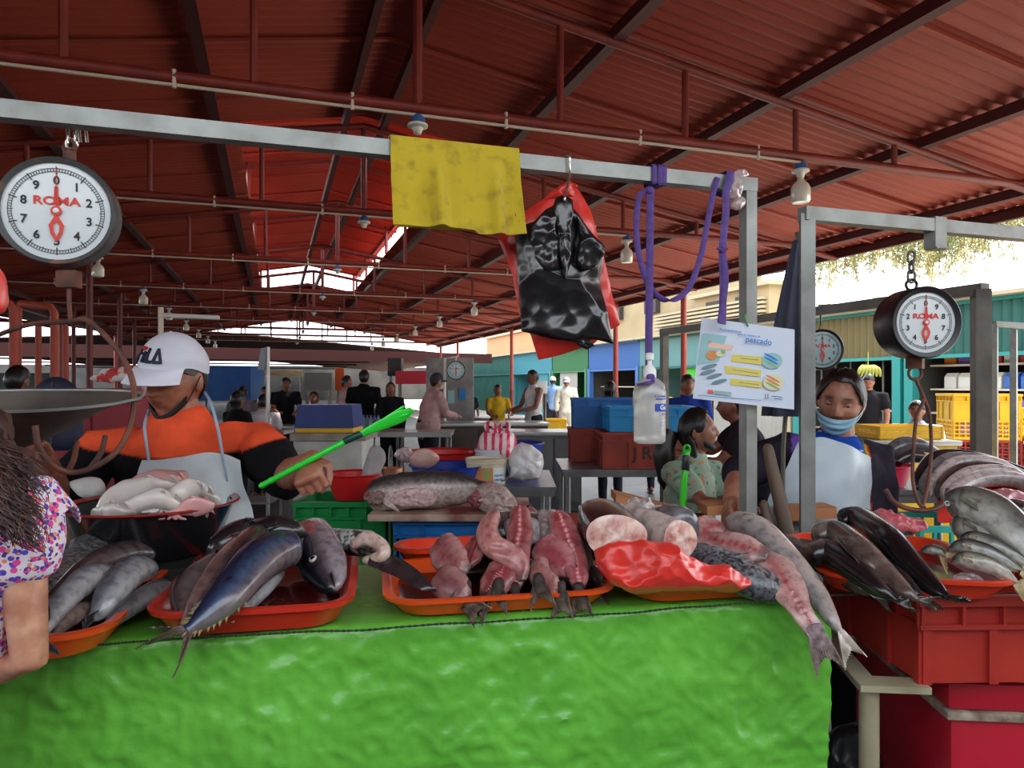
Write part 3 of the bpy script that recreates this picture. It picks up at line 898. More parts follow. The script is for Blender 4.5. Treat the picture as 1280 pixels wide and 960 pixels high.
# hanging dispenser bottle
M_pet = mat('cloudy_bottle', (226, 226, 222), .22, trans=.55, alpha=.9, coat=.3)
M_liq = mat('milky_liquid', (220, 218, 214), .2, trans=.4)
M_blue = mat('label_blue', (40, 74, 168), .5)
M_cap = mat('milky_cap', (232, 234, 230), .35)
b1, b2 = P(805, 474, Y0 + .0), P(812, 554, Y0)
MBt = mtx(b2, V((1, .0, 0)), z=(b1 - b2).normalized())
bo = thing('dispenser_bottle', 'cloudy plastic bottle with a pump cap hanging by the purple strap', 'bottle', b2)
k = (b1 - b2).length
m = MB(); m.lathe([(.001, .002), (.038, 0), (.044, .006), (.045, .03), (.0445, k * .55), (.047, k * .6), (.047, k * .78), (.040, k * .92), (.024, k), (.018, k + .004)], 28, MBt, cap0=True, sq=(1, .8)); m.build('bottle_body', M_pet, bo)
m = MB(); m.lathe([(.0165, k - .004), (.0185, k + .006), (.0185, k + .026), (.012, k + .036), (.007, k + .04), (.007, k + .052), (.012, k + .054), (.012, k + .072), (.004, k + .074)], 22, MBt, cap0=True, cap1=True); m.build('pump_cap', M_cap, bo)
m = MB()
def wrap(mb, poly, txt=None, size=.01, at=(0, 0), off=.0006):
    pass
def cyl(a, z, r): return MBt @ V((math.sin(a) * r, -math.cos(a) * r * .8, z))
def band(mb, a0, a1, z0, z1, r, n=10):
    mb.add([cyl(a0 + (a1 - a0) * i / n, z, r) for i in range(n + 1) for z in (z0, z1)], [(2 * i, 2 * i + 2, 2 * i + 3, 2 * i + 1) for i in range(n)])
band(m, .15, 1.25, k * .5, k * .62, .0484)
for zz_ in (.28, .33, .38, .43): band(m, .5, 1.2, k * zz_, k * zz_ + .0012, .0456)
band(m, .2, 1.2, k * .68, k * .7, .0478)
m.build('label_band', M_blue, bo)
def wraptext(mb, txt, size, a, z, r):
    t = MB(); t.text(txt, Matrix.Identity(4), size, .0002, offset=size * .02)
    t.v = [cyl(a + p.x / .042, z + p.y, r + p.z) for p in t.v]
    mb.add(t.v, t.f)
m = MB(); wraptext(m, 'Gu', .017, .72, k * .56, .049); m.build('lettering', M_cap, bo, sm=None)
m = MB(); wraptext(m, 'A la mano', .009, .55, k * .735, .0480); wraptext(m, 'suave', .006, .8, k * .46, .0465); wraptext(m, 'v', .008, .9, k * .22, .0460); m.build('lettering', M_blue, bo, sm=None)
m = MB(); m.tube([P(797, 481, Y0 - .03), P(806, 479, Y0 - .045), P(816, 477, Y0 - .028), P(814, 472, Y0 - .01)], [(.006, .003)] * 4, 8, res=16); m.sphere(P(813, 472, Y0 - .012), (.013, .009, .016)); m.tube([P(816, 474, Y0 - .012), P(824, 482, Y0 - .012), P(826, 489, Y0 - .012)], [(.008, .003)] * 3, 8, up=(1, 0, 0), res=8)
tag(m.build('strap_knot', M_purp), 'purple strap end tied around the neck of the hanging bottle', 'strap')

# poster
M_sheet = mat('laminated_white', (214, 224, 240), .3, coat=.35)
M_p = {k: mat('print_' + k, c, .45) for k, c in dict(blue=(40, 130, 205), yellow=(222, 206, 96), teal=(150, 196, 200), peach=(240, 196, 176), orange=(214, 140, 84), green=(140, 180, 110), steel=(110, 140, 150), red=(226, 90, 80), grey=(150, 180, 180), cream=(220, 218, 180), ink=(60, 110, 150)).items()}
Ys = 2.085
c4 = [P(877, 397, Ys), P(993, 412, Ys - .01), P(993, 512, Ys - .01), P(866, 498, Ys)]
pn_ = (c4[1] - c4[0]).cross(c4[3] - c4[0]).normalized()
if pn_.y > 0: pn_ = -pn_
po = thing('fish_poster', 'white laminated poster about fish hanging on the steel post', 'poster', c4[3])
m = MB(); m.grid(lambda u, v: c4[0].lerp(c4[1], u).lerp(c4[3].lerp(c4[2], u), v) + pn_ * (.004 * math.sin(u * 5) * v), 12, 8, thick=.0015); m.build('sheet', M_sheet, po)
pofs = [0]
def flat(pts, mk, name, sub=1):
    pofs[0] += 1
    mb = MB(); off = .0045 + .0002 * pofs[0]
    mb.add([RP(x, y, c4[0], pn_) + pn_ * off for x, y in pts], [tuple(range(len(pts)))])
    f = mb.build(name, M_p[mk], po, sm=None)
    return f
def ell(cx, cy, rx, ry, rot=0, n=20): 
    return [(cx + rx * math.cos(a) * math.cos(rot) - ry * math.sin(a) * math.sin(rot), cy + rx * math.cos(a) * math.sin(rot) + ry * math.sin(a) * math.cos(rot)) for a in [2 * PI * k / n for k in range(n)]]
flat([(878, 417), (908, 420), (898, 452), (872, 456)], 'teal', 'tinted_area')
flat([(886, 428), (916, 432), (914, 438), (884, 434)], 'peach', 'title_banner')
for q in ([(915, 443), (952, 446), (951, 456), (913, 452)], [(905, 457), (951, 463), (950, 471), (907, 467)], [(913, 473), (952, 477), (951, 485), (912, 481)]):
    flat(q, 'yellow', 'caption_bar')
    flat([(q[0][0] + 10, q[0][1] + 4.6), (q[1][0] - 4, q[1][1] + 3.8), (q[1][0] - 4, q[1][1] + 4.5), (q[0][0] + 10, q[0][1] + 5.3)], 'ink', 'caption_line')
for cx, cy, a, b in ((964, 451, 'teal', 'blue'), (966, 478, 'cream', 'orange')):
    flat(ell(cx, cy, 13, 10), a, 'round_picture')
    for d in (-5, 0, 5): flat(ell(cx - 1, cy + d * .9, 10, 1.5, .5), b if d < 3 else 'green', 'printed_fish')
flat(ell(889, 444, 7, 6), 'orange', 'printed_crab'); flat(ell(900, 442, 6, 4), 'cream', 'printed_lemon'); flat(ell(903, 440, 3, 3), 'green', 'printed_herb')
for x, y in ((886, 458), (892, 470), (898, 477), (884, 465)): flat(ell(x, y, 10, 2.4, -.25), 'steel', 'printed_fish')
flat([(884, 487), (890, 487.6), (890, 492), (884, 491.5)], 'red', 'logo_block'); flat([(891, 488), (913, 490), (913, 495), (891, 492.5)], 'grey', 'logo_block')
flat([(871, 493.5), (950, 500), (950, 500.7), (871, 494.2)], 'blue', 'rule_line')
for x in (955, 958): flat([(x, 492), (x + 1, 492), (x + 1, 499), (x, 499)], 'ink', 'logo_mark')
flat([(963, 494.5), (976, 496), (976, 497), (963, 495.5)], 'ink', 'logo_line'); flat([(966, 497.5), (976, 498.6), (976, 499.6), (966, 498.5)], 'ink', 'logo_line')
def ptext(txt, px, py, size, name, off=.02, mk='blue'):
    pofs[0] += 1
    q = RP(px, py, c4[0], pn_) + pn_ * (.0048 + .0002 * pofs[0])
    mb = MB(); mb.text(txt, mtx(q, c4[1] - c4[0], z=pn_), size, .0002, offset=size * off); mb.build(name, M_p[mk], po, sm=None)
ptext('pescado', 947, 426.5, .0235, 'title_word', .011)
ptext('Recomendaciones', 912, 413.5, .0088, 'title_line'); ptext('para el consumo de', 935, 419.5, .0082, 'title_line')
ptext('O', 886, 428, .011, 'title_initial', mk='red')
M_green = mat('green_clip', (70, 150, 80), .5)
m = MB(); m.tube([P(931, 394, Ys - .01), P(932, 400, Ys - .012), P(935, 408, Ys - .008)], .003, 8, res=8); m.tube([P(929, 396, Ys - .008), P(932, 393, Ys - .01), P(933, 398, Ys - .01)], .0025, 6, res=8)
tag(m.build('tie_string', M_green), 'small green string tying the poster to the steel post', 'string')

# folded parasol on the second post
M_navy = mat('navy_canvas', (38, 46, 66), .6, rgb2=(54, 64, 88), vscale=10, sheen=.2)
pa = thing('folded_parasol', 'folded navy blue parasol hanging beside the steel post', 'parasol', P(988, 540, 2.33))
tp, bt = P(998, 300, 2.3), P(982, 520, 2.33)
rings = []
for i in range(26):
    u = i / 25
    c = tp.lerp(bt, u); r = .012 + .062 * u ** .8 * (1 if u < .6 else 1 - (u - .6) * .5)
    rings.append([c + V((math.cos(a) * r * (1 + .28 * math.cos(6 * a + 1.2 * u)), math.sin(a) * r * .7 * (1 + .28 * math.cos(6 * a + 1.2 * u)), 0)) for a in [2 * PI * k / 60 for k in range(60)]])
m = MB(); m.loft(rings); m.build('canopy', M_navy, pa, sm=60)
m = MB(); m.tube([P(996, 290, 2.3), tp, bt, P(979, 560, 2.34), V((P(978, 560, 2.34).x, 2.34, .95))], .008, 8); m.build('pole', M_dksteel, pa)
# ------------------------------------------------------------------ fish
M_fish = mat('wet_fish_skin', (255, 255, 255), .24, attr=True, rgb2=(150, 150, 150), vscale=45, vpos=(.45, .8), coat=.35, bump=.08, bscale=220, bdist=.002)
M_scale = mat('scaly_fish_skin', (255, 255, 255), .3, attr=True, rgb2=(110, 110, 112), vscale=110, vpos=(.42, .62), coat=.3, bump=.4, bscale=160, bdist=.002, vdetail=1)
M_tailm = mat('dry_tail_skin', (255, 255, 255), .6, attr=True, rgb2=(170, 165, 160), vscale=60, spec=.2, bump=.1, bscale=200, bdist=.002)
M_flesh = mat('raw_flesh', (255, 255, 255), .3, attr=True, rgb2=(190, 150, 150), vscale=60, vpos=(.45, .75), coat=.3, bump=.12, bscale=120, bdist=.002, sss=.1)
M_eyew = mat('fish_eye_ring', (206, 204, 188), .2, coat=.5); M_eyeb = mat('fish_eye_pupil', (12, 12, 16), .1, coat=.6)
def mixc(a, b, t): return tuple(x + (y - x) * t for x, y in zip(a, b))
L_ = lin
PAL = {
    'silver': (L_((112, 116, 124)), L_((158, 162, 168)), L_((186, 186, 186)), L_((90, 88, 90))),
    'grey': (L_((84, 84, 90)), L_((112, 110, 114)), L_((134, 130, 130)), L_((80, 76, 76))),
    'brown': (L_((62, 48, 50)), L_((84, 68, 68)), L_((110, 96, 94)), L_((70, 58, 56))),
    'bonito': (L_((22, 26, 40)), L_((56, 66, 86)), L_((128, 108, 100)), L_((76, 62, 54))),
    'pinkbrown': (L_((54, 46, 50)), L_((112, 84, 80)), L_((142, 108, 100)), L_((80, 64, 56))),
    'black': (L_((16, 16, 20)), L_((30, 30, 36)), L_((52, 48, 50)), L_((24, 24, 26))),
    'dusk': (L_((26, 22, 24)), L_((58, 48, 48)), L_((104, 88, 84)), L_((46, 38, 36))),
    'tan': (L_((86, 70, 64)), L_((118, 100, 92)), L_((140, 122, 112)), L_((70, 58, 52))),
    'mackerel': (L_((30, 32, 34)), L_((96, 98, 94)), L_((196, 196, 184)), L_((190, 172, 130))),
    'olive': (L_((74, 72, 66)), L_((112, 110, 102)), L_((176, 174, 164)), L_((120, 114, 96))),
    'pale': (L_((150, 140, 140)), L_((186, 170, 166)), L_((206, 190, 184)), L_((170, 140, 130))),
}
PROF = {
    'round': ([0, .03, .1, .25, .45, .65, .82, .93, 1], [.25, .55, .8, .97, 1, .85, .52, .26, .2]),
    'blunt': ([0, .015, .06, .2, .4, .6, .8, .92, 1], [.5, .74, .9, 1, .97, .78, .45, .24, .18]),
    'torpedo': ([0, .04, .12, .28, .45, .65, .82, .93, 1], [.05, .28, .62, .95, 1, .78, .38, .13, .1]),
    'slim': ([0, .05, .15, .35, .6, .85, 1], [.15, .5, .8, 1, .9, .5, .22]),
}
def fin_fan(mb, root, t, b, n, ln, sp, fork=.5, w0=.25, nv=26, nu=9, ripple=.004, seed=0.):
    """a tail fin: two lobes spreading along b, reaching along t"""
    def f(u, v):
        q = v * 2 - 1
        L = ln * (1 - fork + fork * abs(q) ** 1.3)
        L *= 1 - .06 * (int(round((v * 26))) % 2) * u
        return root + t * (L * u) + b * (sp * q * (w0 + (1 - w0) * u ** .8)) + n * (ripple * math.sin(q * 5 + seed + u * 3) * u + .0016 * math.cos(v * 26 * PI) * u)
    mb.grid(f, nu, nv, thick=.0028)
def fish(label, spine, h, w, side, pal='silver', prof='round', dors=1, tail=(.08, .05, .5), eye=True, dorsal=True, finlets=False, group=None, m_=None, name='fish', n=30, res=20, gill=True, belly_open=False, tdir=None, pec=True, rip=0.):
    p = PAL[pal] if isinstance(pal, str) else pal
    pts = catmull(spine, n)
    side = V(side).normalized()
    root = None
    xs, ys = PROF[prof]
    rings, cols, fr = [], [], []
    for i in range(n):
        t = (pts[min(i + 1, n - 1)] - pts[max(0, i - 1)]).normalized()
        N = (side - t * side.dot(t)).normalized()
        B = t.cross(N) * dors
        fr.append((t, N, B))
        s = i / (n - 1)
        k = interp(xs, ys, s)
        hh, ww = h * k, w * (k * .8 + .2 * min(1, k * 1.4))
        ring = []
        for j in range(res):
            a = 2 * PI * j / res
            ca, sa = math.cos(a), math.sin(a)
            q = pts[i] + B * (ca * hh) + N * (math.copysign(abs(sa) ** .85, sa) * ww)
            if rip: q += noise.noise_vector(q * 30) * rip
            ring.append(q)
            x = (ca + .15 * noise.noise(pts[i] * 40 + V((j, 0, 0)) * .3))
            c = mixc(p[1], p[0], smooth((x + .1) / .6)) if x > -.1 else mixc(p[1], p[2], smooth((-.1 - x) / .55))
            if gill and abs(s - .2 - .04 * (1 - ca * ca)) < .018 and abs(ca) < .8: c = mixc(c, (.03, .02, .02), .65)
            if s < .17: c = mixc(c, p[0], .25)
            cols.append(c)
        rings.append(ring)
    th = thing(name, label, 'fish', min((q for r in rings for q in r), key=lambda v: v.z), group)
    mb = MB(); mb.loft(rings)
    mb.c = cols
    mb.build('body', m_ or M_fish, th, sm=70, col=True)
    if tail:
        t, N, B = fr[-1]
        if tdir is not None: t = V(tdir).normalized(); N = (N - t * N.dot(t)).normalized(); B = t.cross(N) * dors
        mb = MB(); fin_fan(mb, pts[-1] - t * .008, t, B, N, tail[0], tail[1], tail[2], seed=pts[0].x * 50)
        mb.c = [mixc(p[3], p[0], .4 * abs(noise.noise(q * 80))) for q in mb.v]
        mb.build('tail_fin', m_ or M_fish, th, sm=60, col=True)
    def at(s, ca=0., sa=1.):
        i = min(n - 1, int(s * (n - 1))); t, N, B = fr[i]; k = interp(xs, ys, s)
        return pts[i] + B * (ca * h * k) + N * (sa * w * (k * .8 + .2 * min(1, k * 1.4))), t, N, B
    if dorsal:
        mb = MB()
        for sgn, s0, s1, hg in ((1, .3, .72, .28), (-1, .62, .8, .22)):
            def f(u, v):
                q, t, N, B = at(s0 + (s1 - s0) * u, sgn * .96, 0)
                return q + B * sgn * (h * hg * v * math.sin(PI * (.12 + .8 * u)) ) + t * (v * .015) + N * .002 * math.sin(u * 20)
            mb.grid(f, 12, 3, thick=.002)
        mb.c = [mixc(p[3], p[0], .5)] * len(mb.v)
        mb.build('fin', m_ or M_fish, th, sm=60, col=True)
    if pec:
        q, t, N, B = at(.27, -.25, .97)
        mb = MB(); fin_fan(mb, q, (t * .9 - B * .35).normalized(), B, N, h * 1.0, h * .28, .1, .3, nv=6, nu=4)
        mb.c = [mixc(p[3], p[1], .3)] * len(mb.v)
        mb.build('fin', m_ or M_fish, th, sm=60, col=True)
    if finlets:
        for sgn in (1, -1):
            for k in range(9):
                s = .6 + .36 * k / 8
                q, t, N, B = at(s, sgn * .95, .1)
                mb = MB(); mb.add([q - t * .004 - N * .001, q + t * .006 - N * .001, q + t * .012 + B * sgn * .009, q - t * .004 + N * .0015, q + t * .006 + N * .0015], [(0, 1, 2), (3, 2, 4), (0, 2, 3), (1, 4, 2), (0, 3, 4, 1)])
                mb.c = [mixc(p[3], L_((190, 170, 110)), .4)] * 5
                mb.build('finlet', M_fish, th, sm=None, col=True)
    if eye:
        for sgn in (1, -1):
            q, t, N, B = at(.1, .22, .9 * sgn)
            r = max(.0045, h * .13)
            Mx = mtx(q, t, z=N * sgn)
            mb = MB(); mb.lathe([(r, -r * .5), (r, .0), (r * .7, r * .25), (r * .58, r * .2), (.0001, r * .2)], 16, Mx); e = mb.build('eye', M_eyew, th)
            mb = MB(); mb.lathe([(r * .58, r * .1), (r * .45, r * .36), (.0001, r * .45)], 14, Mx); mb.build('pupil', M_eyeb, e)
    return th

RED_F, PINK_F, PALE_F = L_((128, 50, 54)), L_((164, 104, 102)), L_((196, 166, 160))
def fillet(label, spine, w, th_, side, cols=(RED_F, PINK_F, L_((66, 52, 50))), widths=None, tail=None, ridges=True, group='opened pink fish in the orange tray', name='fish_fillet', n=56, curl=.10, cat='fish fillet', spine_col=L_((176, 60, 64))):
    """an opened fish: flesh on the side that shows, dark skin behind, notched spine line down the middle"""
    pts = catmull(spine, n); side = V(side).normalized()
    rings, c = [], []
    K = 13
    fr = None
    for i in range(n):
        t = (pts[min(i + 1, n - 1)] - pts[max(0, i - 1)]).normalized()
        N = (side - t * side.dot(t)).normalized(); B = t.cross(N)
        fr = (t, N, B)
        s = i / (n - 1)
        ww = w * (interp(*widths, s) if widths else interp([0, .06, .3, .7, .93, 1], [.55, .85, 1, .9, .5, .35], s))
        tt = th_ * interp([0, .1, .8, 1], [.6, 1, .8, .4], s)
        front, back, cf, cb = [], [], [], []
        for j in range(K):
            q = j / (K - 1) * 2 - 1
            z = tt * (1 - abs(q) ** 4) ** .5 * .42 - curl * ww * (q * q) + (-.22 * tt * math.exp(-(q / .12) ** 2) if ridges else 0)
            if ridges: z += .34 * tt * (1 if i % 3 == 0 else 0) * math.exp(-(q / .18) ** 2)
            p = pts[i] + B * (ww * q) + N * z + noise.noise_vector(pts[i] * 30 + V((q * 2, 0, 0))) * .0035
            front.append(p)
            k = math.exp(-(q / .14) ** 2) if ridges else 0
            col = mixc(mixc(cols[0], cols[1], smooth(abs(q) * .9 + .35 * noise.noise(pts[i] * 25 + V((q * 1.5, 3, 0))))), spine_col, k * .8)
            if s > .86: col = mixc(col, cols[2], smooth((s - .86) / .1))
            cf.append(col)
            back.append(pts[i] + B * (ww * q * .97) - N * (tt * .4 + curl * ww * q * q)); cb.append(cols[2])
        rings.append(front + back[::-1]); c += cf + cb[::-1]
    mb = MB(); mb.loft(rings); mb.c = c
    lo = min(mb.v, key=lambda v: v.z)
    o = thing(name, label, cat, lo, group)
    mb.build('flesh', M_flesh, o, sm=60, col=True)
    if tail:
        t, N, B = fr
        if len(tail) > 3: t = V(tail[3]).normalized(); N = (N - t * N.dot(t)).normalized(); B = t.cross(N)
        mb = MB(); mb.tube([pts[-1] - t * .012, pts[-1] - t * .004, pts[-1] + t * .006, pts[-1] + t * .02], [(w * .36, th_ * .3), (w * .37, th_ * .36), (w * .34, th_ * .3), (w * .33, th_ * .15)], 16, up=B, round_ends=True); fin_fan(mb, pts[-1] + t * .004, t, B, N, tail[0], tail[1], tail[2], .55)
        mb.c = [mixc(cols[2], mixc(cols[2], L_((150, 136, 116)), .55), smooth((q - pts[-1]).dot(t) / tail[0])) for q in mb.v]
        mb.build('tail_fin', M_tailm, o, sm=60, col=True)
    return o

G1 = 'silver fish in the orange tray by the blouse'
UPN = V((0, -.55, .83))
def TT_(x, y, z): return T(x, y, z)
Z = 1.0
fish('large scaly grey fish with its back to the black basin, rearmost in its tray', [T(152, 686, 1.045), T(120, 688, 1.05), T(85, 702, 1.05), T(55, 735, 1.04), T(35, 762, 1.03)], .055, .03, (.15, -.75, .65), 'grey', 'blunt', group=G1, m_=M_scale, eye=False, dorsal=False)
fish('dark brown fish with a rounded end lying along the top of the silver pile', [T(191, 690, 1.035), T(160, 690, 1.05), T(120, 703, 1.055), T(85, 728, 1.05), T(50, 760, 1.03)], .032, .024, (.25, -.7, .65), 'brown', 'blunt', group=G1, eye=False, dorsal=False, pec=False)
fish('pale silver headless fish bending down to the floral blouse', [T(137, 716, 1.035), T(112, 722, 1.045), T(85, 742, 1.035), T(62, 775, 1.01), T(45, 806, 1.0)], .034, .024, (.2, -.8, .6), 'silver', 'blunt', group=G1, eye=False, gill=False, dorsal=False, pec=False)
fish('pale silver fish curving forward in the middle of its tray, tail in the water', [T(186, 708, 1.03), T(165, 714, 1.04), T(143, 736, 1.03), T(124, 764, 1.0), T(108, 775, .985)], .037, .026, (.35, -.8, .55), 'silver', 'blunt', tail=(.05, .028, .4), tdir=(.7, -.6, .0), group=G1, eye=False, gill=False, dorsal=False, pec=False)
fish('slim grey fish nearest the red tray, half under the water', [T(208, 732, 1.0), T(190, 741, 1.005), T(165, 757, 1.0), T(140, 776, .99), T(128, 784, .983)], .024, .02, (.35, -.75, .55), 'grey', 'blunt', tail=None, group=G1, eye=False, gill=False, dorsal=False, pec=False)
fish('small brown backed fish tucked under the pale silver ones', [T(113, 759, .995), T(96, 766, 1.0), T(78, 780, .995), T(62, 800, .985)], .019, .018, (.2, -.75, .6), 'tan', 'round', tail=None, group=G1, eye=False, gill=False, dorsal=False, pec=False)

G2 = 'fish in the red tray'
fish('large blue backed fish lying across the red tray, tail over its rim', [T(368, 688, 1.07), T(348, 688, 1.08), T(318, 706, 1.075), T(285, 744, 1.04), T(252, 775, 1.01), T(232, 788, 1.0)], .047, .04, (.42, -.62, .66), ((.012, .018, .05), L_((60, 76, 104)), L_((108, 98, 100)), L_((92, 76, 62))), 'blunt', dors=1, tail=(.085, .042, .78), tdir=(-.25, -.62, -.35), finlets=True, group=G2, eye=False, dorsal=False, pec=False, gill=False)
fish('pink bellied fish partly under the large blue fish', [T(345, 668, 1.07), T(318, 676, 1.085), T(285, 708, 1.07), T(258, 748, 1.035), T(238, 778, 1.0), T(228, 788, .995)], .04, .035, (-.1, -.65, .7), 'pinkbrown', 'blunt', dors=-1, tail=(.07, .04, .75), tdir=(-.75, -.3, -.02), group=G2, eye=False, dorsal=False, gill=False)
fish('brown fish on the side of the red tray next to the orange one', [T(296, 700, 1.03), T(272, 704, 1.04), T(245, 722, 1.035), T(228, 748, 1.01), T(230, 780, .99)], .038, .03, (-.3, -.65, .65), 'brown', 'round', tail=(.06, .035, .75), tdir=(.8, -.45, -.1), group=G2, eye=False, dorsal=False, gill=False)
fish('small silver fish lying under the large blue one', [T(346, 712, 1.01), T(334, 724, 1.015), T(316, 744, 1.0), T(298, 766, .985), T(290, 776, .98)], .027, .022, (.45, -.7, .5), 'silver', 'blunt', tail=None, group=G2, eye=False, dorsal=False, gill=False, pec=False)
fish('black fish behind the red tray beside the basin', [T(385, 668, 1.08), T(350, 662, 1.1), T(315, 672, 1.08), T(285, 688, 1.05), T(262, 700, 1.02)], .04, .035, (.1, -.6, .75), 'black', 'torpedo', tail=(.05, .05, .5), group=G2, eye=False)
fish('second black fish further behind the red tray', [T(322, 660, 1.08), T(300, 668, 1.09), T(275, 684, 1.07), T(258, 698, 1.04)], .036, .035, (.0, -.6, .75), 'black', 'round', tail=(.05, .05, .5), group=G2, eye=False)
# cut fish head
hp = [T(418, 738, 1.0), T(412, 722, 1.015), T(402, 700, 1.035), T(392, 682, 1.045), T(384, 668, 1.05)]
p_ = PAL['bonito']
hpal = ((.008, .009, .016), L_((74, 62, 72)), L_((150, 138, 146)), p_[3])
n = 26; pts = catmull(hp, n); side = V((-.1, -.75, .6)).normalized(); rings, cols = [], []
for i in range(n):
    t = (pts[min(i + 1, n - 1)] - pts[max(0, i - 1)]).normalized(); N = (side - t * side.dot(t)).normalized(); B = -t.cross(N)
    s = i / (n - 1); k = interp([0, .05, .15, .4, .75, .95, 1], [.12, .34, .55, .86, 1, .98, .9], s)
    ring = []
    for j in range(24):
        a = 2 * PI * j / 24; ca, sa = math.cos(a), math.sin(a)
        q = pts[i] - B * .0 + B * (ca * .062 * k) + N * (sa * .042 * k)
        if s < .34: q += B * (-.012 * math.exp(-((ca + .25) / .12) ** 2) * (1 if sa > 0 else 0)) * 0 - N * (.012 * math.exp(-((ca + .32 + s * .3) / .10) ** 2) * (1 if sa > 0 else 0) * (1 - s / .34))
        ring.append(q)
        c = mixc(hpal[1], hpal[0], smooth((ca - .05) / .35)) if ca > .05 else mixc(hpal[1], hpal[2], smooth((.05 - ca) / .6))
        if abs(ca + .30 + s * .3) < .1 and s < .34: c = (.004, .003, .004)
        if s > .72: c = mixc(c, L_((150, 60, 66)), smooth((s - .72) / .2) * (.8 if ca > -.6 else .3))
        cols.append(c)
    rings.append(ring)
th = thing('severed_fish', 'large cut fish head with a round eye and open jaw in the red tray', 'fish head', min((q for r in rings for q in r), key=lambda v: v.z))
m = MB(); m.loft(rings); m.c = cols; m.build('head', M_fish, th, sm=70, col=True)
i = 10; t = (pts[i + 1] - pts[i - 1]).normalized(); N = (side - t * side.dot(t)).normalized(); B = -t.cross(N)
q = pts[i] + B * .012 + N * .0355
Mx = mtx(q, t, z=N)
m = MB(); m.lathe([(.0095, -.006), (.0095, .001), (.0075, .003), (.006, .002), (.0001, .002)], 20, Mx); e = m.build('eye', M_eyew, th)
m = MB(); m.lathe([(.006, .0), (.005, .0042), (.0001, .0052)], 16, Mx); m.build('pupil', M_eyeb, e)
m = MB(); pillow(m, [pts[-4] + (B * math.cos(a) * .058 + N * math.sin(a) * .04) * 1.0 - t * .0 for a in [2 * PI * k / 16 for k in range(16)]], -t * -1, .018, .005, wr=(.006, 60), n=40, rings=6, col=L_((150, 52, 60))); m.build('cut_face', M_flesh, th, col=True)
m = MB(); i = 20; t2 = (pts[i + 1] - pts[i - 1]).normalized(); N2 = (side - t2 * side.dot(t2)).normalized(); B2 = -t2.cross(N2)
pillow(m, [pts[17] - B2 * .028 + N2 * .033, pts[18] + B2 * .01 + N2 * .043, pts[22] + B2 * .02 + N2 * .043, pts[24] + N2 * .045, pts[23] - B2 * .03 + N2 * .036], N2, .007, .006, wr=(.002, 60), n=30, rings=5, col=L_((168, 96, 98))); m.build('gill_plate', M_flesh, th, col=True)
# scaly cut piece and fin blade
m = MB(); a = [T(330, 676, 1.04), T(380, 675, 1.045), T(420, 676, 1.05), T(462, 680, 1.05)]
m.tube(a, [(.025, .022), (.03, .026), (.032, .028), (.034, .03)], 18, up=(0, 0, 1), res=24, round_ends=True)
m.c = [mixc(L_((196, 196, 190)), L_((34, 34, 36)), smooth(.5 + (noise.noise(q * 60) * 1.3) - (q.z - 1.06) * 12)) for q in m.v]
sc_ = thing('fish_tail_piece', 'scaly black and white fish piece lying behind the cut fish head', 'fish piece', T(400, 690, 1.02)); m.build('body', M_scale, sc_, sm=70, col=True)
bl = thing('cut_fish_fin', 'pale cut fin stump with a long dark blade reaching into the orange tray', 'fish fin', T(500, 735, 1.0))
m = MB(); m.tube([T(444, 680, 1.07), T(458, 673, 1.085), T(474, 680, 1.075), T(480, 692, 1.06), T(468, 699, 1.045), T(458, 700, 1.04)], [.012, .017, .017, .016, .014, .01], 14, res=24, round_ends=True)
m.c = [mixc(L_((204, 172, 156)), L_((226, 206, 196)), smooth(.5 + noise.noise(q * 50))) for q in m.v]; m.build('stump', M_flesh, bl, sm=70, col=True)
m = MB(); a = catmull([T(462, 700, 1.045), T(485, 704, 1.04), T(510, 717, 1.025), T(530, 731, 1.01), T(545, 738, 1.0)], 20)
fr_ = frames(a, (0, -.6, .8))
m.loft([[p + b_ * (x * w_) + a_ * (y * .006) for x, y in ((-1, 0), (-.4, 1), (.5, .8), (1, 0), (.5, -.8), (-.4, -1))] for (p, (t_, a_, b_), w_) in zip(a, fr_, [interp([0, .25, .7, 1], [.016, .026, .017, .002], i / 19) for i in range(20)])])
m.c = [L_((52, 42, 46))] * len(m.v); m.build('blade', M_fish, bl, sm=60, col=True)

# pile of opened fish, orange tray
SD = V((-.15, -.85, .5)); S2 = V((.2, -.85, .5)); S3 = V((-.45, -.75, .45))
GF = 'opened pink fish in the orange tray'
def pz(pts): return [P(x, y, Y) for x, y, Y in pts]
fish('dark fish under the opened fish, only its tail showing by the bag', [P(690, 700, 1.78), P(715, 712, 1.72), P(740, 722, 1.66), P(752, 732, 1.62)], .035, .03, (0, -.7, .7), 'dusk', 'round', tail=(.06, .035, .5), tdir=(.5, -.5, -.25), eye=False, group=GF)
fish('dark fish at the bottom of the pile of opened fish', [P(560, 712, 1.75), P(610, 708, 1.72), P(660, 715, 1.66), P(690, 728, 1.6)], .045, .045, (0, -.7, .7), 'dusk', 'blunt', tail=(.05, .03, .5), eye=False, group=GF)
fish('dark fish lying across the back of the pile of opened fish', [P(600, 670, 1.85), P(650, 668, 1.86), P(700, 672, 1.86), P(740, 690, 1.82)], .06, .06, (0, -.7, .7), 'dusk', 'blunt', tail=(.05, .03, .5), eye=False, group=GF)
fillet('broad folded fillet at the cord side of the pile, upper of two', pz([(548, 676, 1.66), (556, 690, 1.62), (568, 706, 1.58), (584, 716, 1.56)]), .043, .022, S3, ridges=False, cols=(L_((150, 86, 88)), L_((188, 140, 136)), L_((110, 84, 78))))
fillet('ragged fillet below the broad folded one, touching the bloody water', pz([(548, 716, 1.58), (556, 726, 1.555), (570, 738, 1.535), (584, 752, 1.515)]), .04, .022, S3, ridges=False, cols=(L_((120, 66, 68)), L_((160, 118, 112)), L_((96, 74, 68))), tail=(.05, .028, .4))
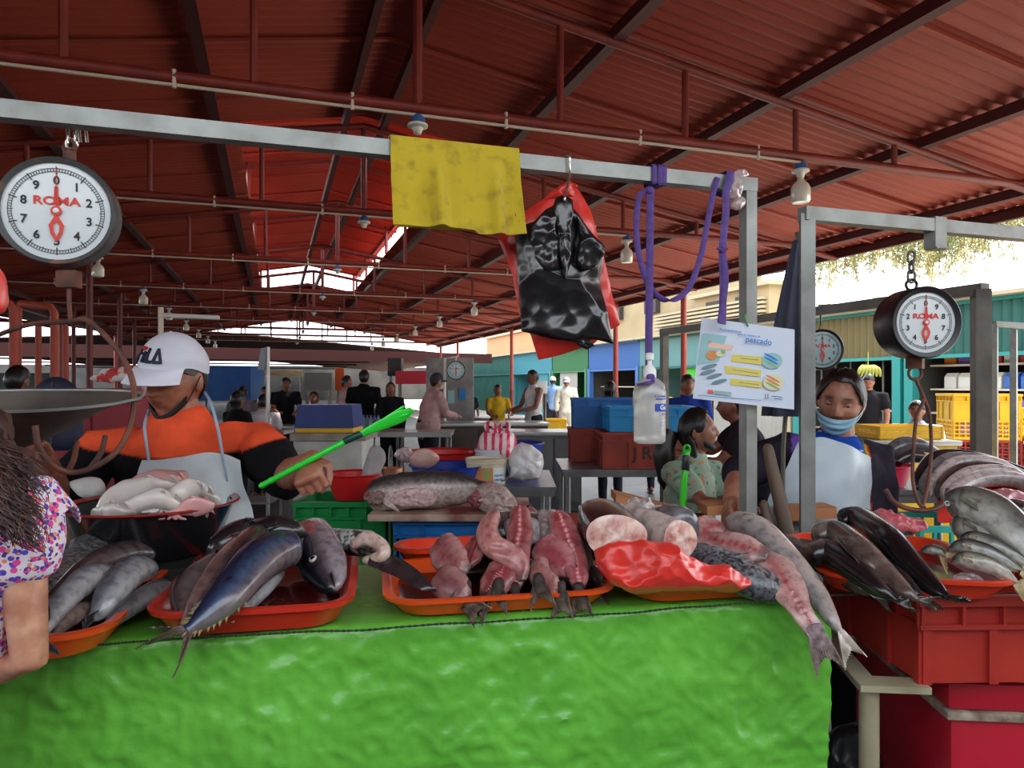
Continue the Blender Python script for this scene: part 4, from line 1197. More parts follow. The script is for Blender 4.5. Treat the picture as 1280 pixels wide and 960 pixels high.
fillet('short opened strip between the folded fillet and the white collar', pz([(600, 672, 1.68), (592, 690, 1.65), (584, 708, 1.62)]), .025, .02, SD)
fillet('opened fish with a notched red spine, low in the middle of the pile', pz([(640, 694, 1.64), (630, 712, 1.6), (618, 730, 1.57), (606, 748, 1.54)]), .038, .02, SD, tail=(.055, .032, .45, (-.45, -.55, -.45)))
fillet('long pale fillet bent over the pile like a hook', pz([(616, 640, 1.72), (607, 662, 1.66), (614, 680, 1.63), (634, 692, 1.61), (650, 706, 1.59), (652, 726, 1.57)]), .029, .024, S3, ridges=False, cols=(L_((182, 116, 112)), L_((196, 142, 136)), L_((120, 90, 84))), curl=.1)
fillet('upright opened fish with a notched spine, middle of the pile', pz([(650, 634, 1.73), (650, 660, 1.68), (647, 688, 1.635), (643, 722, 1.59), (644, 738, 1.57)]), .031, .022, V((-.05, -.9, .42)), tail=(.04, .018, .3, (0, -.3, -.7)), spine_col=L_((206, 120, 116)))
fillet('wide red fillet folded beside the second notched spine', pz([(676, 676, 1.7), (684, 690, 1.67), (700, 702, 1.63), (716, 718, 1.6)]), .044, .02, S3, ridges=False, cols=(L_((164, 76, 84)), L_((190, 128, 128)), L_((110, 80, 76))))
fillet('upright opened fish with a dark red notched spine nearest the bag', pz([(697, 640, 1.75), (706, 662, 1.7), (716, 690, 1.65), (722, 716, 1.6), (724, 738, 1.565)]), .033, .022, V((.12, -.9, .42)), tail=(.055, .026, .3, (.08, -.35, -.75)), cols=(L_((150, 58, 66)), L_((182, 118, 118)), L_((70, 56, 52))), spine_col=L_((210, 130, 126)))
fillet('curled fillet hanging low with its tail over the tray rim', pz([(672, 700, 1.65), (674, 718, 1.6), (688, 732, 1.56), (702, 736, 1.54)]), .028, .02, V((-.3, -.85, .4)), ridges=False, cols=(L_((170, 110, 108)), L_((196, 150, 144)), L_((80, 64, 60))), tail=(.06, .027, .3, (0, -.35, -.8)))
fillet('dark skinned opened half behind the nearest notched spine', pz([(718, 660, 1.74), (730, 690, 1.69), (736, 720, 1.64)]), .024, .018, V((.4, -.85, .3)), ridges=False, cols=(L_((110, 84, 80)), L_((130, 104, 98)), L_((66, 54, 50))))
m = MB(); pillow(m, pz([(630, 652, 1.8), (650, 646, 1.8), (672, 648, 1.8), (680, 664, 1.78), (672, 680, 1.76), (650, 684, 1.75), (634, 672, 1.77)]), (0, -1, .3), .03, .03, wr=(.016, 30), ridge=True, col=L_((178, 170, 172)))
tag(m.build('fish_collar', M_flesh, sm=60, col=True), 'whitish torn fish collar on top between the two upright opened fish', 'fish piece')
m = MB(); pillow(m, pz([(672, 640, 1.8), (690, 636, 1.79), (706, 646, 1.78), (712, 668, 1.76), (700, 684, 1.74), (680, 680, 1.75), (672, 660, 1.78)]), (0, -1, .3), .03, .03, wr=(.018, 30), ridge=True, seed=3, col=L_((170, 158, 154)))
tag(m.build('fish_collar', M_flesh, sm=60, col=True), 'whitish torn fish collar beside the dark red notched fish', 'fish piece')
for k, (x, y, dx, lb) in enumerate(((580, 750, -.3, 'pair of brown tails below the ragged fillet'), (622, 748, -.15, 'brown fish tail below the hook shaped fillet'), (674, 742, .12, 'brown fish tail over the tray rim in the middle'))):
    m = MB(); r = P(x, y - 12, 1.53); t = V((dx, -.35, -.75)).normalized()
    m.tube([r - t * .018, r - t * .008, r + t * .004, r + t * .018], [(.011, .007), (.014, .008), (.013, .006), (.012, .003)], 14, up=(1, 0, 0), round_ends=True); fin_fan(m, r, t, V((1, 0, dx)), V((0, -.8, .5)), .055, .028, .5, .5, ripple=.006, seed=k)
    m.c = [mixc(L_((62, 50, 46)), L_((128, 112, 100)), smooth((q - r).dot(t) / .05)) for q in m.v]
    tag(m.build('loose_fish_tail', M_tailm, sm=60, col=True), lb, 'fish tail', 'loose fish tails on the tray rim')

# big steaks, red bag, clear bag
def steak(label, c, nrm, up, rx, ry, depth, axis, skin=L_((22, 22, 26)), notch=True):
    c = V(c); nrm = V(nrm).normalized(); M = mtx(c, V(up).cross(nrm), z=nrm)
    def ring(k, off, d):
        out = []
        for j in range(44):
            a = 2 * PI * j / 44
            r = 1 - (.13 * math.exp(-((a - 1.5 * PI) / .22) ** 2) if notch else 0) + .03 * math.sin(3 * a + 1)
            out.append(M @ V((math.cos(a) * rx * r * k, math.sin(a) * ry * r * k, off)) + V(axis) * d)
        return out
    th = thing('fish_steak', label, 'fish steak', c - V((0, 0, ry)), 'thick fish steaks')
    m = MB(); m.loft([ring(1.0, -.002, 0), ring(1.03, -.01, depth * .25), ring(1.0, -.01, depth * .6), ring(.85, 0, depth)], True, True, col=skin); m.build('skin', M_fish, th, sm=60, col=True)
    m = MB(); rr = [ring(k, .004 * (1 - k ** 4) + .0015, 0) for k in (.985, .9, .7, .45, .2, .03)]
    m.loft(rr, False, True)
    cc = []
    for k in (.985, .9, .7, .45, .2, .03):
        for j in range(44):
            a = 2 * PI * j / 44
            x = mixc(L_((226, 196, 182)), L_((196, 140, 130)), smooth(.5 + .9 * math.sin(4 * a + k * 3)) * (k > .3) * .8)
            if k < .25: x = mixc(L_((236, 228, 214)), L_((190, 90, 86)), .3 if k > .1 else 0)
            if k > .95: x = L_((214, 176, 166))
            cc.append(x)
    m.c = cc; m.build('cut_face', M_flesh, th, sm=60, col=True)
    return th
steak('large round fish steak with black skin beside the opened fish', P(770, 670, 1.62), (.05, -1, .12), (0, 0, 1), .072, .05, .2, (-.05, 1, .06))
steak('smaller pale fish steak on the red plastic bag', P(850, 675, 1.62), (.25, -1, .1), (.1, 0, 1), .042, .046, .16, (-.55, .85, .12), skin=L_((196, 176, 168)))
fish('grey skinned fish piece joined behind the smaller steak', [P(858, 660, 1.72), P(830, 652, 1.82), P(800, 646, 1.9)], .05, .05, (0, -.5, .8), 'grey', 'blunt', tail=None, eye=False, gill=False, dorsal=False, pec=False, name='fish_piece')
m = MB(); pillow(m, pz([(742, 688, 1.6), (770, 680, 1.6), (800, 678, 1.6), (832, 682, 1.6), (852, 698, 1.58), (900, 708, 1.58), (938, 722, 1.58), (940, 732, 1.57), (925, 739, 1.56), (860, 741, 1.55), (790, 742, 1.55), (760, 730, 1.56), (744, 706, 1.58)]), (0, -.8, .6), .05, .04, wr=(.032, 13), ridge='facet', n=150, rings=30, soft=False)
tag(m.build('plastic_bag', M_redbag, sm=60), 'crumpled red plastic bag under the fish steaks in the orange tray', 'plastic bag')
M_film = mat('wet_clear_film', (232, 226, 226), .14, trans=.35, alpha=.9, coat=.5, rgb2=(206, 170, 168), vscale=30, vpos=(.5, .7))
m = MB(); pillow(m, pz([(772, 636, 1.9), (790, 622, 1.9), (812, 626, 1.9), (826, 645, 1.86), (836, 664, 1.8), (822, 672, 1.76), (800, 660, 1.8), (782, 648, 1.86)]), (0, -.7, .7), .03, .03, wr=(.02, 22), ridge=True, seed=4, n=80, soft=False)
tag(m.build('plastic_bag', M_film, sm=60), 'clear wet plastic bag on the fish chunk behind the large steak', 'plastic bag')

# long split fish hanging over the table end
CR = L_((206, 168, 156))
fish('dark scaly fish under the split fish at the table end', [P(862, 694, 1.72), P(905, 710, 1.66), (P(945, 728, 1.62)), P(985, 742, 1.62), P(1005, 748, 1.62)], .048, .035, (-.05, -.7, .7), 'grey', 'blunt', tail=(.05, .03, .4), eye=False, dorsal=False, gill=False, m_=M_scale)
fish('long silver backed fish hanging over the table end, outer tail', [P(912, 650, 1.86), P(948, 662, 1.78), P(985, 700, 1.69), P(1018, 740, 1.62), P(1040, 775, 1.56), P(1052, 792, 1.54)], .036, .03, (.15, -.75, .6), (L_((150, 140, 138)), L_((168, 152, 144)), L_((190, 168, 158)), L_((196, 182, 168))), 'blunt', tail=(.07, .03, .35), tdir=(.3, -.25, -.75), eye=False, dorsal=False, gill=False, pec=False)
o = fillet('opened belly of a long split fish sprawling toward the red bag', [P(900, 655, 1.86), P(880, 664, 1.82), P(892, 676, 1.76), P(930, 684, 1.7), P(960, 694, 1.66)], .045, .018, (-.1, -.75, .65), ridges=True, cols=(L_((170, 120, 118)), L_((206, 168, 158)), L_((120, 98, 94))), group=None, name='split_fish', cat='fish', curl=.1)
fillet('opened flank of the split fish running to its hanging tail', [P(915, 652, 1.9), P(935, 668, 1.8), P(965, 705, 1.66), P(990, 742, 1.58), P(1005, 768, 1.54), P(1020, 790, 1.52)], .05, .02, (-.15, -.8, .55), ridges=True, cols=(L_((178, 132, 128)), L_((198, 164, 156)), L_((150, 128, 134))), widths=([0, .3, .5, .7, .85, 1], [.7, 1, .9, .55, .45, .45]), tail=(.085, .035, .4, (.22, -.2, -.8)), group=None, name='split_fish', cat='fish', spine_col=L_((170, 80, 80)))
fish('slender brown fish with its tail below the red orange tray rim', [P(960, 668, 1.95), P(1000, 688, 1.84), P(1040, 708, 1.75), P(1075, 732, 1.66), P(1090, 742, 1.63)], .035, .03, (.1, -.7, .7), 'tan', 'slim', tail=(.06, .022, .35), tdir=(.6, -.35, -.35), eye=False, dorsal=False, gill=False)

# long dark fish in the red orange tray
G5 = 'long dark fish in the red orange tray'
fish('very dark fish lying highest in the red orange tray', [T(1048, 652, 1.07), T(1075, 650, 1.08), T(1110, 675, 1.075), T(1143, 712, 1.03), T(1172, 738, 1.005), T(1186, 746, 1.0)], .036, .036, (.3, -.6, .7), 'black', 'blunt', tail=(.045, .03, .4), tdir=(.5, -.6, -.1), eye=False, group=G5, pec=False)
fish('tan brown fish lying between two darker ones', [T(1018, 672, 1.05), T(1045, 668, 1.06), T(1075, 690, 1.055), T(1105, 718, 1.02), T(1132, 740, 1.0), T(1148, 750, .99)], .034, .036, (.2, -.6, .7), 'tan', 'blunt', tail=(.05, .03, .4), tdir=(.6, -.5, -.05), eye=True, group=G5, pec=False)
fish('dark fish nearest the table end in the red orange tray', [T(1010, 695, 1.03), T(1035, 692, 1.035), T(1070, 712, 1.02), T(1098, 735, 1.0), T(1122, 750, .985)], .033, .034, (.1, -.6, .7), 'dusk', 'blunt', tail=(.05, .03, .4), tdir=(.7, -.45, -.03), eye=False, group=G5, pec=False)
fish('dark brown fish lying under the highest one', [T(1085, 700, 1.02), T(1108, 712, 1.02), T(1132, 734, 1.0), T(1155, 750, .985)], .028, .028, (.3, -.6, .7), 'dusk', 'slim', tail=(.04, .025, .4), eye=False, group=G5, pec=False)
M_gut = mat('scattered_scales', (214, 176, 184), .2, coat=.6)
m = MB(); pillow(m, [T(x, y, .982) for x, y in ((1190, 722), (1205, 716), (1224, 720), (1230, 729), (1208, 732))], (0, 0, 1), .006, .001, wr=(.004, 60), ridge=True)
tag(m.build('fish_scrap', M_gut), 'shiny pink fish scrap beside the tails in the red orange tray', 'fish scrap')

G6 = 'silver fish piled by the red orange tray'
fish('large olive grey fish on top of the silver pile', [P(1186, 640, 1.85), P(1205, 632, 1.83), P(1235, 640, 1.78), P(1268, 668, 1.72), P(1305, 715, 1.66), P(1325, 745, 1.62)], .055, .05, (-.15, -.75, .6), 'olive', 'round', group=G6, dors=-1)
fish('olive grey fish under the largest one in the pile', [P(1190, 662, 1.82), P(1210, 660, 1.8), P(1245, 672, 1.75), P(1282, 700, 1.7), P(1310, 730, 1.66)], .036, .04, (-.1, -.75, .6), 'olive', 'round', group=G6, eye=False, dors=-1)
fish('black backed mackerel, upper of the three in the pile', [P(1196, 677, 1.76), P(1215, 674, 1.74), P(1245, 684, 1.7), P(1280, 704, 1.66), P(1300, 716, 1.64)], .021, .026, (-.1, -.8, .55), 'mackerel', 'torpedo', group=G6, eye=False, dors=-1)
fish('black backed mackerel, middle of the three in the pile', [P(1184, 687, 1.72), P(1205, 683, 1.7), P(1235, 692, 1.67), P(1262, 706, 1.64), P(1282, 714, 1.62)], .02, .026, (-.1, -.8, .55), 'mackerel', 'torpedo', group=G6, eye=False, dors=-1)
fish('pale bellied mackerel, lowest of the three in the pile', [P(1188, 704, 1.68), P(1205, 699, 1.67), P(1235, 706, 1.64), P(1262, 722, 1.62), P(1276, 730, 1.6)], .02, .024, (-.1, -.8, .55), (L_((70, 68, 60)), L_((150, 146, 130)), L_((206, 204, 190)), L_((190, 172, 130))), 'torpedo', group=G6, eye=False, dors=-1)
fish('small mackerel whose tail shows in front of the silver pile', [P(1150, 690, 1.76), P(1162, 687, 1.75), P(1176, 690, 1.73), P(1182, 694, 1.72)], .012, .014, (-.1, -.8, .55), 'mackerel', 'torpedo', tail=(.05, .035, .7), tdir=(.25, -.6, -.35), group=G6, eye=False, dors=-1)
# slabs of pale fillets and dark fish further back on that side
GP = 'long fillets draped over the red cloth'
for k, (x0, y0, x1, y1, dz, cc, lb) in enumerate((
        (1146, 612, 1172, 572, 0, 'black', 'darkest outer strip'), (1154, 618, 1184, 576, -.01, 'grey', 'grey strip second from outside'), (1164, 620, 1196, 580, -.02, 'pale', 'pale strip third from outside'),
        (1174, 624, 1206, 588, -.03, 'dusk', 'dark strip fourth from outside'), (1182, 628, 1216, 592, -.04, 'pale', 'pale strip fifth from outside'), (1190, 632, 1226, 600, -.05, 'pale', 'innermost pale strip'))):
    Yk = 2.62 - .05 * k
    fish('long fish draped over the red cloth, ' + lb, [P(x0, y0, Yk - .05), P(x0 + 4, y0 - 18, Yk), P(x1, y1, Yk + .06), P(x1 + 50, y1 + 2, Yk + .06), P(1300, 598 + k * 7, Yk), P(1345, 615 + k * 7, Yk - .05)], .026, .034, (-.2, -.7, .6), cc, 'slim', tail=None, eye=False, dorsal=False, gill=False, pec=False, group=GP)
# ------------------------------------------------------------------ people
M_skin = mat('skin', (255, 255, 255), .45, attr=True, rgb2=(214, 196, 190), vscale=30, bump=.06, bscale=180, bdist=.002, sss=.06)
M_cloth = mat('cotton_cloth', (255, 255, 255), .85, attr=True, rgb2=(205, 205, 208), vscale=7, bump=.25, bscale=26, bdist=.006, spec=.15)
M_hair = mat('dark_hair', (18, 14, 14), .38, rgb2=(34, 26, 24), vscale=60, stretch=(1, 1, .12), bump=.4, bscale=120, bdist=.003)
M_hairb = mat('brown_hair', (44, 26, 22), .45, rgb2=(74, 42, 34), vscale=60, stretch=(1, 1, .15), bump=.4, bscale=120, bdist=.003)
M_eyes = mat('eyeball', (214, 204, 196), .2, coat=.4); M_iris = mat('dark_iris', (24, 14, 10), .15, coat=.5)
HX, HY, HZ = .074, .094, .114
def headfn(p):
    x, y, z = p.x, p.y, p.z
    if z < 0:
        k = (-z / HZ)
        x *= 1 - .30 * k ** 1.6
        if y < 0: y *= 1 - .35 * k ** 1.3
    if y > 0:
        y *= .93
        w = smooth(y / .04)
        g = lambda cx, cz, sx, sz: math.exp(-((abs(x) - cx) / sx) ** 2 - ((z - cz) / sz) ** 2)
        g0 = lambda cz, sx, sz: math.exp(-(x / sx) ** 2 - ((z - cz) / sz) ** 2)
        d = .004 * g(.028, .032, .022, .010) - .011 * g(.031, .010, .016, .012) + .006 * g(.042, -.022, .02, .02)
        nz = max(0, min(1, (.022 - z) / .05))
        d += (.006 + .020 * nz) * math.exp(-(x / (.009 + .006 * nz)) ** 2) * (1 if z > -.028 else math.exp(-((z + .028) / .005) ** 2)) * smooth((.03 - z) / .012)
        d += .006 * g(.013, -.025, .006, .007)
        d += .007 * g0(-.047, .022, .006) + .0075 * g0(-.059, .019, .006) - .002 * g0(-.053, .024, .0025)
        d += .008 * g0(-.095, .02, .016) - .003 * g0(-.074, .022, .006)
        y += d * w
    return V((x, y, z))
def headpt(a, z, off=0., k=None):
    st = math.sqrt(max(0, 1 - (z / HZ) ** 2))
    p = headfn(V((HX * st * math.sin(a), HY * st * math.cos(a), z)))
    n = V((p.x / HX ** 2, p.y / HY ** 2, p.z / HZ ** 2)).normalized()
    return p + n * off
def headth(a, th, off=0.):
    return headpt(a, HZ * .999 * math.cos(th), off)
def head_parts(mb, HM, s, ears=True):
    S = HM @ Matrix.Scale(s, 4)
    mb.sphere((0, 0, 0), (HX, HY, HZ), 44, 40, fn=headfn)
    n = 44 * 41
    for i in range(len(mb.v) - n, len(mb.v)): mb.v[i] = S @ mb.v[i]
    if ears:
        for sg in (-1, 1):
            mb.sphere(S @ V((sg * .077, -.010, -.002)), (.011 * s, .018 * s, .032 * s), 12, 9, M=HM.to_3x3())
def shell(HM, s, line, off, nu=56, nv=16, noise_amp=0., seed=0, thick=.006):
    mb = MB(); S = HM @ Matrix.Scale(s, 4)
    def f(u, v):
        a = 2 * PI * u
        th = math.acos(max(-.98, min(.999, line(a) / HZ)))
        p = headth(a, th * (1 - v) + .002, off * (.5 + .5 * smooth(v * 5)))
        if noise_amp: p += noise.noise_vector(p * 45 + V((seed, 0, 0))) * noise_amp + p.normalized() * noise_amp * .8 * math.sin(a * 30 + 4 * noise.noise(p * 20))
        return S @ p
    mb.grid(f, nu, nv, thick=thick * s)
    return mb
def arm_hand(mb, wrist, d, back, s=1., curl=.5, thumb=1, grip=False, simple=False):
    """palm, five bent fingers; d to the knuckles, back = out of the back of the hand, thumb on the +y side"""
    M = mtx(wrist, d, z=back)
    if thumb < 0: M = M @ Matrix.Diagonal((1, -1, 1, 1))
    f = lambda x, y, z: M @ V((x * s, y * s, z * s))
    yv = (M.to_3x3() @ V((0, 1, 0)))
    mb.tube([f(-.03, 0, 0), f(0, 0, 0), f(.03, .002, 0), (f(.065, .001, .002)), f(.088, 0, .0)], [(.026 * s, .019 * s), (.026 * s, .018 * s), (.036 * s, .016 * s), (.041 * s, .015 * s), (.038 * s, .012 * s)], 14, up=yv, round_ends=True)
    for k, (y, L, r) in enumerate(((.030, .073, .0092), (.010, .082, .0096), (-.011, .076, .0092), (-.030, .06, .0082))):
        p = V((.082, y, .002)); a = 0; pts = [p.copy()]
        for seg, fr_ in ((0, .45), (1, .32), (2, .23)):
            a += curl * (1.0 if seg == 0 else 1.15) * (1 + .06 * k)
            p = p + V((math.cos(a), y * .12, -math.sin(a))) * (L * fr_ + (.006 if seg == 0 else 0)); pts.append(p.copy())
        mb.tube([f(*q) for q in pts], [r * s, r * s * .98, r * s * .92, r * s * .8], 9, round_ends=True)
    tp = [V((.018, .026, -.004)), V((.04, .046, -.014)), V((.062, .05 - .012 * curl, -.022 - .012 * curl)), V((.08, .045 - .03 * curl, -.026 - .018 * curl))]
    mb.tube([f(*q) for q in tp], [.013 * s, .0115 * s, .0105 * s, .0085 * s], 9, round_ends=True)
    return M

def pose(base, yaw, h=1.6, fem=False, lean=0., arms=None, headyaw=0., pitch=0., sit=0.):
    """default standing joints; yaw is the heading angle"""
    f = ang(yaw); r = V((f.y, -f.x, 0)); U = V((0, 0, 1))
    b = V(base); k = h / 1.7
    J = {'f': f, 'r': r}
    up = (U * math.cos(lean) + f * math.sin(lean))
    J['pel'] = b + U * (.90 * k - sit)
    J['che'] = J['pel'] + up * (.34 * k); J['nek'] = J['pel'] + up * (.53 * k); 
    hfv = ang(yaw + headyaw)
    J['hf'] = (hfv * math.cos(pitch) + U * math.sin(pitch)).normalized()
    J['head'] = J['nek'] + up * (.135 * k) + f * .02
    sw = (.165 if fem else .19) * k
    for n_, sg in (('R', 1), ('L', -1)):
        J['sh' + n_] = J['nek'] + r * sg * sw - up * .05 * k
        J['hip' + n_] = J['pel'] + r * sg * .09 * k - U * .03
        if sit:
            J['kn' + n_] = J['hip' + n_] + f * .42 * k; J['an' + n_] = V((J['kn' + n_].x, J['kn' + n_].y, .08))
        else:
            J['kn' + n_] = b + r * sg * .1 * k + U * .47 * k + f * .015; J['an' + n_] = b + r * sg * .1 * k + U * .08
        e, w = (arms or {}).get(n_, ((.05, .06, -.29), (.02, .14, -.52)))
        J['el' + n_] = J['sh' + n_] + (r * sg * e[0] + f * e[1] + U * e[2]) * k
        J['wr' + n_] = J['sh' + n_] + (r * sg * w[0] + f * w[1] + U * w[2]) * k
    return J
FRONT_ARMS = {'R': ((.04, .10, -.27), (-.04, .32, -.32)), 'L': ((.04, .10, -.27), (-.04, .32, -.32))}
SIDE = {'R': ((.06, .0, -.29), (.05, .06, -.54)), 'L': ((.06, .0, -.29), (.05, .06, -.54))}

def human(label, J, skin=(150, 100, 76), s=1., voxel=.016, fem=False, fat=1., top=(200, 200, 200), bottom=(40, 42, 54), sleeve=.55, hair='short', hands=None, top_fn=None, long_top=0., details=False, hair_m=None, legs=True, group='people in the market', lips=None, cat='person', sleeveless=False, bare=False, armk=1.):
    f, r = J['f'], J['r']; U = V((0, 0, 1))
    hf = J['hf']; HM = mtx(J['head'], hf.cross(J.get('hu', U)), y=hf)
    th = thing('person', label, cat, (J['anR'] + J['anL']) / 2 * V((1)) if False else V(((J['anR'].x + J['anL'].x) / 2, (J['anR'].y + J['anL'].y) / 2, 0)), group)
    up_t = (J['nek'] - J['pel'])
    def torso(mb, g, z0=-.1, cloth=False):
        P_, R_ = [], []
        cw, cd = (.152, .105) if fem else (.172, .115)
        for u, a, b_ in ((-.10, .165, .12), (.05, .16, .118), (.3, .142, .105), (.55, .155, .115), (.78, cw, cd), (.9, cw * .8, cd * .78), (.955, .085 if cloth else .07, .066 if cloth else .05)):
            u_ = u
            if u < 0: u_ = u + (z0 + .1)
            q = J['pel'].lerp(J['nek'], max(u_, 0)) - (U * (-u_ * .55) if u_ < 0 else V((0, 0, 0)))
            if .5 < u < .95: q = q + (J['che'] - J['pel'].lerp(J['nek'], .64)) * .8
            P_.append(q); k = s * (1 + (fat - 1) * (1.2 if u < .6 else .6))
            R_.append((a * k + g, b_ * k + g))
        mb.tube(P_, R_, 24, up=r, round_ends=True)
    def chain(mb, pts, rr, g=0., n=14):
        mb.tube(pts, [x * s + g for x in rr], n, round_ends=True)
    # body: one continuous skin
    mb = MB(); torso(mb, -.014)
    mb.tube([J['nek'] - up_t.normalized() * .05 * s, J['nek'].lerp(J['head'], .35), J['head'] - HM.to_3x3() @ V((0, .012, .04)) * s], [.066 * s * (fat * .5 + .5), .054 * s * (fat * .5 + .5), .052 * s], 16, round_ends=True)
    head_parts(mb, HM, s)
    ak = (.9 if fem else 1.05) * armk
    for n_ in 'RL':
        chain(mb, [J['nek'] * .4 + J['sh' + n_] * .6 - U * .03, J['sh' + n_], J['sh' + n_].lerp(J['el' + n_], .5), J['el' + n_], J['el' + n_].lerp(J['wr' + n_], .35), J['wr' + n_]], [.05 * ak, .055 * ak, .046 * ak * fat, .038 * ak, .037 * ak * fat, .026 * ak])
        if legs:
            chain(mb, [J['hip' + n_], J['hip' + n_].lerp(J['kn' + n_], .5), J['kn' + n_], J['kn' + n_].lerp(J['an' + n_], .35), J['an' + n_]], [.085 * fat, .075 * fat, .052, .05, .034])
            mb.tube([J['an' + n_] - U * .035 - f * .05, J['an' + n_] - U * .04 + f * .05, J['an' + n_] - U * .055 + f * .15], [(.036, .035), (.042, .034), (.034, .02)], 12, up=r, round_ends=True)
        H = (hands or {}).get(n_)
        fd = (J['wr' + n_] - J['el' + n_]).normalized()
        if H is None:
            b_ = (r * (1 if n_ == 'R' else -1) * .8 + U * .4 - f * .2)
            H = dict(d=fd, back=b_, curl=.35)
        th_sgn = 1
        M_h = mtx(J['wr' + n_], H['d'], z=H['back'])
        # thumb on the forward/inner side
        yv = M_h.to_3x3() @ V((0, 1, 0))
        th_sgn = H.get('thumb', 1 if yv.dot(f + U * .3) > 0 else -1)
        arm_hand(mb, J['wr' + n_], H['d'], H['back'], s * (.92 if fem else 1.), H.get('curl', .4), th_sgn)
    co, fs = remesh(mb, voxel, 2 if details else 1)
    HI = np.array((HM @ Matrix.Scale(s, 4)).inverted())
    hl = co @ HI[:3, :3].T + HI[:3, 3]
    base = np.array(lin(skin))
    col = np.tile(base, (len(co), 1))
    x, y, z = np.abs(hl[:, 0]), hl[:, 1], hl[:, 2]
    inh = (y > .03) & (z > -.12) & (z < .11) & (x < .09)
    def paint(w, c):
        w = np.clip(w, 0, 1)[:, None] * inh[:, None]
        col[:] = col * (1 - w) + np.array(lin(c)) * w
    sk = np.array(skin)
    paint(np.exp(-((x / .021) ** 4) - ((z + .053) / .0085) ** 4) * .75, tuple(lips or (sk * np.array([.78, .55, .55]))))
    paint(np.exp(-(((x - .031) / .018) ** 4) - ((z - .034 + (x - .03) * .12) / .005) ** 4) * .85, (30, 22, 20))
    paint(np.exp(-(((x - .031) / .015) ** 4) - ((z - .006) / .0028) ** 4) * .8, (24, 16, 14))
    paint(np.exp(-((x / .02) ** 4) - ((z + .053) / .0016) ** 2) * .6, tuple(sk * .35))
    body = build_mesh('body', co, fs, M_skin, th, 180, col=col)
    # clothing
    if not bare:
        mb = MB(); torso(mb, .012, z0=-.1 - long_top, cloth=True)
        if not sleeveless:
            for n_ in 'RL':
                S_, E, W_ = J['sh' + n_], J['el' + n_], J['wr' + n_]
                pts = [J['nek'] * .4 + S_ * .6 - U * .028 * s, S_, S_.lerp(E, .5)]
                rr = [.056, .066, .062 * fat]
                if sleeve > .6: pts += [E]; rr += [.054]
                if sleeve > 1: pts += [E.lerp(W_, sleeve - 1)]; rr += [.047]
                elif sleeve <= .6: pts[-1] = S_.lerp(E, sleeve); 
                chain(mb, pts, rr, .006)
        co, fs = remesh(mb, max(.008, voxel * (.9 if voxel > .009 else 1.6)), 2)
        amp = .007 * s
        co = co + np.array([tuple(noise.noise_vector(V(p) * 9) * amp + noise.noise_vector(V(p) * 22) * amp * .5) for p in co])
        c = top_fn(co) if top_fn else np.tile(np.array(lin(top)), (len(co), 1))
        build_mesh('top', co, fs, M_cloth, th, 180, col=c)
    if legs:
        mb = MB()
        for n_ in 'RL':
            chain(mb, [J['hip' + n_] + U * .06, J['hip' + n_].lerp(J['kn' + n_], .5), J['kn' + n_], J['kn' + n_].lerp(J['an' + n_], .5), J['an' + n_] + U * .0], [.1 * fat, .085 * fat, .064, .06, .052], .004)
        mb.tube([J['pel'] - U * .1, J['pel'] + U * .08], [(.165 * s * fat, .12 * s * fat)] * 2, 20, up=r, round_ends=True)
        co, fs = remesh(mb, max(.016, voxel), 2)
        co = co + np.array([tuple(noise.noise_vector(V(p) * 12) * .006) for p in co])
        build_mesh('trousers', co, fs, M_cloth, th, 180, col=np.tile(np.array(lin(bottom)), (len(co), 1)))
    # hair
    hm = hair_m or M_hair
    nu, nv = (64, 18) if details else (36, 10)
    if hair in ('short', 'cap'):
        ln = (lambda a: .066 - .045 * smooth((abs(((a + PI) % (2 * PI)) - PI) - .5) / 1.0) - .085 * smooth((abs(((a + PI) % (2 * PI)) - PI) - 1.75) / .6))
        shell(HM, s, ln, .010 if hair == 'short' else .004, nu, nv, .003 if hair == 'short' else .001).build('hair', hm, th, sm=80)
    elif hair in ('tied', 'long', 'bun'):
        ln = (lambda a: .088 - .088 * smooth((abs(((a + PI) % (2 * PI)) - PI) - .5) / .9) - .075 * smooth((abs(((a + PI) % (2 * PI)) - PI) - 1.6) / .9))
        shell(HM, s, ln, .008, nu, nv, .002).build('hair', hm, th, sm=80)
        S = HM @ Matrix.Scale(s, 4)
        if hair == 'long':
            mb = MB()
            for k in range(7):
                a = PI + (k - 3) * .36
                p0 = headpt(a, -.01, .004); p1 = headpt(a, -.08, .016)
                q0, q1 = S @ p0, S @ p1
                dn = q1 + V((0, 0, -.16 * s)) + (q1 - J['head']) * .12
                mb.tube([q0, q1, dn, dn + V((.01 * math.sin(k), 0, -.12 * s))], [(.026 * s, .018 * s), (.03 * s, .022 * s), (.026 * s, .018 * s), (.008 * s, .006 * s)], 10, res=14)
            mb.wobble(.004, 25).build('long_hair', hm, th, sm=80)
        elif hair == 'bun':
            mb = MB(); mb.sphere(S @ V((0, -.11, .03)), .04 * s); mb.wobble(.004, 30).build('bun', hm, th, sm=80)
    th['_hm'] = 0; del th['_hm']
    return th, HM
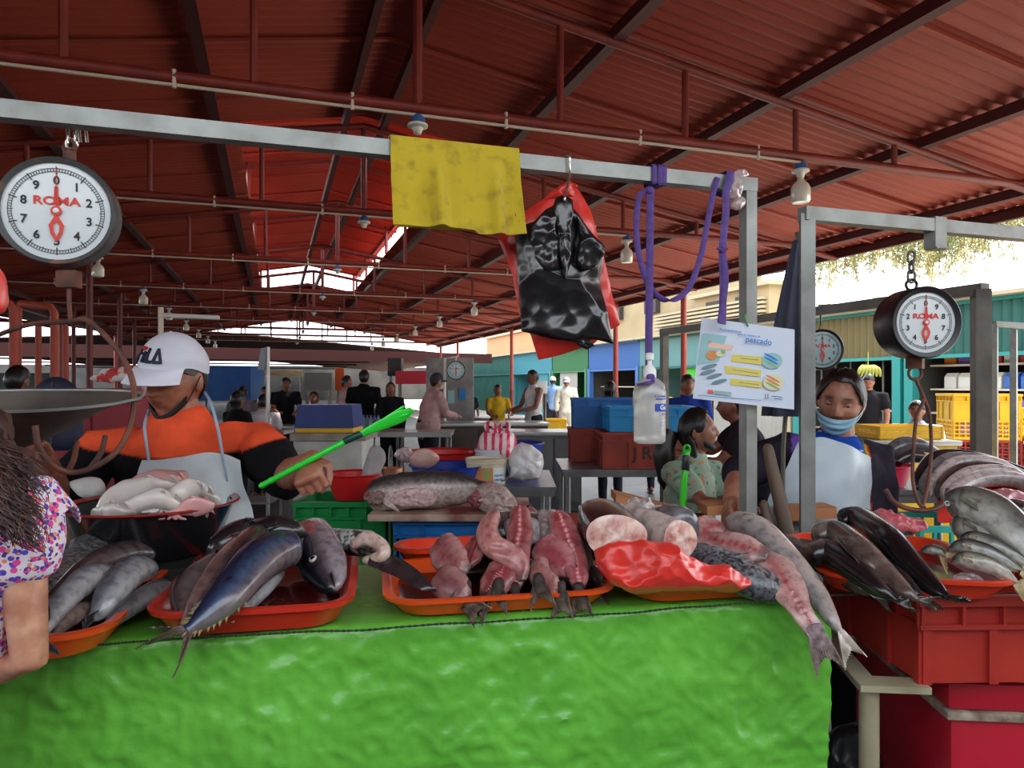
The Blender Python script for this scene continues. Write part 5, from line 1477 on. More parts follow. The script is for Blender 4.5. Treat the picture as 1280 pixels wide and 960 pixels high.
def cap(th, HM, s, colr, brim=True, logo=None, line=.030, back=.0, m=None):
    m = m or mat('cap_cloth', colr, .75, bump=.1, bscale=120, bdist=.002)
    ln = lambda a: line - (.03 + back) * smooth((abs(((a + PI) % (2 * PI)) - PI) - 1.2) / 1.0)
    c = shell(HM, s, ln, .017, 64, 18, thick=.004); c.build('cap_crown', m, th, sm=70)
    S = HM @ Matrix.Scale(s, 4)
    if brim:
        def f(u, v):
            a = (u * 2 - 1) * 1.12
            p = headpt(a, line, .016)
            o = V((p.x * .25, 1, 0)).normalized()
            L = .068 * math.cos(a * 1.15) ** .8 if abs(a * 1.15) < PI / 2 else 0
            return S @ (p + o * (L * v) + V((0, 0, -.022 * v * v - .35 * v * p.x * p.x * 6 - .006 * v)))
        b = MB(); b.grid(f, 26, 10, thick=.004); b.build('cap_brim', m, th, sm=70)
    mb = MB(); q = S @ V((0, 0, HZ + .017)); mb.sphere(q, .007 * s, 8, 6); mb.build('cap_button', m, th)

# --- the seller in the orange yoke shirt
MJ = {'f': V((-.12, -.99, 0)).normalized(), 'r': V((-.99, .12, 0)).normalized()}
Ym = 2.2
MJ.update(pel=P(232, 765, Ym + .12), che=P(228, 610, Ym + .03), nek=P(225, 521, Ym - .01), head=P(217, 474, Ym - .04), shR=P(128, 562, Ym + .02), shL=P(322, 556, Ym + .02),
          elR=P(72, 632, Ym - .06), wrR=P(52, 566, Ym - .24), elL=P(356, 598, 2.04), wrL=P(388, 578, 1.89))
MJ['hf'] = V((-.27, -.93, -.20)).normalized()
MJ['hu'] = V((.04, -.25, 1)).normalized()
for n_, sg in (('R', 1), ('L', -1)):
    MJ['hip' + n_] = MJ['pel'] + MJ['r'] * sg * .1; MJ['kn' + n_] = V((MJ['hip' + n_].x, MJ['pel'].y + .02, .43)); MJ['an' + n_] = V((MJ['hip' + n_].x, MJ['pel'].y + .06, .08))
stick_a, stick_b = P(327, 607, 1.84), P(440, 547, 1.84)
sax = (stick_b - stick_a).normalized()
hd = V((.42, -.86, -.2)); hd = (hd - sax * hd.dot(sax)).normalized()
def man_top(co):
    # orange yoke over black: the edge runs as a gentle arch over the chest
    px = 640 + co[:, 0] / co[:, 1] * FOC; py = 480 + (EYE - co[:, 2]) / co[:, 1] * FOC
    xr = (co - np.array(MJ['nek'])) @ np.array(MJ['r'])     # across the body
    zl = np.array(MJ['nek'])[2] - co[:, 2]
    edge = .088 + .03 * np.cos(xr * 5.0) + .10 * np.clip((-xr - .2) / .12, 0, 1) * 0 - .02
    edge = np.where(np.abs(xr) > .22, .105 - (np.abs(xr) - .22) * .35, .098 + .02 * np.cos(xr * 7))
    w = np.clip((edge - zl) / .006 + .5, 0, 1)[:, None]
    return np.array(lin((255, 96, 56))) * w + np.array(lin((20, 20, 24))) * (1 - w)
man, MHM = human('person in a white cap, orange and black shirt and pale apron, gripping a green stick', MJ, (172, 116, 92), 1.06, .0042, fat=1.12, top_fn=man_top, sleeve=.98, hair='cap', details=True, long_top=.08,
                 hands={'L': dict(d=hd, back=hd.cross(sax), curl=1.25, thumb=1), 'R': dict(d=V((.2, -.7, .3)), back=V((0, .3, .9)), curl=.5)}, group='fish sellers')
M_wcap = mat('white_cap_cloth', (226, 228, 240), .7, rgb2=(214, 216, 230), vscale=8, bump=.1, bscale=140, bdist=.002)
cap(man, MHM, 1.08, None, m=M_wcap, line=.042)
S_ = MHM @ Matrix.Scale(1.08, 4)
M_nvy = mat('navy_thread', (28, 26, 48), .6); M_rdt = mat('red_thread', (196, 40, 44), .6)
def on_cap(x, y, off=.0185): return S_ @ headpt(x / HX + .02, .066 + y, off)
def cap_poly(polys, m_, name):
    mb = MB()
    for q in polys:
        n = 4
        mb.loft([[on_cap(x * 1.25, y * 1.3 + .004, o) for x, y in q] for o in (.0205, .0262)])
    mb.build(name, m_, man, sm=None)
e_ = .0062
# letters as built strokes: F I L A with a red bar in the F
def stroke(x0, y0, x1, y1, w):
    d = V((x1 - x0, y1 - y0, 0)).normalized(); n = V((-d.y, d.x, 0)) * w / 2
    return [(x0 - n.x, y0 - n.y), (x1 - n.x, y1 - n.y), (x1 + n.x, y1 + n.y), (x0 + n.x, y0 + n.y)]
G = lambda x: -x            # local x runs to the wearer's right, so mirror
L1 = [stroke(G(.026 - .052 * a), b, G(.026 - .052 * c_), d, w) for a, b, c_, d, w in ()]
def ltr(x): return .026 - x
sg_ = 1
cap_poly([stroke(ltr(.0), -.012, ltr(.003), .010, .005), stroke(ltr(.003), .002, ltr(.012), .002, .004)], M_nvy, 'cap_logo')
cap_poly([stroke(ltr(.002), .010, ltr(.016), .010, .0048)], M_rdt, 'cap_logo')
cap_poly([stroke(ltr(.017), -.012, ltr(.018), .006, .005), stroke(ltr(.026), -.012, ltr(.026), .011, .005), stroke(ltr(.026), -.010, ltr(.036), -.010, .0045), stroke(ltr(.039), -.012, ltr(.046), .011, .005), stroke(ltr(.046), .011, ltr(.053), -.012, .005), stroke(ltr(.040), -.010, ltr(.052), -.010, .004)], M_nvy, 'cap_logo')
def eyes(th, HM, s, gaze=(0, 1, -.25), r=.0125, lid=.55):
    S = HM @ Matrix.Scale(s, 4)
    for sg in (-1, 1):
        c = S @ V((sg * .031, .0605, .008))
        m = MB(); m.sphere(c, r * s, 16, 12); e = m.build('eye', M_eyes, th)
        g = (HM.to_3x3() @ V(gaze)).normalized()
        m = MB(); m.lathe([(.0078 * s, r * s * .78), (.006 * s, r * s * .97), (.0001, r * s * 1.04)], 14, mtx(c, g.orthogonal(), z=g)); m.build('iris', M_iris, e)
def lids(th, HM, s, skin, k=.2, r=.0137):
    S = HM @ Matrix.Scale(s, 4)
    m_ = mat('eyelid_skin', tuple(x * .92 for x in skin), .5)
    for sg in (-1, 1):
        c = V((sg * .031, .0605, .008))
        m = MB()
        def f(u, v):
            a = (u * 2 - 1) * 1.3; b = k + (1.5 - k) * v
            return S @ (c + V((math.sin(a) * math.cos(b), math.cos(a) * math.cos(b), math.sin(b))) * r)
        m.grid(f, 12, 6, thick=.0012); m.build('eyelid', m_, th, sm=80)
eyes(man, MHM, 1.06, (0, 1, -.6)); lids(man, MHM, 1.06, (172, 116, 92), -.25)
# black mask under the chin
M_mask = mat('black_mask', (22, 22, 26), .7); M_bmask = mat('blue_surgical_mask', (150, 200, 220), .7, bump=.1, bscale=200, bdist=.001)
Sm = MHM @ Matrix.Scale(1.06, 4)
m = MB(); m.grid(lambda u, v: Sm @ (headpt((u * 2 - 1) * 1.25, -.079 - .028 * v - .010 * math.cos((u * 2 - 1) * 1.5) + .044 * abs(u * 2 - 1) ** 2, .006 + .012 * math.sin(PI * v) * (1 - abs(u * 2 - 1) ** 3))), 30, 8, thick=.004); mk_ = m.build('chin_mask', M_mask, man, sm=80)
for sg in (-1, 1):
    m = MB(); m.tube([Sm @ headpt(sg * 1.22, -.055, .010), Sm @ headpt(sg * 1.36, -.03, .009), Sm @ V((sg * .090, -.004, .018))], .0018, 6, res=12)
    m.build('mask_strap', M_mask, mk_)
# apron
M_apron = mat('pale_oilcloth', (206, 216, 218), .4, rgb2=(186, 196, 200), vscale=7, bump=.12, bscale=20, coat=.1)
MF = V((0, -1, 0))
def sheet_from_px(name, par, cols, m_, thick=.004, wr=.006, nu=24, nv=24):
    """cloth through a table of photo points (rows of (px,py,Y)), smoothly interpolated"""
    rows = [[P(*q) for q in row] for row in cols]
    def f(u, v):
        rr = [catmull(row, nu + 1)[int(round(u * nu))] for row in rows]
        k = v * (len(rr) - 1); i = min(int(k), len(rr) - 2)
        p = catmull(rr, nv + 1)[int(round(v * nv))]
        return p + noise.noise_vector(p * 13) * wr
    mb = MB(); mb.grid(f, nu, nv, thick=thick)
    return mb.build(name, m_, par, sm=80)
ap = sheet_from_px('apron', man, [[(178, 577, 2.077), (225, 572, 2.045), (270, 566, 2.056), (300, 576, 2.088)], [(172, 600, 2.029), (225, 600, 2.008), (275, 600, 2.008), (302, 606, 2.050)], [(165, 650, 2.008), (225, 650, 1.970), (280, 650, 1.976), (318, 650, 2.061)], [(150, 760, 2.083), (225, 760, 2.029), (285, 760, 2.029), (330, 760, 2.115)], [(140, 860, 2.136), (225, 860, 2.104), (290, 860, 2.104), (335, 860, 2.168)]], M_apron)
M_strapb = mat('light_blue_tape', (150, 170, 190), .6)
m = MB(); strap(m, [P(186, 576, 2.061), P(182, 548, 2.056), P(181, 530, 2.088), P(186, 512, 2.200)], .0045, .002, up=(1, 0, 0)); m.build('apron_tape', M_strapb, man)
m = MB(); strap(m, [P(278, 568, 2.050), P(272, 535, 2.056), P(264, 505, 2.099), P(256, 490, 2.200)], .0045, .002, up=(1, 0, 0)); strap(m, [P(278, 568, 2.050), P(283, 595, 2.006), P(289, 640, 2.104)], .003, .002, up=(1, 0, 0)); m.build('apron_tape', M_strapb, man)

# the green stick with its split blade
M_lime = mat('lime_plastic', (44, 224, 60), .3, coat=.3); M_dkg = mat('dark_green_collar', (14, 66, 58), .4)
stk = thing('fly_whisk', 'bright green plastic stick with a split blade held over the red tray', 'stick', stick_a)
m = MB(); m.tube([stick_a, stick_b], .0078, 12, round_ends=True)
for k in range(10):
    q = stick_a.lerp(stick_b, k / 10); m.tube([q, q + sax * .004], .0086, 12)
m.build('handle', M_lime, stk)
e2 = P(462, 540, 1.84)
m = MB(); m.tube([P(432, 551, 1.84), P(450, 543, 1.84)], .0095, 12, round_ends=True); m.build('collar', M_dkg, stk)
m = MB(); m.tube([P(448, 544, 1.84), P(475, 532, 1.84), P(500, 521, 1.835), P(515, 512, 1.83)], [(.008, .006), (.015, .005), (.017, .004), (.008, .002)], 10, up=(0, -.4, 1), res=20)
m.tube([P(450, 543, 1.84), P(470, 532, 1.85), P(490, 519, 1.855), P(505, 508, 1.86)], [(.007, .005), (.008, .004), (.007, .003), (.004, .002)], 10, up=(0, -.4, 1), res=20)
m.tube([P(495, 523, 1.835), P(510, 518, 1.83)], [(.008, .003), (.003, .002)], 8, up=(0, -.4, 1)); m.build('split_blade', M_lime, stk)

# --- the masked woman
Yw = 2.62
WJ = {'f': V((-.35, -.93, 0)).normalized()}; WJ['r'] = V((WJ['f'].y, -WJ['f'].x, 0))
WJ.update(pel=P(1035, 735, Yw + .1), che=P(1040, 610, Yw + .02), nek=P(1046, 549, Yw), head=P(1050, 502, Yw - .03), shR=P(988, 562, Yw - .01), shL=P(1092, 566, Yw + .02), elR=P(922, 592, Yw - .12), wrR=P(912, 628, Yw - .3), elL=P(1100, 660, Yw), wrL=P(1075, 700, Yw - .22))
WJ['hf'] = V((-.50, -.83, -.25)).normalized(); WJ['hu'] = V((.06, -.2, 1)).normalized()
for n_, sg in (('R', 1), ('L', -1)):
    WJ['hip' + n_] = WJ['pel'] + WJ['r'] * sg * .09; WJ['kn' + n_] = V((WJ['hip' + n_].x, WJ['pel'].y, .41)); WJ['an' + n_] = V((WJ['hip' + n_].x, WJ['pel'].y + .03, .08))
def wom_top(co):
    rel = co - np.array(WJ['nek']); xr = rel @ np.array(WJ['r']); zl = -rel[:, 2]; fr_ = rel @ np.array(WJ['f'])
    c = np.tile(np.array(lin((46, 40, 52))), (len(co), 1))
    blue = (np.abs(xr) < .085) & (fr_ > .02)
    c[blue] = np.array(lin((34, 84, 190)))
    st = blue & (np.abs((zl * 60 + xr * 8) % 3 - 1.5) < .12); c[st] = np.array(lin((220, 226, 235)))
    pur = (xr > .10) & (xr < .16) & (fr_ > -.02); c[pur] = np.array(lin((118, 82, 178)))
    for lo, hi, cc in ((.085, .092, (70, 140, 60)), (.092, .099, (224, 170, 40)), (.099, .106, (210, 70, 40))):
        k = (-xr > lo) & (-xr < hi) & (fr_ > 0); c[k] = np.array(lin(cc))
    return c
WSK = (178, 124, 100)
wom, WHM = human('person with a lowered blue mask, dark jacket and grey apron behind the long dark fish', WJ, WSK, 1.0, .0042, fem=True, fat=1.08, top_fn=wom_top, sleeve=.9, hair='bun', details=True, long_top=.06, group='fish sellers')
eyes(wom, WHM, 1.0, (.0, 1, -.3)); lids(wom, WHM, 1.0, WSK, .05)
m = MB(); m.grid(lambda u, v: WHM @ (headpt((u * 2 - 1) * 1.15, -.026 - .084 * v - .010 * math.cos((u * 2 - 1) * 1.6) * (1 - v) + .022 * abs(u * 2 - 1) ** 2 * v, .009 + .016 * math.sin(PI * (v * .8 + .1)) * (1 - abs(u * 2 - 1) ** 3) + .0015 * math.sin(v * 22))), 34, 22, thick=.002); wm_ = m.build('face_mask', M_bmask, wom, sm=80)
for sg in (-1, 1):
    m = MB()
    m.tube([WHM @ headpt(sg * 1.13, -.034, .008), WHM @ headpt(sg * 1.4, -.01, .01), WHM @ V((sg * .086, -.012, .022))], .0016, 6, res=16)
    m.tube([WHM @ headpt(sg * 1.13, -.085, .008), WHM @ headpt(sg * 1.4, -.045, .01), WHM @ V((sg * .084, -.03, -.012))], .0016, 6, res=16)
    m.build('mask_strap', M_white, wm_)
M_apron2 = mat('grey_blue_oilcloth', (176, 190, 198), .42, rgb2=(158, 172, 182), vscale=6, bump=.15, bscale=18, coat=.1)
sheet_from_px('apron', wom, [[(998, 552, 2.45), (1030, 548, 2.45), (1062, 558, 2.46), (1087, 572, 2.50)], [(985, 580, 2.44), (1030, 585, 2.41), (1065, 588, 2.42), (1088, 598, 2.50)], [(960, 625, 2.42), (1020, 630, 2.38), (1062, 632, 2.40), (1086, 640, 2.5)], [(955, 700, 2.44), (1015, 710, 2.4), (1060, 710, 2.42), (1084, 712, 2.54)], [(950, 800, 2.52), (1015, 810, 2.48), (1060, 810, 2.5), (1084, 800, 2.6)]], M_apron2)

# --- the girl seen in profile
Yg = 3.35
GJ = {'f': V((.8, -.6, 0)).normalized()}; GJ['r'] = V((GJ['f'].y, -GJ['f'].x, 0))
GJ.update(pel=P(862, 668, Yg), che=P(862, 610, Yg), nek=P(866, 573, Yg), head=P(873, 539, Yg - .02), shR=P(843, 590, Yg - .1), shL=P(888, 586, Yg + .1), elR=P(880, 628, Yg - .3), wrR=P(912, 634, Yg - .42), elL=P(900, 625, Yg + .05), wrL=P(925, 628, Yg - .12))
GJ['hf'] = V((.93, -.36, .12)).normalized(); GJ['hu'] = V((-.15, 0, 1)).normalized()
for n_, sg in (('R', 1), ('L', -1)):
    GJ['hip' + n_] = GJ['pel'] + GJ['r'] * sg * .075; GJ['kn' + n_] = V((GJ['hip' + n_].x, GJ['hip' + n_].y, .38)); GJ['an' + n_] = V((GJ['hip' + n_].x, GJ['hip' + n_].y, .08))
def girl_top(co):
    c = np.tile(np.array(lin((170, 196, 172))), (len(co), 1))
    n1 = np_noise(co, 38, 3.); n2 = np_noise(co, 46, 8.)
    c[n1 > .42] = np.array(lin((222, 150, 90))); c[n2 > .38] = np.array(lin((96, 140, 118)))
    return c
girl, GHM = human('person with black hair in profile, chin mask and mint printed blouse beside the steel post', GJ, (172, 120, 98), .9, .006, fem=True, top_fn=girl_top, sleeve=.6, hair='long', details=True, group='fish sellers')
m = MB(); m.grid(lambda u, v: GHM @ Matrix.Scale(.9, 4) @ headpt((u * 2 - 1) * 1.25, -.072 - .03 * v + .03 * abs(u * 2 - 1) ** 2, .007 + .010 * math.sin(PI * v)), 26, 8, thick=.004); m.build('chin_mask', M_mask, girl, sm=80)
m = MB(); m.sphere(P(829, 570, Yg), (.05, .05, .03)); m.tube([P(838, 540, Yg + .02), P(830, 565, Yg), P(834, 600, Yg), P(836, 622, Yg)], [(.05, .04), (.06, .05), (.05, .04), (.01, .01)], 12, res=16); m.wobble(.006, 25).build('ponytail', M_hair, girl, sm=80)

# --- the customer in the floral blouse at the end of the stall
FJ = {'f': V((.25, .97, 0)).normalized()}; FJ['r'] = V((FJ['f'].y, -FJ['f'].x, 0))
Yf = 1.15
FJ.update(pel=P(-160, 1010, Yf), che=P(-104, 760, Yf), nek=P(-100, 585, Yf), head=P(-100, 470, Yf + .02), shR=P(24, 636, Yf), shL=P(-150, 640, Yf + .05), elR=P(37, 826, Yf - .01), wrR=P(-60, 850, Yf + .04), elL=P(-200, 830, Yf + .02), wrL=P(-190, 960, Yf + .04))
FJ['hf'] = V((.35, .92, -.15)).normalized()
for n_, sg in (('R', 1), ('L', -1)):
    FJ['hip' + n_] = FJ['pel'] + FJ['r'] * sg * .09; FJ['kn' + n_] = V((FJ['hip' + n_].x, FJ['hip' + n_].y, .4)); FJ['an' + n_] = V((FJ['hip' + n_].x, FJ['hip' + n_].y, .08))
M_floral = bpy.data.materials.new('floral_cotton'); M_floral.use_nodes = True
nt = M_floral.node_tree; N_, L2 = nt.nodes, nt.links; bs = N_['Principled BSDF']; bs.inputs['Roughness'].default_value = .85
tc = N_.new('ShaderNodeTexCoord'); prev = None
for i, (scl, thr, c) in enumerate(((70, .36, (96, 70, 190)), (62, .34, (226, 70, 150)), (84, .30, (240, 140, 90)), (95, .30, (70, 60, 150)))):
    mp = N_.new('ShaderNodeMapping'); mp.inputs['Location'].default_value = (i * 3.3, i * 1.7, i * .9); L2.new(tc.outputs['Object'], mp.inputs['Vector'])
    vo = N_.new('ShaderNodeTexVoronoi'); vo.inputs['Scale'].default_value = scl; L2.new(mp.outputs['Vector'], vo.inputs['Vector'])
    lt = N_.new('ShaderNodeMath'); lt.operation = 'LESS_THAN'; lt.inputs[1].default_value = thr; L2.new(vo.outputs['Distance'], lt.inputs[0])
    mx = N_.new('ShaderNodeMix'); mx.data_type = 'RGBA'; mx.inputs['B'].default_value = lin(c) + (1,)
    if prev is None: mx.inputs['A'].default_value = lin((226, 214, 226)) + (1,)
    else: L2.new(prev, mx.inputs['A'])
    L2.new(lt.outputs[0], mx.inputs['Factor']); prev = mx.outputs['Result']
L2.new(prev, bs.inputs['Base Color'])
cust, FHM = human('person with wavy brown hair and a floral blouse standing close at the stall end', FJ, (205, 152, 124), 1.0, .006, fem=True, top=(226, 214, 226), sleeve=.25, hair='tied', details=True, long_top=.1, hair_m=M_hairb, group=None, armk=.8)
for o in cust.children:
    if o.name.split('.')[0] == 'top': o.data.materials[0] = M_floral
# flutter sleeve
def flut(u, v):
    a = -.4 + 3.6 * u
    c = FJ['shR'] + V((0, 0, .035))
    r = .058 + .035 * v
    return c + FJ['r'] * (math.cos(a - PI / 2 + .6) * r * .55 + .0 + .012) + FJ['f'] * (math.sin(a - PI / 2 + .6) * r) + V((0, 0, -.05 * v + .012 * math.sin(a * 5) * v + .02 * math.cos(a)))
m = MB(); m.grid(flut, 40, 10, thick=.003); m.build('flutter_sleeve', M_floral, cust, sm=80)
rr_ = random.Random(3)
m = MB()
for k in range(760):
    a = rr_.uniform(-1.0, 1.3); dx = rr_.uniform(0, 1)
    p0 = FJ['head'] + V((-.02 + .085 * dx, -.085 - .02 * rr_.random(), .03 - .1 * rr_.random()))
    e = P(-40 + 98 * dx ** .8 + rr_.uniform(-12, 8), 640 + rr_.uniform(-60, 55) - 20 * (1 - dx), Yf - .10 - .04 * rr_.random())
    pts = [p0, p0.lerp(e, .35) + V((.04 * dx, -.03, .02))]
    for q in (.6, .75, .9):
        pts.append(p0.lerp(e, q) + V((.012 * math.sin(q * 17 + k) + .015, -.015 + .01 * math.cos(q * 15 + k), 0)))
    pts.append(e)
    w = rr_.uniform(.0006, .0013)
    m.tube(pts, [(w, w * .5), (w * 1.3, w * .6), (w * 1.2, w * .5), (w, w * .4), (w * .7, w * .3), (.0005, .0004)], 4, res=18)
pillow(m, [P(x, y, Yf - .085) for x, y in ((-70, 500), (-10, 505), (12, 540), (28, 590), (34, 630), (20, 660), (-20, 650), (-70, 640))], CAMD, .03, .03, wr=(.012, 30), ridge=True)
m.build('long_hair', M_hairb, cust, sm=80)
# ------------------------------------------------------------------ things around and behind the stall
UX = V((1, 0, 0))
def frameat(c, yaw=0.): return Matrix.Translation(V(c)) @ Matrix.Rotation(yaw, 4, 'Z')
def crate(label, c, L, W, H, m_, yaw=0., lattice=False, txt=None, mtxt=None, ribs=5, group='plastic market crates', name='plastic_crate'):
    """c: middle of the underside"""
    M = frameat(c, yaw)
    th = thing(name, label, 'crate', V(c), group)
    mb = MB(); t = .012
    B_ = lambda cc, d: mb.box(M @ V(cc), d, M=M.to_3x3())
    B_((0, 0, t / 2), (L - .03, W - .03, t))
    if lattice:
        for sx, sy, ln in ((0, -1, L), (0, 1, L), (-1, 0, W), (1, 0, W)):
            nz = 4
            for k in range(nz + 1):
                z = .02 + (H - .03) * k / nz
                B_((sx * (L / 2 - t), sy * (W / 2 - t), z), (ln if sy else t, ln if sx else t, .022 if k in (0, nz) else .012))
            nn = int(ln / .055)
            for k in range(nn + 1):
                q = -ln / 2 + t / 2 + (ln - t) * k / nn
                B_((q if sy else sx * (L / 2 - t), q if sx else sy * (W / 2 - t), H / 2), (.011, .011, H - .01))
    else:
        for sx, sy, ln in ((0, -1, L), (0, 1, L), (-1, 0, W), (1, 0, W)):
            B_((sx * (L / 2 - .022), sy * (W / 2 - .022), H / 2), ((ln - .03) if sy else t, (ln - .03) if sx else t, H))
            B_((sx * (L / 2 - .01), sy * (W / 2 - .01), H - .012), (ln if sy else .03, ln if sx else .03, .024))
            B_((sx * (L / 2 - .012), sy * (W / 2 - .012), H - .075), ((ln - .01) if sy else .022, (ln - .01) if sx else .022, .012))
            for k in range(ribs + 1):
                q = (-ln / 2 + .012) + (ln - .024) * k / ribs
                B_((q if sy else sx * (L / 2 - .012), q if sx else sy * (W / 2 - .012), H - .043), (.008 if sy else .022, .008 if sx else .022, .06))
            for k in (-.46, -.2, .2, .46):
                B_((k * ln if sy else sx * (L / 2 - .015), k * ln if sx else sy * (W / 2 - .015), (H - .08) / 2), (.022 if sy else .02, .022 if sx else .02, H - .08))
    mb.build('crate_body', m_, th, sm=None)
    if txt:
        mb = MB(); mb.text(txt, M @ mtx((0, -W / 2 + .0145, H * .42), (1, 0, 0), z=(0, -1, 0)), H * .46, .001, offset=.004); mb.build('painted_lettering', mtxt or M_ink, th, sm=None)
    return th
M_cred = mat('crate_red', (172, 46, 34), .45, rgb2=(148, 38, 30), vscale=5)
M_cblue = mat('crate_blue', (24, 104, 176), .42, rgb2=(20, 88, 150), vscale=4)
M_cblue2 = mat('crate_light_blue', (30, 140, 200), .42)
M_cgreen = mat('crate_green', (18, 138, 66), .42)
M_cteal = mat('crate_teal', (54, 184, 172), .45)
M_cyel = mat('crate_yellow', (230, 184, 30), .45)
M_cbrown = mat('crate_brick_red', (160, 58, 40), .55, rgb2=(130, 46, 34), vscale=4)
M_enam = mat('black_enamel', (24, 24, 28), .25, coat=.5)
M_enamr = mat('red_enamel_rim', (150, 44, 40), .3, coat=.4)
M_basr = mat('basin_red', (206, 36, 36), .35, coat=.2); M_basb = mat('basin_blue', (28, 66, 172), .35, coat=.2); M_baspk = mat('basin_pink', (214, 48, 84), .35, coat=.2)
def basin(label, c, r, h, m_, name='basin', rimm=None, k=.72, sq=(1, 1), cat='basin'):
    M = Matrix.Translation(V(c))
    th = thing(name, label, cat, V(c))
    mb = MB(); mb.lathe([(.001, 0), (r * k, 0), (r * (k + .06), .01), (r * .94, h * .93), (r * .90, h * .93), (r * (k + .02), .018), (.001, .016)], 40, M, sq=sq); mb.build('bowl', m_, th)
    mb = MB(); mb.lathe([(r * .92, h * .915), (r * 1.0, h * .95), (r * 1.015, h * .97), (r * 1.0, h), (r * .915, h * .955)], 40, M, sq=sq); mb.build('rim', rimm or m_, th)
    return th

# basin of squid on a plank beside the seller
bc = P(191, 627, 1.87); bc.z = 1.008
pl = MB(); pl.bar(TBL(-.32, .44, .978), TBL(.12, .44, .978), .26, .055)
tag(pl.build('plank', mat('slimy_dark_board', (52, 54, 48), .5, rgb2=(36, 38, 34), vscale=5), sm=None), 'dark wet plank under the black basin of squid', 'plank')
basin('black enamel basin with a dark red rim holding white squid', bc, .214, .132, M_enam, rimm=M_enamr, k=.7)
M_squid = mat('squid_flesh', (224, 216, 208), .25, rgb2=(206, 176, 168), vscale=12, vpos=(.5, .75), coat=.4, sss=.15, bump=.08, bscale=60)
M_squidp = mat('squid_pink_skin', (222, 170, 164), .28, rgb2=(206, 140, 138), vscale=10, coat=.4)
GS = 'white squid in the black basin'
for k, (pts, w, mt, lb) in enumerate((
        ([(128, 640, 1.80), (150, 622, 1.82), (185, 612, 1.84), (225, 612, 1.86)], .032, M_squid, 'white squid along the seller side of the basin, widest'),
        ([(170, 612, 1.93), (200, 603, 1.95), (228, 606, 1.95), (244, 616, 1.92)], .036, M_squidp, 'pinkish squid heaped at the back of the basin'),
        ([(205, 632, 1.78), (228, 618, 1.80), (250, 616, 1.84), (270, 626, 1.84)], .03, M_squid, 'white squid at the open hand end of the basin'),
        ([(146, 642, 1.74), (175, 632, 1.76), (205, 628, 1.77), (230, 634, 1.76)], .028, M_squid, 'white squid nearest the basin rim in front'),
        ([(120, 644, 1.78), (140, 638, 1.74), (165, 642, 1.71)], .02, M_squid, 'small folded squid at the basin edge near the blouse'),
        ([(215, 640, 1.73), (240, 634, 1.75), (265, 634, 1.78)], .022, M_squidp, 'small pinkish squid at the rim facing the red tray'))):
    th = thing('squid', lb, 'squid', P(*pts[1]), GS)
    mb = MB(); mb.tube([P(*q) for q in pts], [(w * .6, w * .45)] + [(w * 1.35, w * .75)] * (len(pts) - 2) + [(w * .7, w * .4)], 18, up=(0, -.6, .8), res=22, round_ends=True); mb.wobble(.016, 17, k); mb.build('mantle', mt, th, sm=80)
    q = P(*pts[0])
    mb = MB()
    for t in range(5): mb.tube([q, q + V((-.02 + .012 * t, -.02, -.01)), q + V((-.04 + .022 * t, -.03, -.012))], [.006, .005, .002], 7, res=8)
    mb.build('tentacle', mt, th, sm=80)
    a, b = P(*pts[-2]), P(*pts[-1])
    mb = MB(); mb.grid(lambda u, v: a.lerp(b, u) + V((0, -.5, .6)) * (w * (v * 2 - 1) * 1.5) + V((0, -.01, .012)) * math.sin(u * 9 + v * 6), 12, 8, thick=.004); mb.build('mantle_fin', mt, th, sm=80)
mb = MB(); pillow(mb, pxs([(88, 604), (104, 597), (124, 598), (131, 612), (124, 622), (106, 622)], 2.0), CAMD, .03, .02, wr=(.005, 30)); 
tag(mb.build('white_scoop', M_white, sm=80), 'white plastic scoop lying behind the black basin', 'scoop')

# cutting board with the shark piece, on three blue crates
for k, lb in enumerate(('blue crate at the bottom under the cutting board', 'blue crate second under the cutting board', 'blue lettered crate directly under the cutting board')):
    crate(lb, V((-.21, 3.22, .003 + .289 * k)), .6, .4, .288, M_cblue, txt='ASELL' if k == 2 else None, mtxt=M_ink)
M_board = mat('stained_board', (196, 170, 150), .5, rgb2=(122, 44, 44), vscale=4.5, vpos=(.42, .6))
mb = MB(); mb.box((-.265, 3.2, .884), (.69, .46, .03), bev=.006)
tag(mb.build('cutting_board', M_board, sm=30), 'blood stained cutting board under the shark piece', 'cutting board')
shk = fish('thick pale bellied shark piece lying on the cutting board', [P(458, 622, 3.06), P(490, 616, 3.08), P(540, 611, 3.1), P(590, 612, 3.1), P(632, 622, 3.08)], .085, .085, (0, -.85, .3), (L_((66, 66, 70)), L_((198, 188, 178)), L_((214, 204, 196)), L_((90, 90, 92))), 'round', tail=None, eye=False, dorsal=False, gill=False, pec=False, dors=-1, name='shark_piece', rip=.010, m_=M_flesh)
mb = MB(); pillow(mb, pz([(484, 622, 2.99), (500, 612, 2.985), (530, 610, 2.985), (546, 620, 2.985), (538, 632, 2.985), (512, 634, 2.98), (494, 632, 2.98)]), CAMD, .012, .02, wr=(.006, 25), ridge=True, col=L_((226, 192, 190))); mb.build('cut_flesh', M_flesh, shk, sm=80, col=True)
mb = MB(); pillow(mb, pz([(590, 620, 3.0), (600, 606, 3.0), (622, 603, 3.0), (640, 616, 3.0), (646, 634, 2.98), (630, 644, 2.97), (606, 640, 2.98)]), CAMD, .05, .05, wr=(.022, 22), ridge=True, seed=3, col=L_((196, 176, 168))); mb.build('gill_fold', M_flesh, shk, sm=80, col=True)
mb = MB(); pillow(mb, pz([(584, 622, 2.99), (596, 612, 2.985), (610, 616, 2.985), (606, 630, 2.98), (592, 634, 2.98)]), CAMD, .03, .02, wr=(.014, 40), ridge=True, seed=9, col=L_((168, 100, 104))); mb.build('gill_fold', M_flesh, shk, sm=80, col=True)
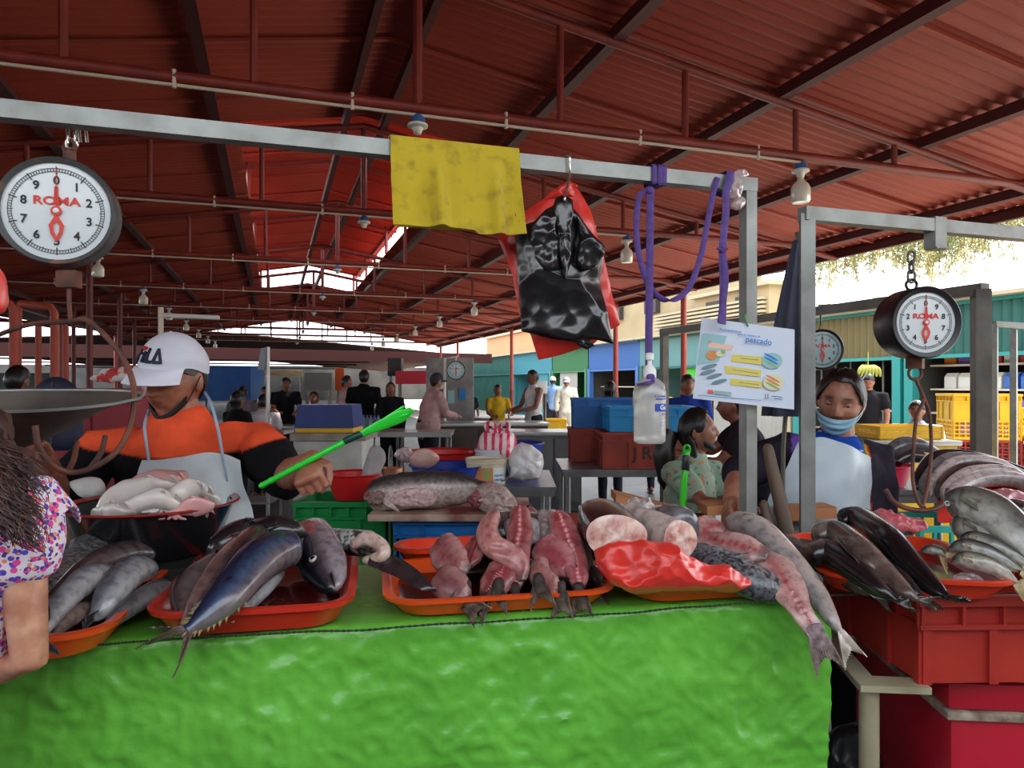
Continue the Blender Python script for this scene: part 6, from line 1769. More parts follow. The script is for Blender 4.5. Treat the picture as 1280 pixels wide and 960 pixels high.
mb = MB(); pillow(mb, pz([(454, 622, 3.04), (462, 610, 3.04), (478, 612, 3.02), (484, 626, 3.0), (468, 632, 3.0)]), CAMD, .03, .03, wr=(.016, 30), ridge=True, seed=5, col=L_((150, 120, 112))); mb.build('cut_end', M_flesh, shk, sm=80, col=True)
mb = MB(); pillow(mb, pz([(478, 620, 3.0), (488, 626, 2.98), (500, 640, 2.95), (490, 636, 2.96), (480, 630, 2.98)]), CAMD, .01, .01, wr=(.003, 30), seed=5, col=L_((214, 200, 190))); mb.build('belly_fin', M_flesh, shk, sm=80, col=True)
mb = MB(); pillow(mb, pz([(648, 640, 2.96), (660, 632, 2.96), (672, 640, 2.95), (664, 648, 2.94), (652, 648, 2.94)]), CAMD, .02, .02, wr=(.008, 30), col=L_((178, 110, 112))); tag(mb.build('meat_scrap', M_flesh, sm=80, col=True), 'small pink scrap at the corner of the cutting board', 'fish scrap')
# green crates, red bowl, grey rubber cloth, copper pan
for k, lb in enumerate(('green crate below, standing on the floor by the white freezer side', 'green crate second from the floor', 'green crate under the red bowl')):
    crate(lb, V((-.78, 3.35, .003 + .305 * k)), .42, .34, .304, M_cgreen)
mb_ = basin('red plastic bowl tilted on the green crate', V((-.735, 3.25, .922)), .13, .12, M_basr, k=.6)
M_gcl = mat('grey_rubber_cloth', (168, 166, 164), .6, rgb2=(140, 138, 138), vscale=8)
mb = MB(); pillow(mb, pz([(436, 604, 3.3), (452, 592, 3.3), (458, 572, 3.34), (464, 558, 3.36), (476, 560, 3.36), (482, 574, 3.34), (478, 590, 3.3), (486, 606, 3.28), (474, 614, 3.26), (456, 610, 3.26)]), CAMD, .04, .04, wr=(.02, 12), n=80, soft=True)
tag(mb.build('rubber_cloth', M_gcl, sm=80), 'grey rubber cloth bunched over the red bowl', 'cloth')
M_copper = mat('copper_tin', (196, 140, 112), .25, metal=.7)
mb = MB(); q_ = P(489, 606, 3.36); q_.z = .9; Mx = Matrix.Translation(q_); mb.lathe([(.001, 0), (.05, 0), (.056, .15), (.05, .15), (.045, .01), (.001, .008)], 24, Mx)
tag(mb.build('tin_can', M_copper), 'copper coloured tin beside the grey rubber cloth', 'tin')

# metal table with basins, buckets and bags
M_inox = mat('brushed_steel', (150, 152, 152), .35, metal=.55, rgb2=(120, 122, 124), vscale=6)
tz = .8
tc_ = V((-.22, 4.88, tz))
def steel_table(label, c, L, W, H, m_=None, lw=.035, shelf=False, name='steel_table', yaw=0., mt=None, group='steel market tables'):
    M = frameat((c[0], c[1], 0), yaw); m_ = m_ or M_inox
    th = thing(name, label, 'table', (c[0], c[1], 0), group)
    mb = MB(); mb.box(M @ V((0, 0, H - .012)), (L, W, .024), M=M.to_3x3()); mb.box(M @ V((0, 0, H - .04)), (L - .02, W - .02, .04), M=M.to_3x3()); mb.build('table_top', mt or m_, th, sm=None)
    for sx in (-1, 1):
        for sy in (-1, 1):
            mb = MB(); mb.tube([M @ V((sx * (L / 2 - .05), sy * (W / 2 - .05), 0)), M @ V((sx * (L / 2 - .05), sy * (W / 2 - .05), H - .05))], lw / 2, 10); mb.build('leg', m_, th)
    if shelf:
        mb = MB(); mb.box(M @ V((0, 0, .25)), (L - .06, W - .06, .02), M=M.to_3x3()); mb.build('shelf', m_, th, sm=None)
    return th
steel_table('low steel table holding the basins, buckets and tied bags', tc_, 1.0, .88, tz)
basin('red plastic basin on the low steel table', V((-.50, 5.08, tz)), .25, .17, M_basr)
basin('blue plastic basin with meat bags in front of the red one', V((-.42, 4.57, tz)), .25, .13, M_basb)
basin('second blue basin behind the red one', V((-.0, 5.2, tz)), .24, .22, M_basb)
M_meat = mat('pale_meat_in_film', (222, 182, 168), .25, coat=.5, rgb2=(196, 140, 128), vscale=10)
mb = MB(); pillow(mb, pz([(511, 575, 4.5), (520, 564, 4.5), (538, 562, 4.5), (549, 572, 4.5), (540, 583, 4.5), (520, 584, 4.5)]), (0, -.8, .6), .05, .05, wr=(.01, 14)); tag(mb.build('meat_bag', M_meat, sm=80), 'clear bag of pale meat resting on the blue basin', 'bag of meat')
mb = MB(); pillow(mb, pz([(493, 570, 4.56), (502, 561, 4.56), (514, 562, 4.56), (518, 572, 4.54), (508, 578, 4.54)]), (0, -.8, .6), .04, .04, wr=(.016, 16), ridge=True); tag(mb.build('plastic_bag', M_clear, sm=80), 'small clear bag beside the bag of pale meat', 'plastic bag')
def bucket(label, c, r, h, m_, lid=None, band=None, handle=True):
    M = Matrix.Translation(V(c)); th = thing('bucket', label, 'bucket', V(c))
    mb = MB(); mb.lathe([(.001, 0), (r * .86, 0), (r * .88, .008), (r * .97, h * .8), (r, h * .82), (r, h * .86), (r * .96, h * .87), (r * .97, h * .92), (r * 1.02, h * .94), (r * 1.02, h), (r * .95, h), (r * .93, h * .9), (.001, h * .88)], 36, M); mb.build('pail', m_, th)
    if lid: mb = MB(); mb.lathe([(r * 1.03, h * .97), (r * 1.03, h * 1.02), (r * .9, h * 1.03), (.001, h * 1.025)], 36, M); mb.build('lid', lid, th)
    if band:
        n = 14
        for m2, a0, a1, z0, z1 in band:
            mb = MB(); rr = r * .955
            mb.add([M @ V((math.sin(a0 + (a1 - a0) * i / n) * rr, -math.cos(a0 + (a1 - a0) * i / n) * rr, h * z)) for i in range(n + 1) for z in (z0, z1)], [(2 * i, 2 * i + 2, 2 * i + 3, 2 * i + 1) for i in range(n)]); mb.build('printed_band', m2, th)
    if handle:
        mb = MB(); mb.tube([M @ V((r * 1.03, 0, h * .85)), M @ V((r * 1.1, -.03, h * .6)), M @ V((r * 1.02, -.1, h * .3)), M @ V((r * .7, -r * .9, h * .2))], .005, 6, res=14); mb.build('handle', M_dksteel, th)
    return th
M_bkt = mat('cream_bucket', (216, 208, 182), .45, rgb2=(186, 170, 130), vscale=8, vpos=(.5, .7)); M_bktw = mat('bucket_white', (206, 216, 228), .4)
bucket('white lidded bucket behind the paint bucket', V((-.145, 4.83, tz)), .11, .2, M_bktw, lid=M_bktw, handle=False)
bucket('used cream paint bucket with a printed label', V((-.165, 4.58, tz)), .137, .17, M_bkt, band=((M_p['orange'], -.5, .35, .12, .7), (M_p['teal'], -1.0, -.5, .12, .66), (M_face, .36, 1.1, .1, .75), (M_p['blue'], .4, 1.0, .2, .28), (M_p['blue'], .4, 1.0, .36, .44), (M_p['green'], -.1, .2, .3, .62)))
M_strp = bpy.data.materials.new('pink_white_stripes'); M_strp.use_nodes = True
nt = M_strp.node_tree; bs = nt.nodes['Principled BSDF']; bs.inputs['Roughness'].default_value = .4
tc = nt.nodes.new('ShaderNodeTexCoord'); wv = nt.nodes.new('ShaderNodeTexWave'); wv.inputs['Scale'].default_value = 6.; wv.inputs['Distortion'].default_value = 1.5; wv.inputs['Detail'].default_value = 1
rp = nt.nodes.new('ShaderNodeValToRGB'); rp.color_ramp.interpolation = 'CONSTANT'; rp.color_ramp.elements[0].color = lin((236, 214, 216)) + (1,); rp.color_ramp.elements[1].position = .62; rp.color_ramp.elements[1].color = lin((220, 48, 92)) + (1,)
nt.links.new(tc.outputs['Object'], wv.inputs['Vector']); nt.links.new(wv.outputs['Fac'], rp.inputs['Fac']); nt.links.new(rp.outputs['Color'], bs.inputs['Base Color'])
sb = thing('striped_bag', 'knotted pink and white striped bag behind the white bag', 'bag', P(620, 574, 4.85))
mb = MB(); pillow(mb, pz([(597, 555, 4.85), (604, 540, 4.85), (622, 534, 4.85), (640, 540, 4.85), (646, 556, 4.85), (640, 574, 4.85), (612, 578, 4.85), (600, 572, 4.85)]), CAMD, .11, .1, wr=(.018, 12), ridge=True); mb.build('bag_body', M_strp, sb, sm=80)
for s_ in (-1, 1):
    mb = MB(); mb.tube([P(622, 540, 4.8), P(622 + s_ * 6, 530, 4.78), P(622 + s_ * 14, 531, 4.78), P(622 + s_ * 12, 538, 4.78), P(623, 541, 4.78)], [(.02, .01)] * 5, 8, res=18); mb.build('bag_knot', M_strp, sb, sm=80)
M_wbag = mat('white_plastic_film', (230, 230, 232), .3, coat=.3, rgb2=(226, 196, 196), vscale=4, vpos=(.55, .7))
mb = MB(); pillow(mb, pz([(636, 598, 4.6), (634, 574, 4.6), (644, 558, 4.6), (652, 552, 4.6), (664, 556, 4.6), (678, 568, 4.6), (680, 580, 4.6), (674, 598, 4.6), (655, 601, 4.6)]), CAMD, .10, .09, wr=(.02, 14), ridge=True, soft=False, n=90)
tag(mb.build('plastic_bag', M_wbag, sm=70), 'full white plastic bag at the corner of the low steel table', 'plastic bag')

# crate stacks on a steel frame table
steel_table('steel frame table carrying the blue and brick red crates', (1.02, 5.97, 0), 1.25, .85, .775, lw=.045)
crate('brick red crate with painted letters under the light blue one', V((1.08, 5.80, .778)), .74, .5, .29, M_cbrown, txt='J R S', mtxt=mat('dark_paint', (60, 40, 30), .7))
crate('light blue crate on the lettered brick red crate', V((1.12, 5.82, 1.07)), .70, .48, .2, M_cblue2)
crate('brick red crate at the back of the crate table', V((.80, 6.21, .778)), .6, .3, .29, M_cbrown)
crate('deep blue crate on the back brick red crate', V((.84, 6.22, 1.07)), .62, .3, .26, M_cblue)

# white freezer, blue cool box and the counters beyond
frz = thing('chest_freezer', 'white chest freezer with a red smear beyond the seller', 'freezer', (-1.91, 7.6, 0))
M_frz = mat('freezer_white', (206, 210, 204), .4, rgb2=(180, 184, 176), vscale=4)
mb = MB(); mb.box((-1.91, 7.6, .44), (.72, .62, .84), bev=.02); mb.build('cabinet', M_frz, frz, sm=30)
mb = MB(); mb.box((-1.90, 7.6, .90), (.78, .68, .08), bev=.01); mb.build('worn_lid', mat('worn_lid', (170, 164, 150), .6, rgb2=(140, 132, 120), vscale=5), frz, sm=30)
mb = MB(); pillow(mb, pz([(374, 600, 7.285), (384, 594, 7.285), (398, 598, 7.285), (402, 610, 7.285), (390, 616, 7.285), (376, 614, 7.285)]), CAMD, .004, .002); mb.build('red_smear', mat('red_smear', (190, 110, 104), .6), frz)
M_cool = mat('cool_box_blue', (34, 62, 140), .4, rgb2=(28, 52, 122), vscale=5)
cb = thing('cool_box', 'blue cool box with a yellow base on the white freezer', 'cool box', (-1.95, 7.6, .94))
mb = MB(); mb.box((-1.96, 7.6, .965), (.60, .5, .05), bev=.01); mb.build('yellow_base', M_cyel, cb, sm=30)
mb = MB(); mb.loft([[V((-1.96 + x * (.31 - .03 * k), 7.6 + y * (.26 - .03 * k), .99 + .24 * k)) for x, y in ((-1, -1), (1, -1), (1, 1), (-1, 1))] for k in (0, .25, .26, 1)]); mb.build('box_body', M_cool, cb, sm=None)
def counter(label, c, L, W, H, yaw, mside, mtop, group='market counters', open_side=False):
    M = frameat((c[0], c[1], 0), yaw); th = thing('market_counter', label, 'counter', (c[0], c[1], 0), group)
    mb = MB(); mb.box(M @ V((0, 0, H - .02)), (L + .05, W + .05, .04), M=M.to_3x3(), bev=.006); mb.build('counter_top', mtop, th, sm=30)
    mb = MB(); mb.box(M @ V((0, 0, (H - .04) / 2 + .03)), (L, W, H - .1), M=M.to_3x3())
    mb.box(M @ V((0, 0, .03)), (L - .06, W - .06, .06), M=M.to_3x3())
    mb.build('cabinet', mside, th, sm=None)
    for k in (-1, 0, 1):
        mb = MB(); mb.box(M @ V((k * L * .325, -W / 2 - .006, (H - .04) / 2 + .03)), (L * .3, .012, H - .18), M=M.to_3x3(), bev=.004); mb.build('side_panel', mside, th, sm=30)
    return th
M_gpan = mat('grey_panel', (104, 108, 112), .5, rgb2=(84, 88, 94), vscale=3)
M_dwood = mat('dark_wood_panel', (70, 58, 50), .7, rgb2=(50, 42, 36), vscale=4)
M_ctop = mat('counter_top_steel', (176, 178, 176), .3, metal=.4)
counter('grey panelled counter nearest the crate table', (.32, 8.35, 0), .95, .6, .9, 0., M_gpan, M_ctop)
counter('steel topped counter with dark wooden side where the man in white stands', (-.28, 10.2, 0), 1.5, .7, .9, .12, M_dwood, M_ctop)
steel_table('pale topped table beside the person in the pink hoodie', (-1.35, 8.9, 0), 1.2, .6, .86, mt=M_ctop)
steel_table('steel rack with shelf in the aisle behind the seller', (-2.86, 7.3, 0), .9, .5, .8, shelf=True)

# right side: crates, cooler and bench under the tray of dark fish
crate('red ribbed crate under the red orange tray of dark fish', V((1.265, 1.925, .735)), .62, .5, .212, M_cred, yaw=.03, ribs=6)
crate('second red ribbed crate beside it, under the silver fish pile', V((1.9, 1.95, .735)), .62, .5, .212, M_cred, yaw=.03, ribs=6)
M_cooler = mat('cooler_crimson', (186, 28, 48), .35, rgb2=(164, 24, 40), vscale=4, coat=.2)
M_foam = mat('dirty_foam', (176, 160, 138), .8, rgb2=(110, 92, 80), vscale=22)
ck = thing('cooler', 'big crimson insulated box with dirty foam lid under the red crates', 'cooler', (1.55, 2.2, 0))
Mc = frameat((1.56, 2.06, 0), -.09)
mb = MB(); mb.box(Mc @ V((0, 0, .30)), (.84, .62, .60), M=Mc.to_3x3(), bev=.02); mb.build('box_body', M_cooler, ck, sm=30)
mb = MB(); mb.box(Mc @ V((0, 0, .612)), (.87, .65, .022), M=Mc.to_3x3(), bev=.006); mb.build('foam_seal', M_foam, ck, sm=30)
mb = MB(); mb.box(Mc @ V((0, 0, .66)), (.86, .64, .07), M=Mc.to_3x3(), bev=.015); mb.build('lid', M_cooler, ck, sm=30)
mb = MB(); mb.box(Mc @ V((.06, -.02, .713)), (.66, .58, .036), M=Mc.to_3x3(), bev=.008); mb.build('foam_top', M_foam, ck, sm=30)
bn_ = thing('angle_iron_stand', 'angle iron stand with one pale steel leg beside the crimson cooler', 'stand', (.87, 1.75, 0))
M_pale = mat('pale_steel', (176, 168, 140), .45, metal=.2, rgb2=(150, 140, 112), vscale=7)
mb = MB(); mb.bar(V((.83, 1.70, .727)), V((.99, 1.685, .727)), .06, .016); mb.bar(V((.86, 1.7, .72)), V((.93, 2.2, .72)), .05, .016); mb.build('stand_top', M_pale, bn_, sm=None)
for p in ((.868, 1.712), (.925, 2.16)):
    mb = MB(); mb.tube([V((p[0], p[1], 0)), V((p[0], p[1], .72))], .023, 14); mb.build('leg', M_pale, bn_)
mb = MB(); pillow(mb, [V((x, 2.02, z)) for x, z in ((.90, .03), (.97, .005), (1.05, .03), (1.07, .2), (1.06, .36), (1.03, .45), (.985, .49), (.93, .46), (.90, .38), (.885, .2))], CAMD, .07, .07, wr=(.03, 12), ridge='facet', n=80, rings=18)
tag(mb.build('plastic_bag', M_blackbag, sm=70), 'stuffed black plastic bag on the floor behind the end of the green tarp', 'plastic bag')
crate('dark red crate on the floor behind the pale steel leg', V((.5, 2.75, .003)), .6, .4, .3, M_cbrown)
crate('dark red crate stacked behind the pale steel leg', V((.5, 2.75, .306)), .6, .4, .3, M_cbrown)
crate('dark red crate on top of the stack behind the pale steel leg', V((.5, 2.75, .609)), .6, .4, .3, M_cbrown)
# board pieces and clubs at the masked woman's place
steel_table('back table at the masked woman hidden behind the fish', (.58, 2.3, 0), .6, .22, .98, mt=M_wood)
M_tan = mat('tan_wood', (190, 128, 84), .7, rgb2=(164, 104, 66), vscale=4, stretch=(1, 6, 6))
for pts, lb in (([(770, 618), (856, 640), (856, 648), (770, 628)], 'tan wooden board behind the clear wet bag'), ([(884, 633), (918, 631), (918, 643), (884, 645)], 'tan wood block by the first steel post'), ([(984, 638), (1046, 634), (1046, 648), (984, 652)], 'tan wood block in front of the grey apron')):
    mb = MB(); q = [P(x, y, 2.28) for x, y in pts]; mb.loft([[p + V((0, .12 * k, .0)) for p in q] for k in (0, 1)])
    tag(mb.build('wooden_board', M_tan, sm=None), lb, 'board')
M_club = mat('worn_handle_wood', (104, 84, 66), .6, rgb2=(76, 60, 48), vscale=5, stretch=(1, 1, .2))
mb = MB(); mb.tube([P(960, 561, 2.22), P(966, 590, 2.2), P(976, 630, 2.18), P(984, 668, 2.16)], [.017, .02, .022, .023], 14, res=20, round_ends=True)
tag(mb.build('wooden_club', M_club), 'long wooden club leaning up between the two steel posts', 'club')
mb = MB(); mb.tube([P(955, 631, 2.2), P(959, 648, 2.19), P(963, 664, 2.18)], [.015, .017, .018], 14, res=10, round_ends=True)
tag(mb.build('wooden_club', M_club), 'short wooden club beside the long one', 'club')
gh = thing('broom_handle', 'bright green handle with a black band in front of the mint blouse', 'handle', P(853, 632, 2.34))
M_grn2 = mat('handle_green', (48, 190, 36), .35, coat=.3)
mb = MB(); mb.tube([P(853, 640, 2.34), P(855, 600, 2.345), P(857, 586, 2.35)], .012, 12, res=12, round_ends=True); mb.tube([P(857, 572, 2.352), P(858, 566, 2.354)], .012, 12, round_ends=True); ring_tube(mb, P(858.5, 562, 2.355), .010, .0045, (0, 1, 0), 1.5); mb.build('grip', M_grn2, gh)
mb = MB(); mb.tube([P(857, 587, 2.35), P(857.5, 571, 2.352)], .0135, 14, round_ends=True); mb.build('black_band', M_case2, gh)
# behind the right scale
crate('teal crate behind the tray of dark fish, upper', V((1.57, 2.56, .69)), .36, .3, .27, M_cteal, lattice=True)
crate('teal crate behind the tray of dark fish, lower', V((1.57, 2.56, .417)), .36, .3, .27, M_cteal, lattice=True)
crate('teal crate at the bottom behind the tray of dark fish', V((1.57, 2.56, .144)), .36, .3, .27, M_cteal, lattice=True)
basin('pink basin at the elbow of the dark jacket', V((1.66, 3.22, .986)), .16, .1, M_baspk)
steel_table('table behind the teal crates holding red cloth and draped fish', (2.44, 2.70, 0), 1.3, .46, .97, mt=M_redp)
steel_table('small table under the pink basin and the dark fish heap', (1.72, 3.28, 0), .8, .38, .985)
mb = MB(); mb.grid(lambda u, v: P(1172 + 190 * u, 652 - 12 * u - (34 + 8 * math.sin(u * 3)) * v, 2.42 + .1 * v) + V((0, 0, .015 * noise.noise(V((u * 7, v * 3, 1))))), 40, 14, thick=.004)
tag(mb.build('red_cloth', mat('red_cloth', (214, 52, 44), .5, coat=.2), sm=80), 'red plastic sheet under the long draped fish', 'sheet')
fish('dark fish heaped behind the pink basin, upper', [P(1112, 566, 3.3), P(1130, 556, 3.3), P(1155, 558, 3.3), P(1180, 568, 3.3)], .04, .04, (0, -.7, .6), 'grey', 'blunt', tail=None, eye=False, dorsal=False, gill=False, pec=False, group='dark fish behind the pink basin')
fish('dark fish heaped behind the pink basin, lower', [P(1118, 580, 3.28), P(1135, 570, 3.28), P(1155, 573, 3.28), P(1176, 584, 3.28)], .034, .034, (0, -.7, .6), 'dusk', 'blunt', tail=None, eye=False, dorsal=False, gill=False, pec=False, group='dark fish behind the pink basin')
mb = MB(); pillow(mb, pz([(1085, 646, 2.3), (1100, 638, 2.3), (1130, 648, 2.25), (1156, 656, 2.22), (1155, 664, 2.2), (1120, 664, 2.2), (1092, 656, 2.25)]), (0, -.6, .8), .03, .02, wr=(.014, 24), ridge=True, col=L_((214, 110, 118)))
tag(mb.build('meat_slab', M_flesh, sm=70, col=True), 'pink wet meat slab behind the highest dark fish', 'meat')
fish('dark red fish piece at the edge behind the silver pile', [P(1255, 625, 2.0), P(1275, 640, 1.98), P(1300, 655, 1.95), P(1330, 675, 1.92)], .03, .04, (0, -.7, .6), 'pinkbrown', 'torpedo', eye=False, dorsal=False, gill=False)
mb = MB(); pillow(mb, pz([(1216, 622, 2.1), (1245, 616, 2.12), (1275, 618, 2.12), (1290, 630, 2.08), (1262, 636, 2.05), (1226, 632, 2.06)]), (0, -.6, .8), .03, .02, wr=(.01, 20), ridge=True, col=L_((170, 110, 116)))
tag(mb.build('meat_slab', M_flesh, sm=70, col=True), 'dull pink meat slab behind the silver fish pile', 'meat')
# ------------------------------------------------------------------ people further back
def at(px, Y): return V(((px - 640) / FOC * Y, Y, 0))
PI2 = PI / 2
def bgp(label, px, Y, yaw, h=1.6, **k):
    pk = {q: k.pop(q) for q in ('lean', 'arms', 'headyaw', 'pitch', 'sit') if q in k}
    k.setdefault('voxel', .014 if Y < 7 else .02)
    J = pose(at(px, Y), yaw, h, k.get('fem', False), **pk)
    k.setdefault('s', h / 1.72)
    th, HM = human(label, J, **k)
    return th, HM
SKD = (150, 102, 80)
_, h_ = bgp('person in a grey pink hoodie and dark cap at the pale table', 535, 9.6, .55, 1.62, fem=True, fat=1.25, top=(188, 150, 150), sleeve=1.8, arms=FRONT_ARMS, lean=.18, hair='tied')
cap(_, h_, .95, (40, 36, 44))
bgp('person in a white vest behind the steel topped counter', 667, 10.9, PI + .5, 1.68, skin=(120, 76, 58), top=(226, 224, 222), sleeveless=True, arms=FRONT_ARMS, headyaw=-.1)
bgp('child in a yellow shirt beside the red post', 622, 12.2, -PI2 + .3, 1.45, top=(196, 160, 40), arms=FRONT_ARMS, skin=(140, 94, 74))
bgp('person in a dark teal shirt at the far fish display', 586, 13.9, -PI2 + .6, 1.42, fem=True, top=(24, 40, 46), hair='tied')
bgp('person with long dark hair and black shawl behind the pale table', 488, 10.8, -PI2 + .2, 1.5, fem=True, top=(24, 22, 26), hair='long', sleeve=1.9, lean=.2)
bgp('person in a black shirt seen from behind in the aisle', 455, 10.9, PI2 + .3, 1.68, top=(22, 22, 26), sleeve=.6)
bgp('person in pale pink beside the one in the black shirt', 432, 11.4, PI2 - 1.2, 1.6, fem=True, top=(214, 176, 176), hair='tied', headyaw=-.4)
bgp('person in a white shirt sitting with their back to the stall', 326, 9.5, PI2, 1.58, top=(206, 200, 206), sit=.25, lean=.15)
bgp('person in dark clothes sitting nearest the seller', 296, 8.6, PI2 - .5, 1.6, top=(26, 24, 28), sit=.22, hair='long', fem=True)
bgp('person in a grey shirt two places along from the white shirt', 303, 11.7, PI2 + .2, 1.62, top=(120, 112, 120), sit=.2)
bgp('person in a purple grey top sitting at the far eating table', 332, 13, -PI2, 1.62, top=(110, 96, 106), sit=.2)
bgp('person in dark clothes bending over the eating table', 356, 12.1, -PI2 + .4, 1.62, top=(30, 28, 36), lean=.4, arms=FRONT_ARMS)
bgp('person in a black shirt with white bib behind the cool box', 393, 10.4, -PI2, 1.5, top=(24, 24, 28), sit=.15, hair='tied')
_, h_ = bgp('person in sunlit white with a pale cap walking in the alley', 708, 16.5, -PI2 - .1, 1.62, top=(236, 232, 214), bottom=(214, 208, 196), arms=SIDE, sleeve=1.8)
cap(_, h_, .94, (176, 172, 190))
_, h_ = bgp('person in a light blue shirt walking away in the alley', 691, 18.5, PI2, 1.66, top=(128, 160, 206), arms=SIDE)
cap(_, h_, .95, (196, 190, 176))
bgp('person in a dark blue top beyond the crates', 860, 7.4, -PI2 - .3, 1.56, top=(34, 60, 150), headyaw=.4)
bgp('person with long black hair behind the blue crates', 763, 8.2, PI2, 1.5, fem=True, top=(30, 28, 34), hair='long')
bgp('person in a yellow and dark top beyond the hanging bottle', 822, 9.4, PI2, 1.52, top=(170, 150, 60), hair='short')
bgp('person in a dark apron reaching across behind the poster', 955, 4.2, PI - .25, 1.46, top=(40, 32, 38), sleeve=.5, arms={'R': ((.02, .2, -.16), (0, .46, -.14)), 'L': ((.02, .16, -.2), (0, .4, -.2))}, lean=.3, skin=(140, 86, 70))
bgp('shopkeeper in black inside the olive shop', 1086, 9.6, -PI2 - .5, 1.6, top=(26, 24, 28), pitch=-.4)
bgp('person in a light blue shirt sitting by the yellow crate', 1146, 6.9, -PI2 - .6, 1.5, top=(168, 190, 214), sit=.2, sleeve=1.8)
bgp('person in a dark red shirt seen from behind at the dark side', 20, 5.3, PI2, 1.6, top=(120, 26, 36), sleeve=.6)
M_navyc = mat('navy_vinyl', (24, 28, 54), .55, rgb2=(34, 38, 66), vscale=6)
nc = thing('padded_chair', 'navy padded chair back in front of the dark red shirt', 'chair', at(70, 3.9))
b_ = at(70, 3.9)
mb = MB()
pillow(mb, [b_ + V((x * .15, 0, 1.20 + z)) for x, z in ((-1, 0), (-.98, .12), (-.8, .22), (-.4, .275), (0, .29), (.4, .275), (.8, .22), (.98, .12), (1, 0), (.95, -.1), (0, -.12), (-.95, -.1))], CAMD, .04, .03); mb.build('backrest', M_navyc, nc, sm=80)
mb = MB(); mb.tube([b_ + V((0, -.042, 1.1)), b_ + V((0, -.046, 1.3)), b_ + V((0, -.03, 1.46))], .004, 6); mb.build('seam', M_navy, nc)
mb = MB(); mb.box(b_ + V((0, .2, .98)), (.36, .4, .06), bev=.02); mb.build('seat', M_navyc, nc, sm=40)
for x in (-.15, .15):
    for y in (.03, .37):
        mb = MB(); mb.tube([b_ + V((x, y, 0)), b_ + V((x, y, .95))], .014, 8); mb.build('leg', M_dksteel, nc)
    mb = MB(); mb.tube([b_ + V((x * .8, .01, .96)), b_ + V((x * .8, 0, 1.2))], .012, 8); mb.build('back_bar', M_dksteel, nc)

# ------------------------------------------------------------------ dark side of the hall
rt = counter('counter hidden under a dull red cloth beyond the seller', (-2.78, 4.75, 0), .8, .6, 1.42, 0., mat('dull_red_cloth', (150, 56, 66), .8), mat('dull_red_cloth_top', (158, 60, 70), .8))
M_chk = mat('red_white_cloth', (206, 60, 54), .7, rgb2=(224, 214, 210), vscale=14, vpos=(.46, .52))
mb = MB(); pillow(mb, pz([(112, 474, 4.55), (130, 466, 4.55), (160, 462, 4.55), (178, 462, 4.55), (176, 474, 4.5), (140, 477, 4.5)]), (0, -.6, .8), .05, .02, wr=(.02, 12), ridge=True); tag(mb.build('checked_cloth', M_chk, sm=70), 'red and white checked cloth crumpled on the red clothed counter', 'cloth')
M_orp = mat('orange_red_pipe', (176, 74, 54), .5)
for k, (pa, pb, Y, lb) in enumerate((((-30, 376), (17, 380), 6.2, 'nearest the hanging scale pan'), ((22, 378), (68, 384), 6.6, 'beside the dark red shirt'), ((48, 402), (82, 404), 8.5, 'smaller, further back'))):
    th = thing('pipe_arch', 'inverted U frame of orange red pipe, ' + lb, 'pipe frame', at(pa[0], Y), 'pipe frames of the dark side')
    mb = MB(); a, b = P(pa[0], pa[1], Y), P(pb[0], pb[1], Y)
    mb.tube([V((a.x, a.y, 0)), V((a.x, a.y, a.z - .06)), V((a.x + .03, a.y, a.z - .01)), V((b.x - .03, b.y, b.z)), V((b.x, b.y, b.z - .05)), V((b.x, b.y, 0))], .036, 10); mb.build('pipe', M_orp, th)
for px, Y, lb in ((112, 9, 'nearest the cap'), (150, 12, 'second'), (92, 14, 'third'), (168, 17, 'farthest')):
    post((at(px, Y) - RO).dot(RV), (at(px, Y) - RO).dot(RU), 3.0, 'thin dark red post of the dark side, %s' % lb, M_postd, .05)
mb = MB(); pillow(mb, pxs([(-12, 332), (2, 338), (6, 360), (5, 384), (-2, 393), (-14, 390)], 1.45), CAMD, .02, .02, wr=(.006, 20)); tag(mb.build('red_bag', M_redbag, sm=80), 'red bag hanging at the edge beside the dial scale', 'plastic bag')
sp_ = thing('sheet_post', 'thin white post with a tilted plastic sheet in the aisle', 'post', at(335, 7.6))
mb = MB(); sqtube(mb, at(335, 7.6), at(335, 7.6) + V((0, 0, 1.85)), .03); mb.bar(at(335, 7.6) + V((0, 0, .95)), at(352, 7.6) + V((0, 0, .7)), .02, .02); mb.build('shaft', M_white, sp_, sm=None)
mb = MB(); mb.add([P(326, 436, 7.6), P(333, 434, 7.6), P(334, 460, 7.6), P(322, 462, 7.6)], [(0, 1, 2, 3)]); mb.grid(lambda u, v: P(326 + 8 * u - 4 * v, 435 + 27 * v, 7.58), 3, 3, thick=.004); mb.build('sheet', mat('grey_sheet', (150, 160, 168), .3), sp_)
wp = thing('lamp_bracket', 'cream tube lamp bracket standing over the white cap', 'lamp', at(200, 5.2))
mb = MB(); mb.bar(at(201, 5.2) + V((0, 0, 0)), P(201, 384, 5.2), .03, .03); mb.build('pole', M_wire, wp, sm=None)
mb = MB(); mb.tube([P(203, 394, 5.2), P(272, 397, 5.2)], .017, 12, round_ends=True); mb.build('lamp_tube', M_white, wp)
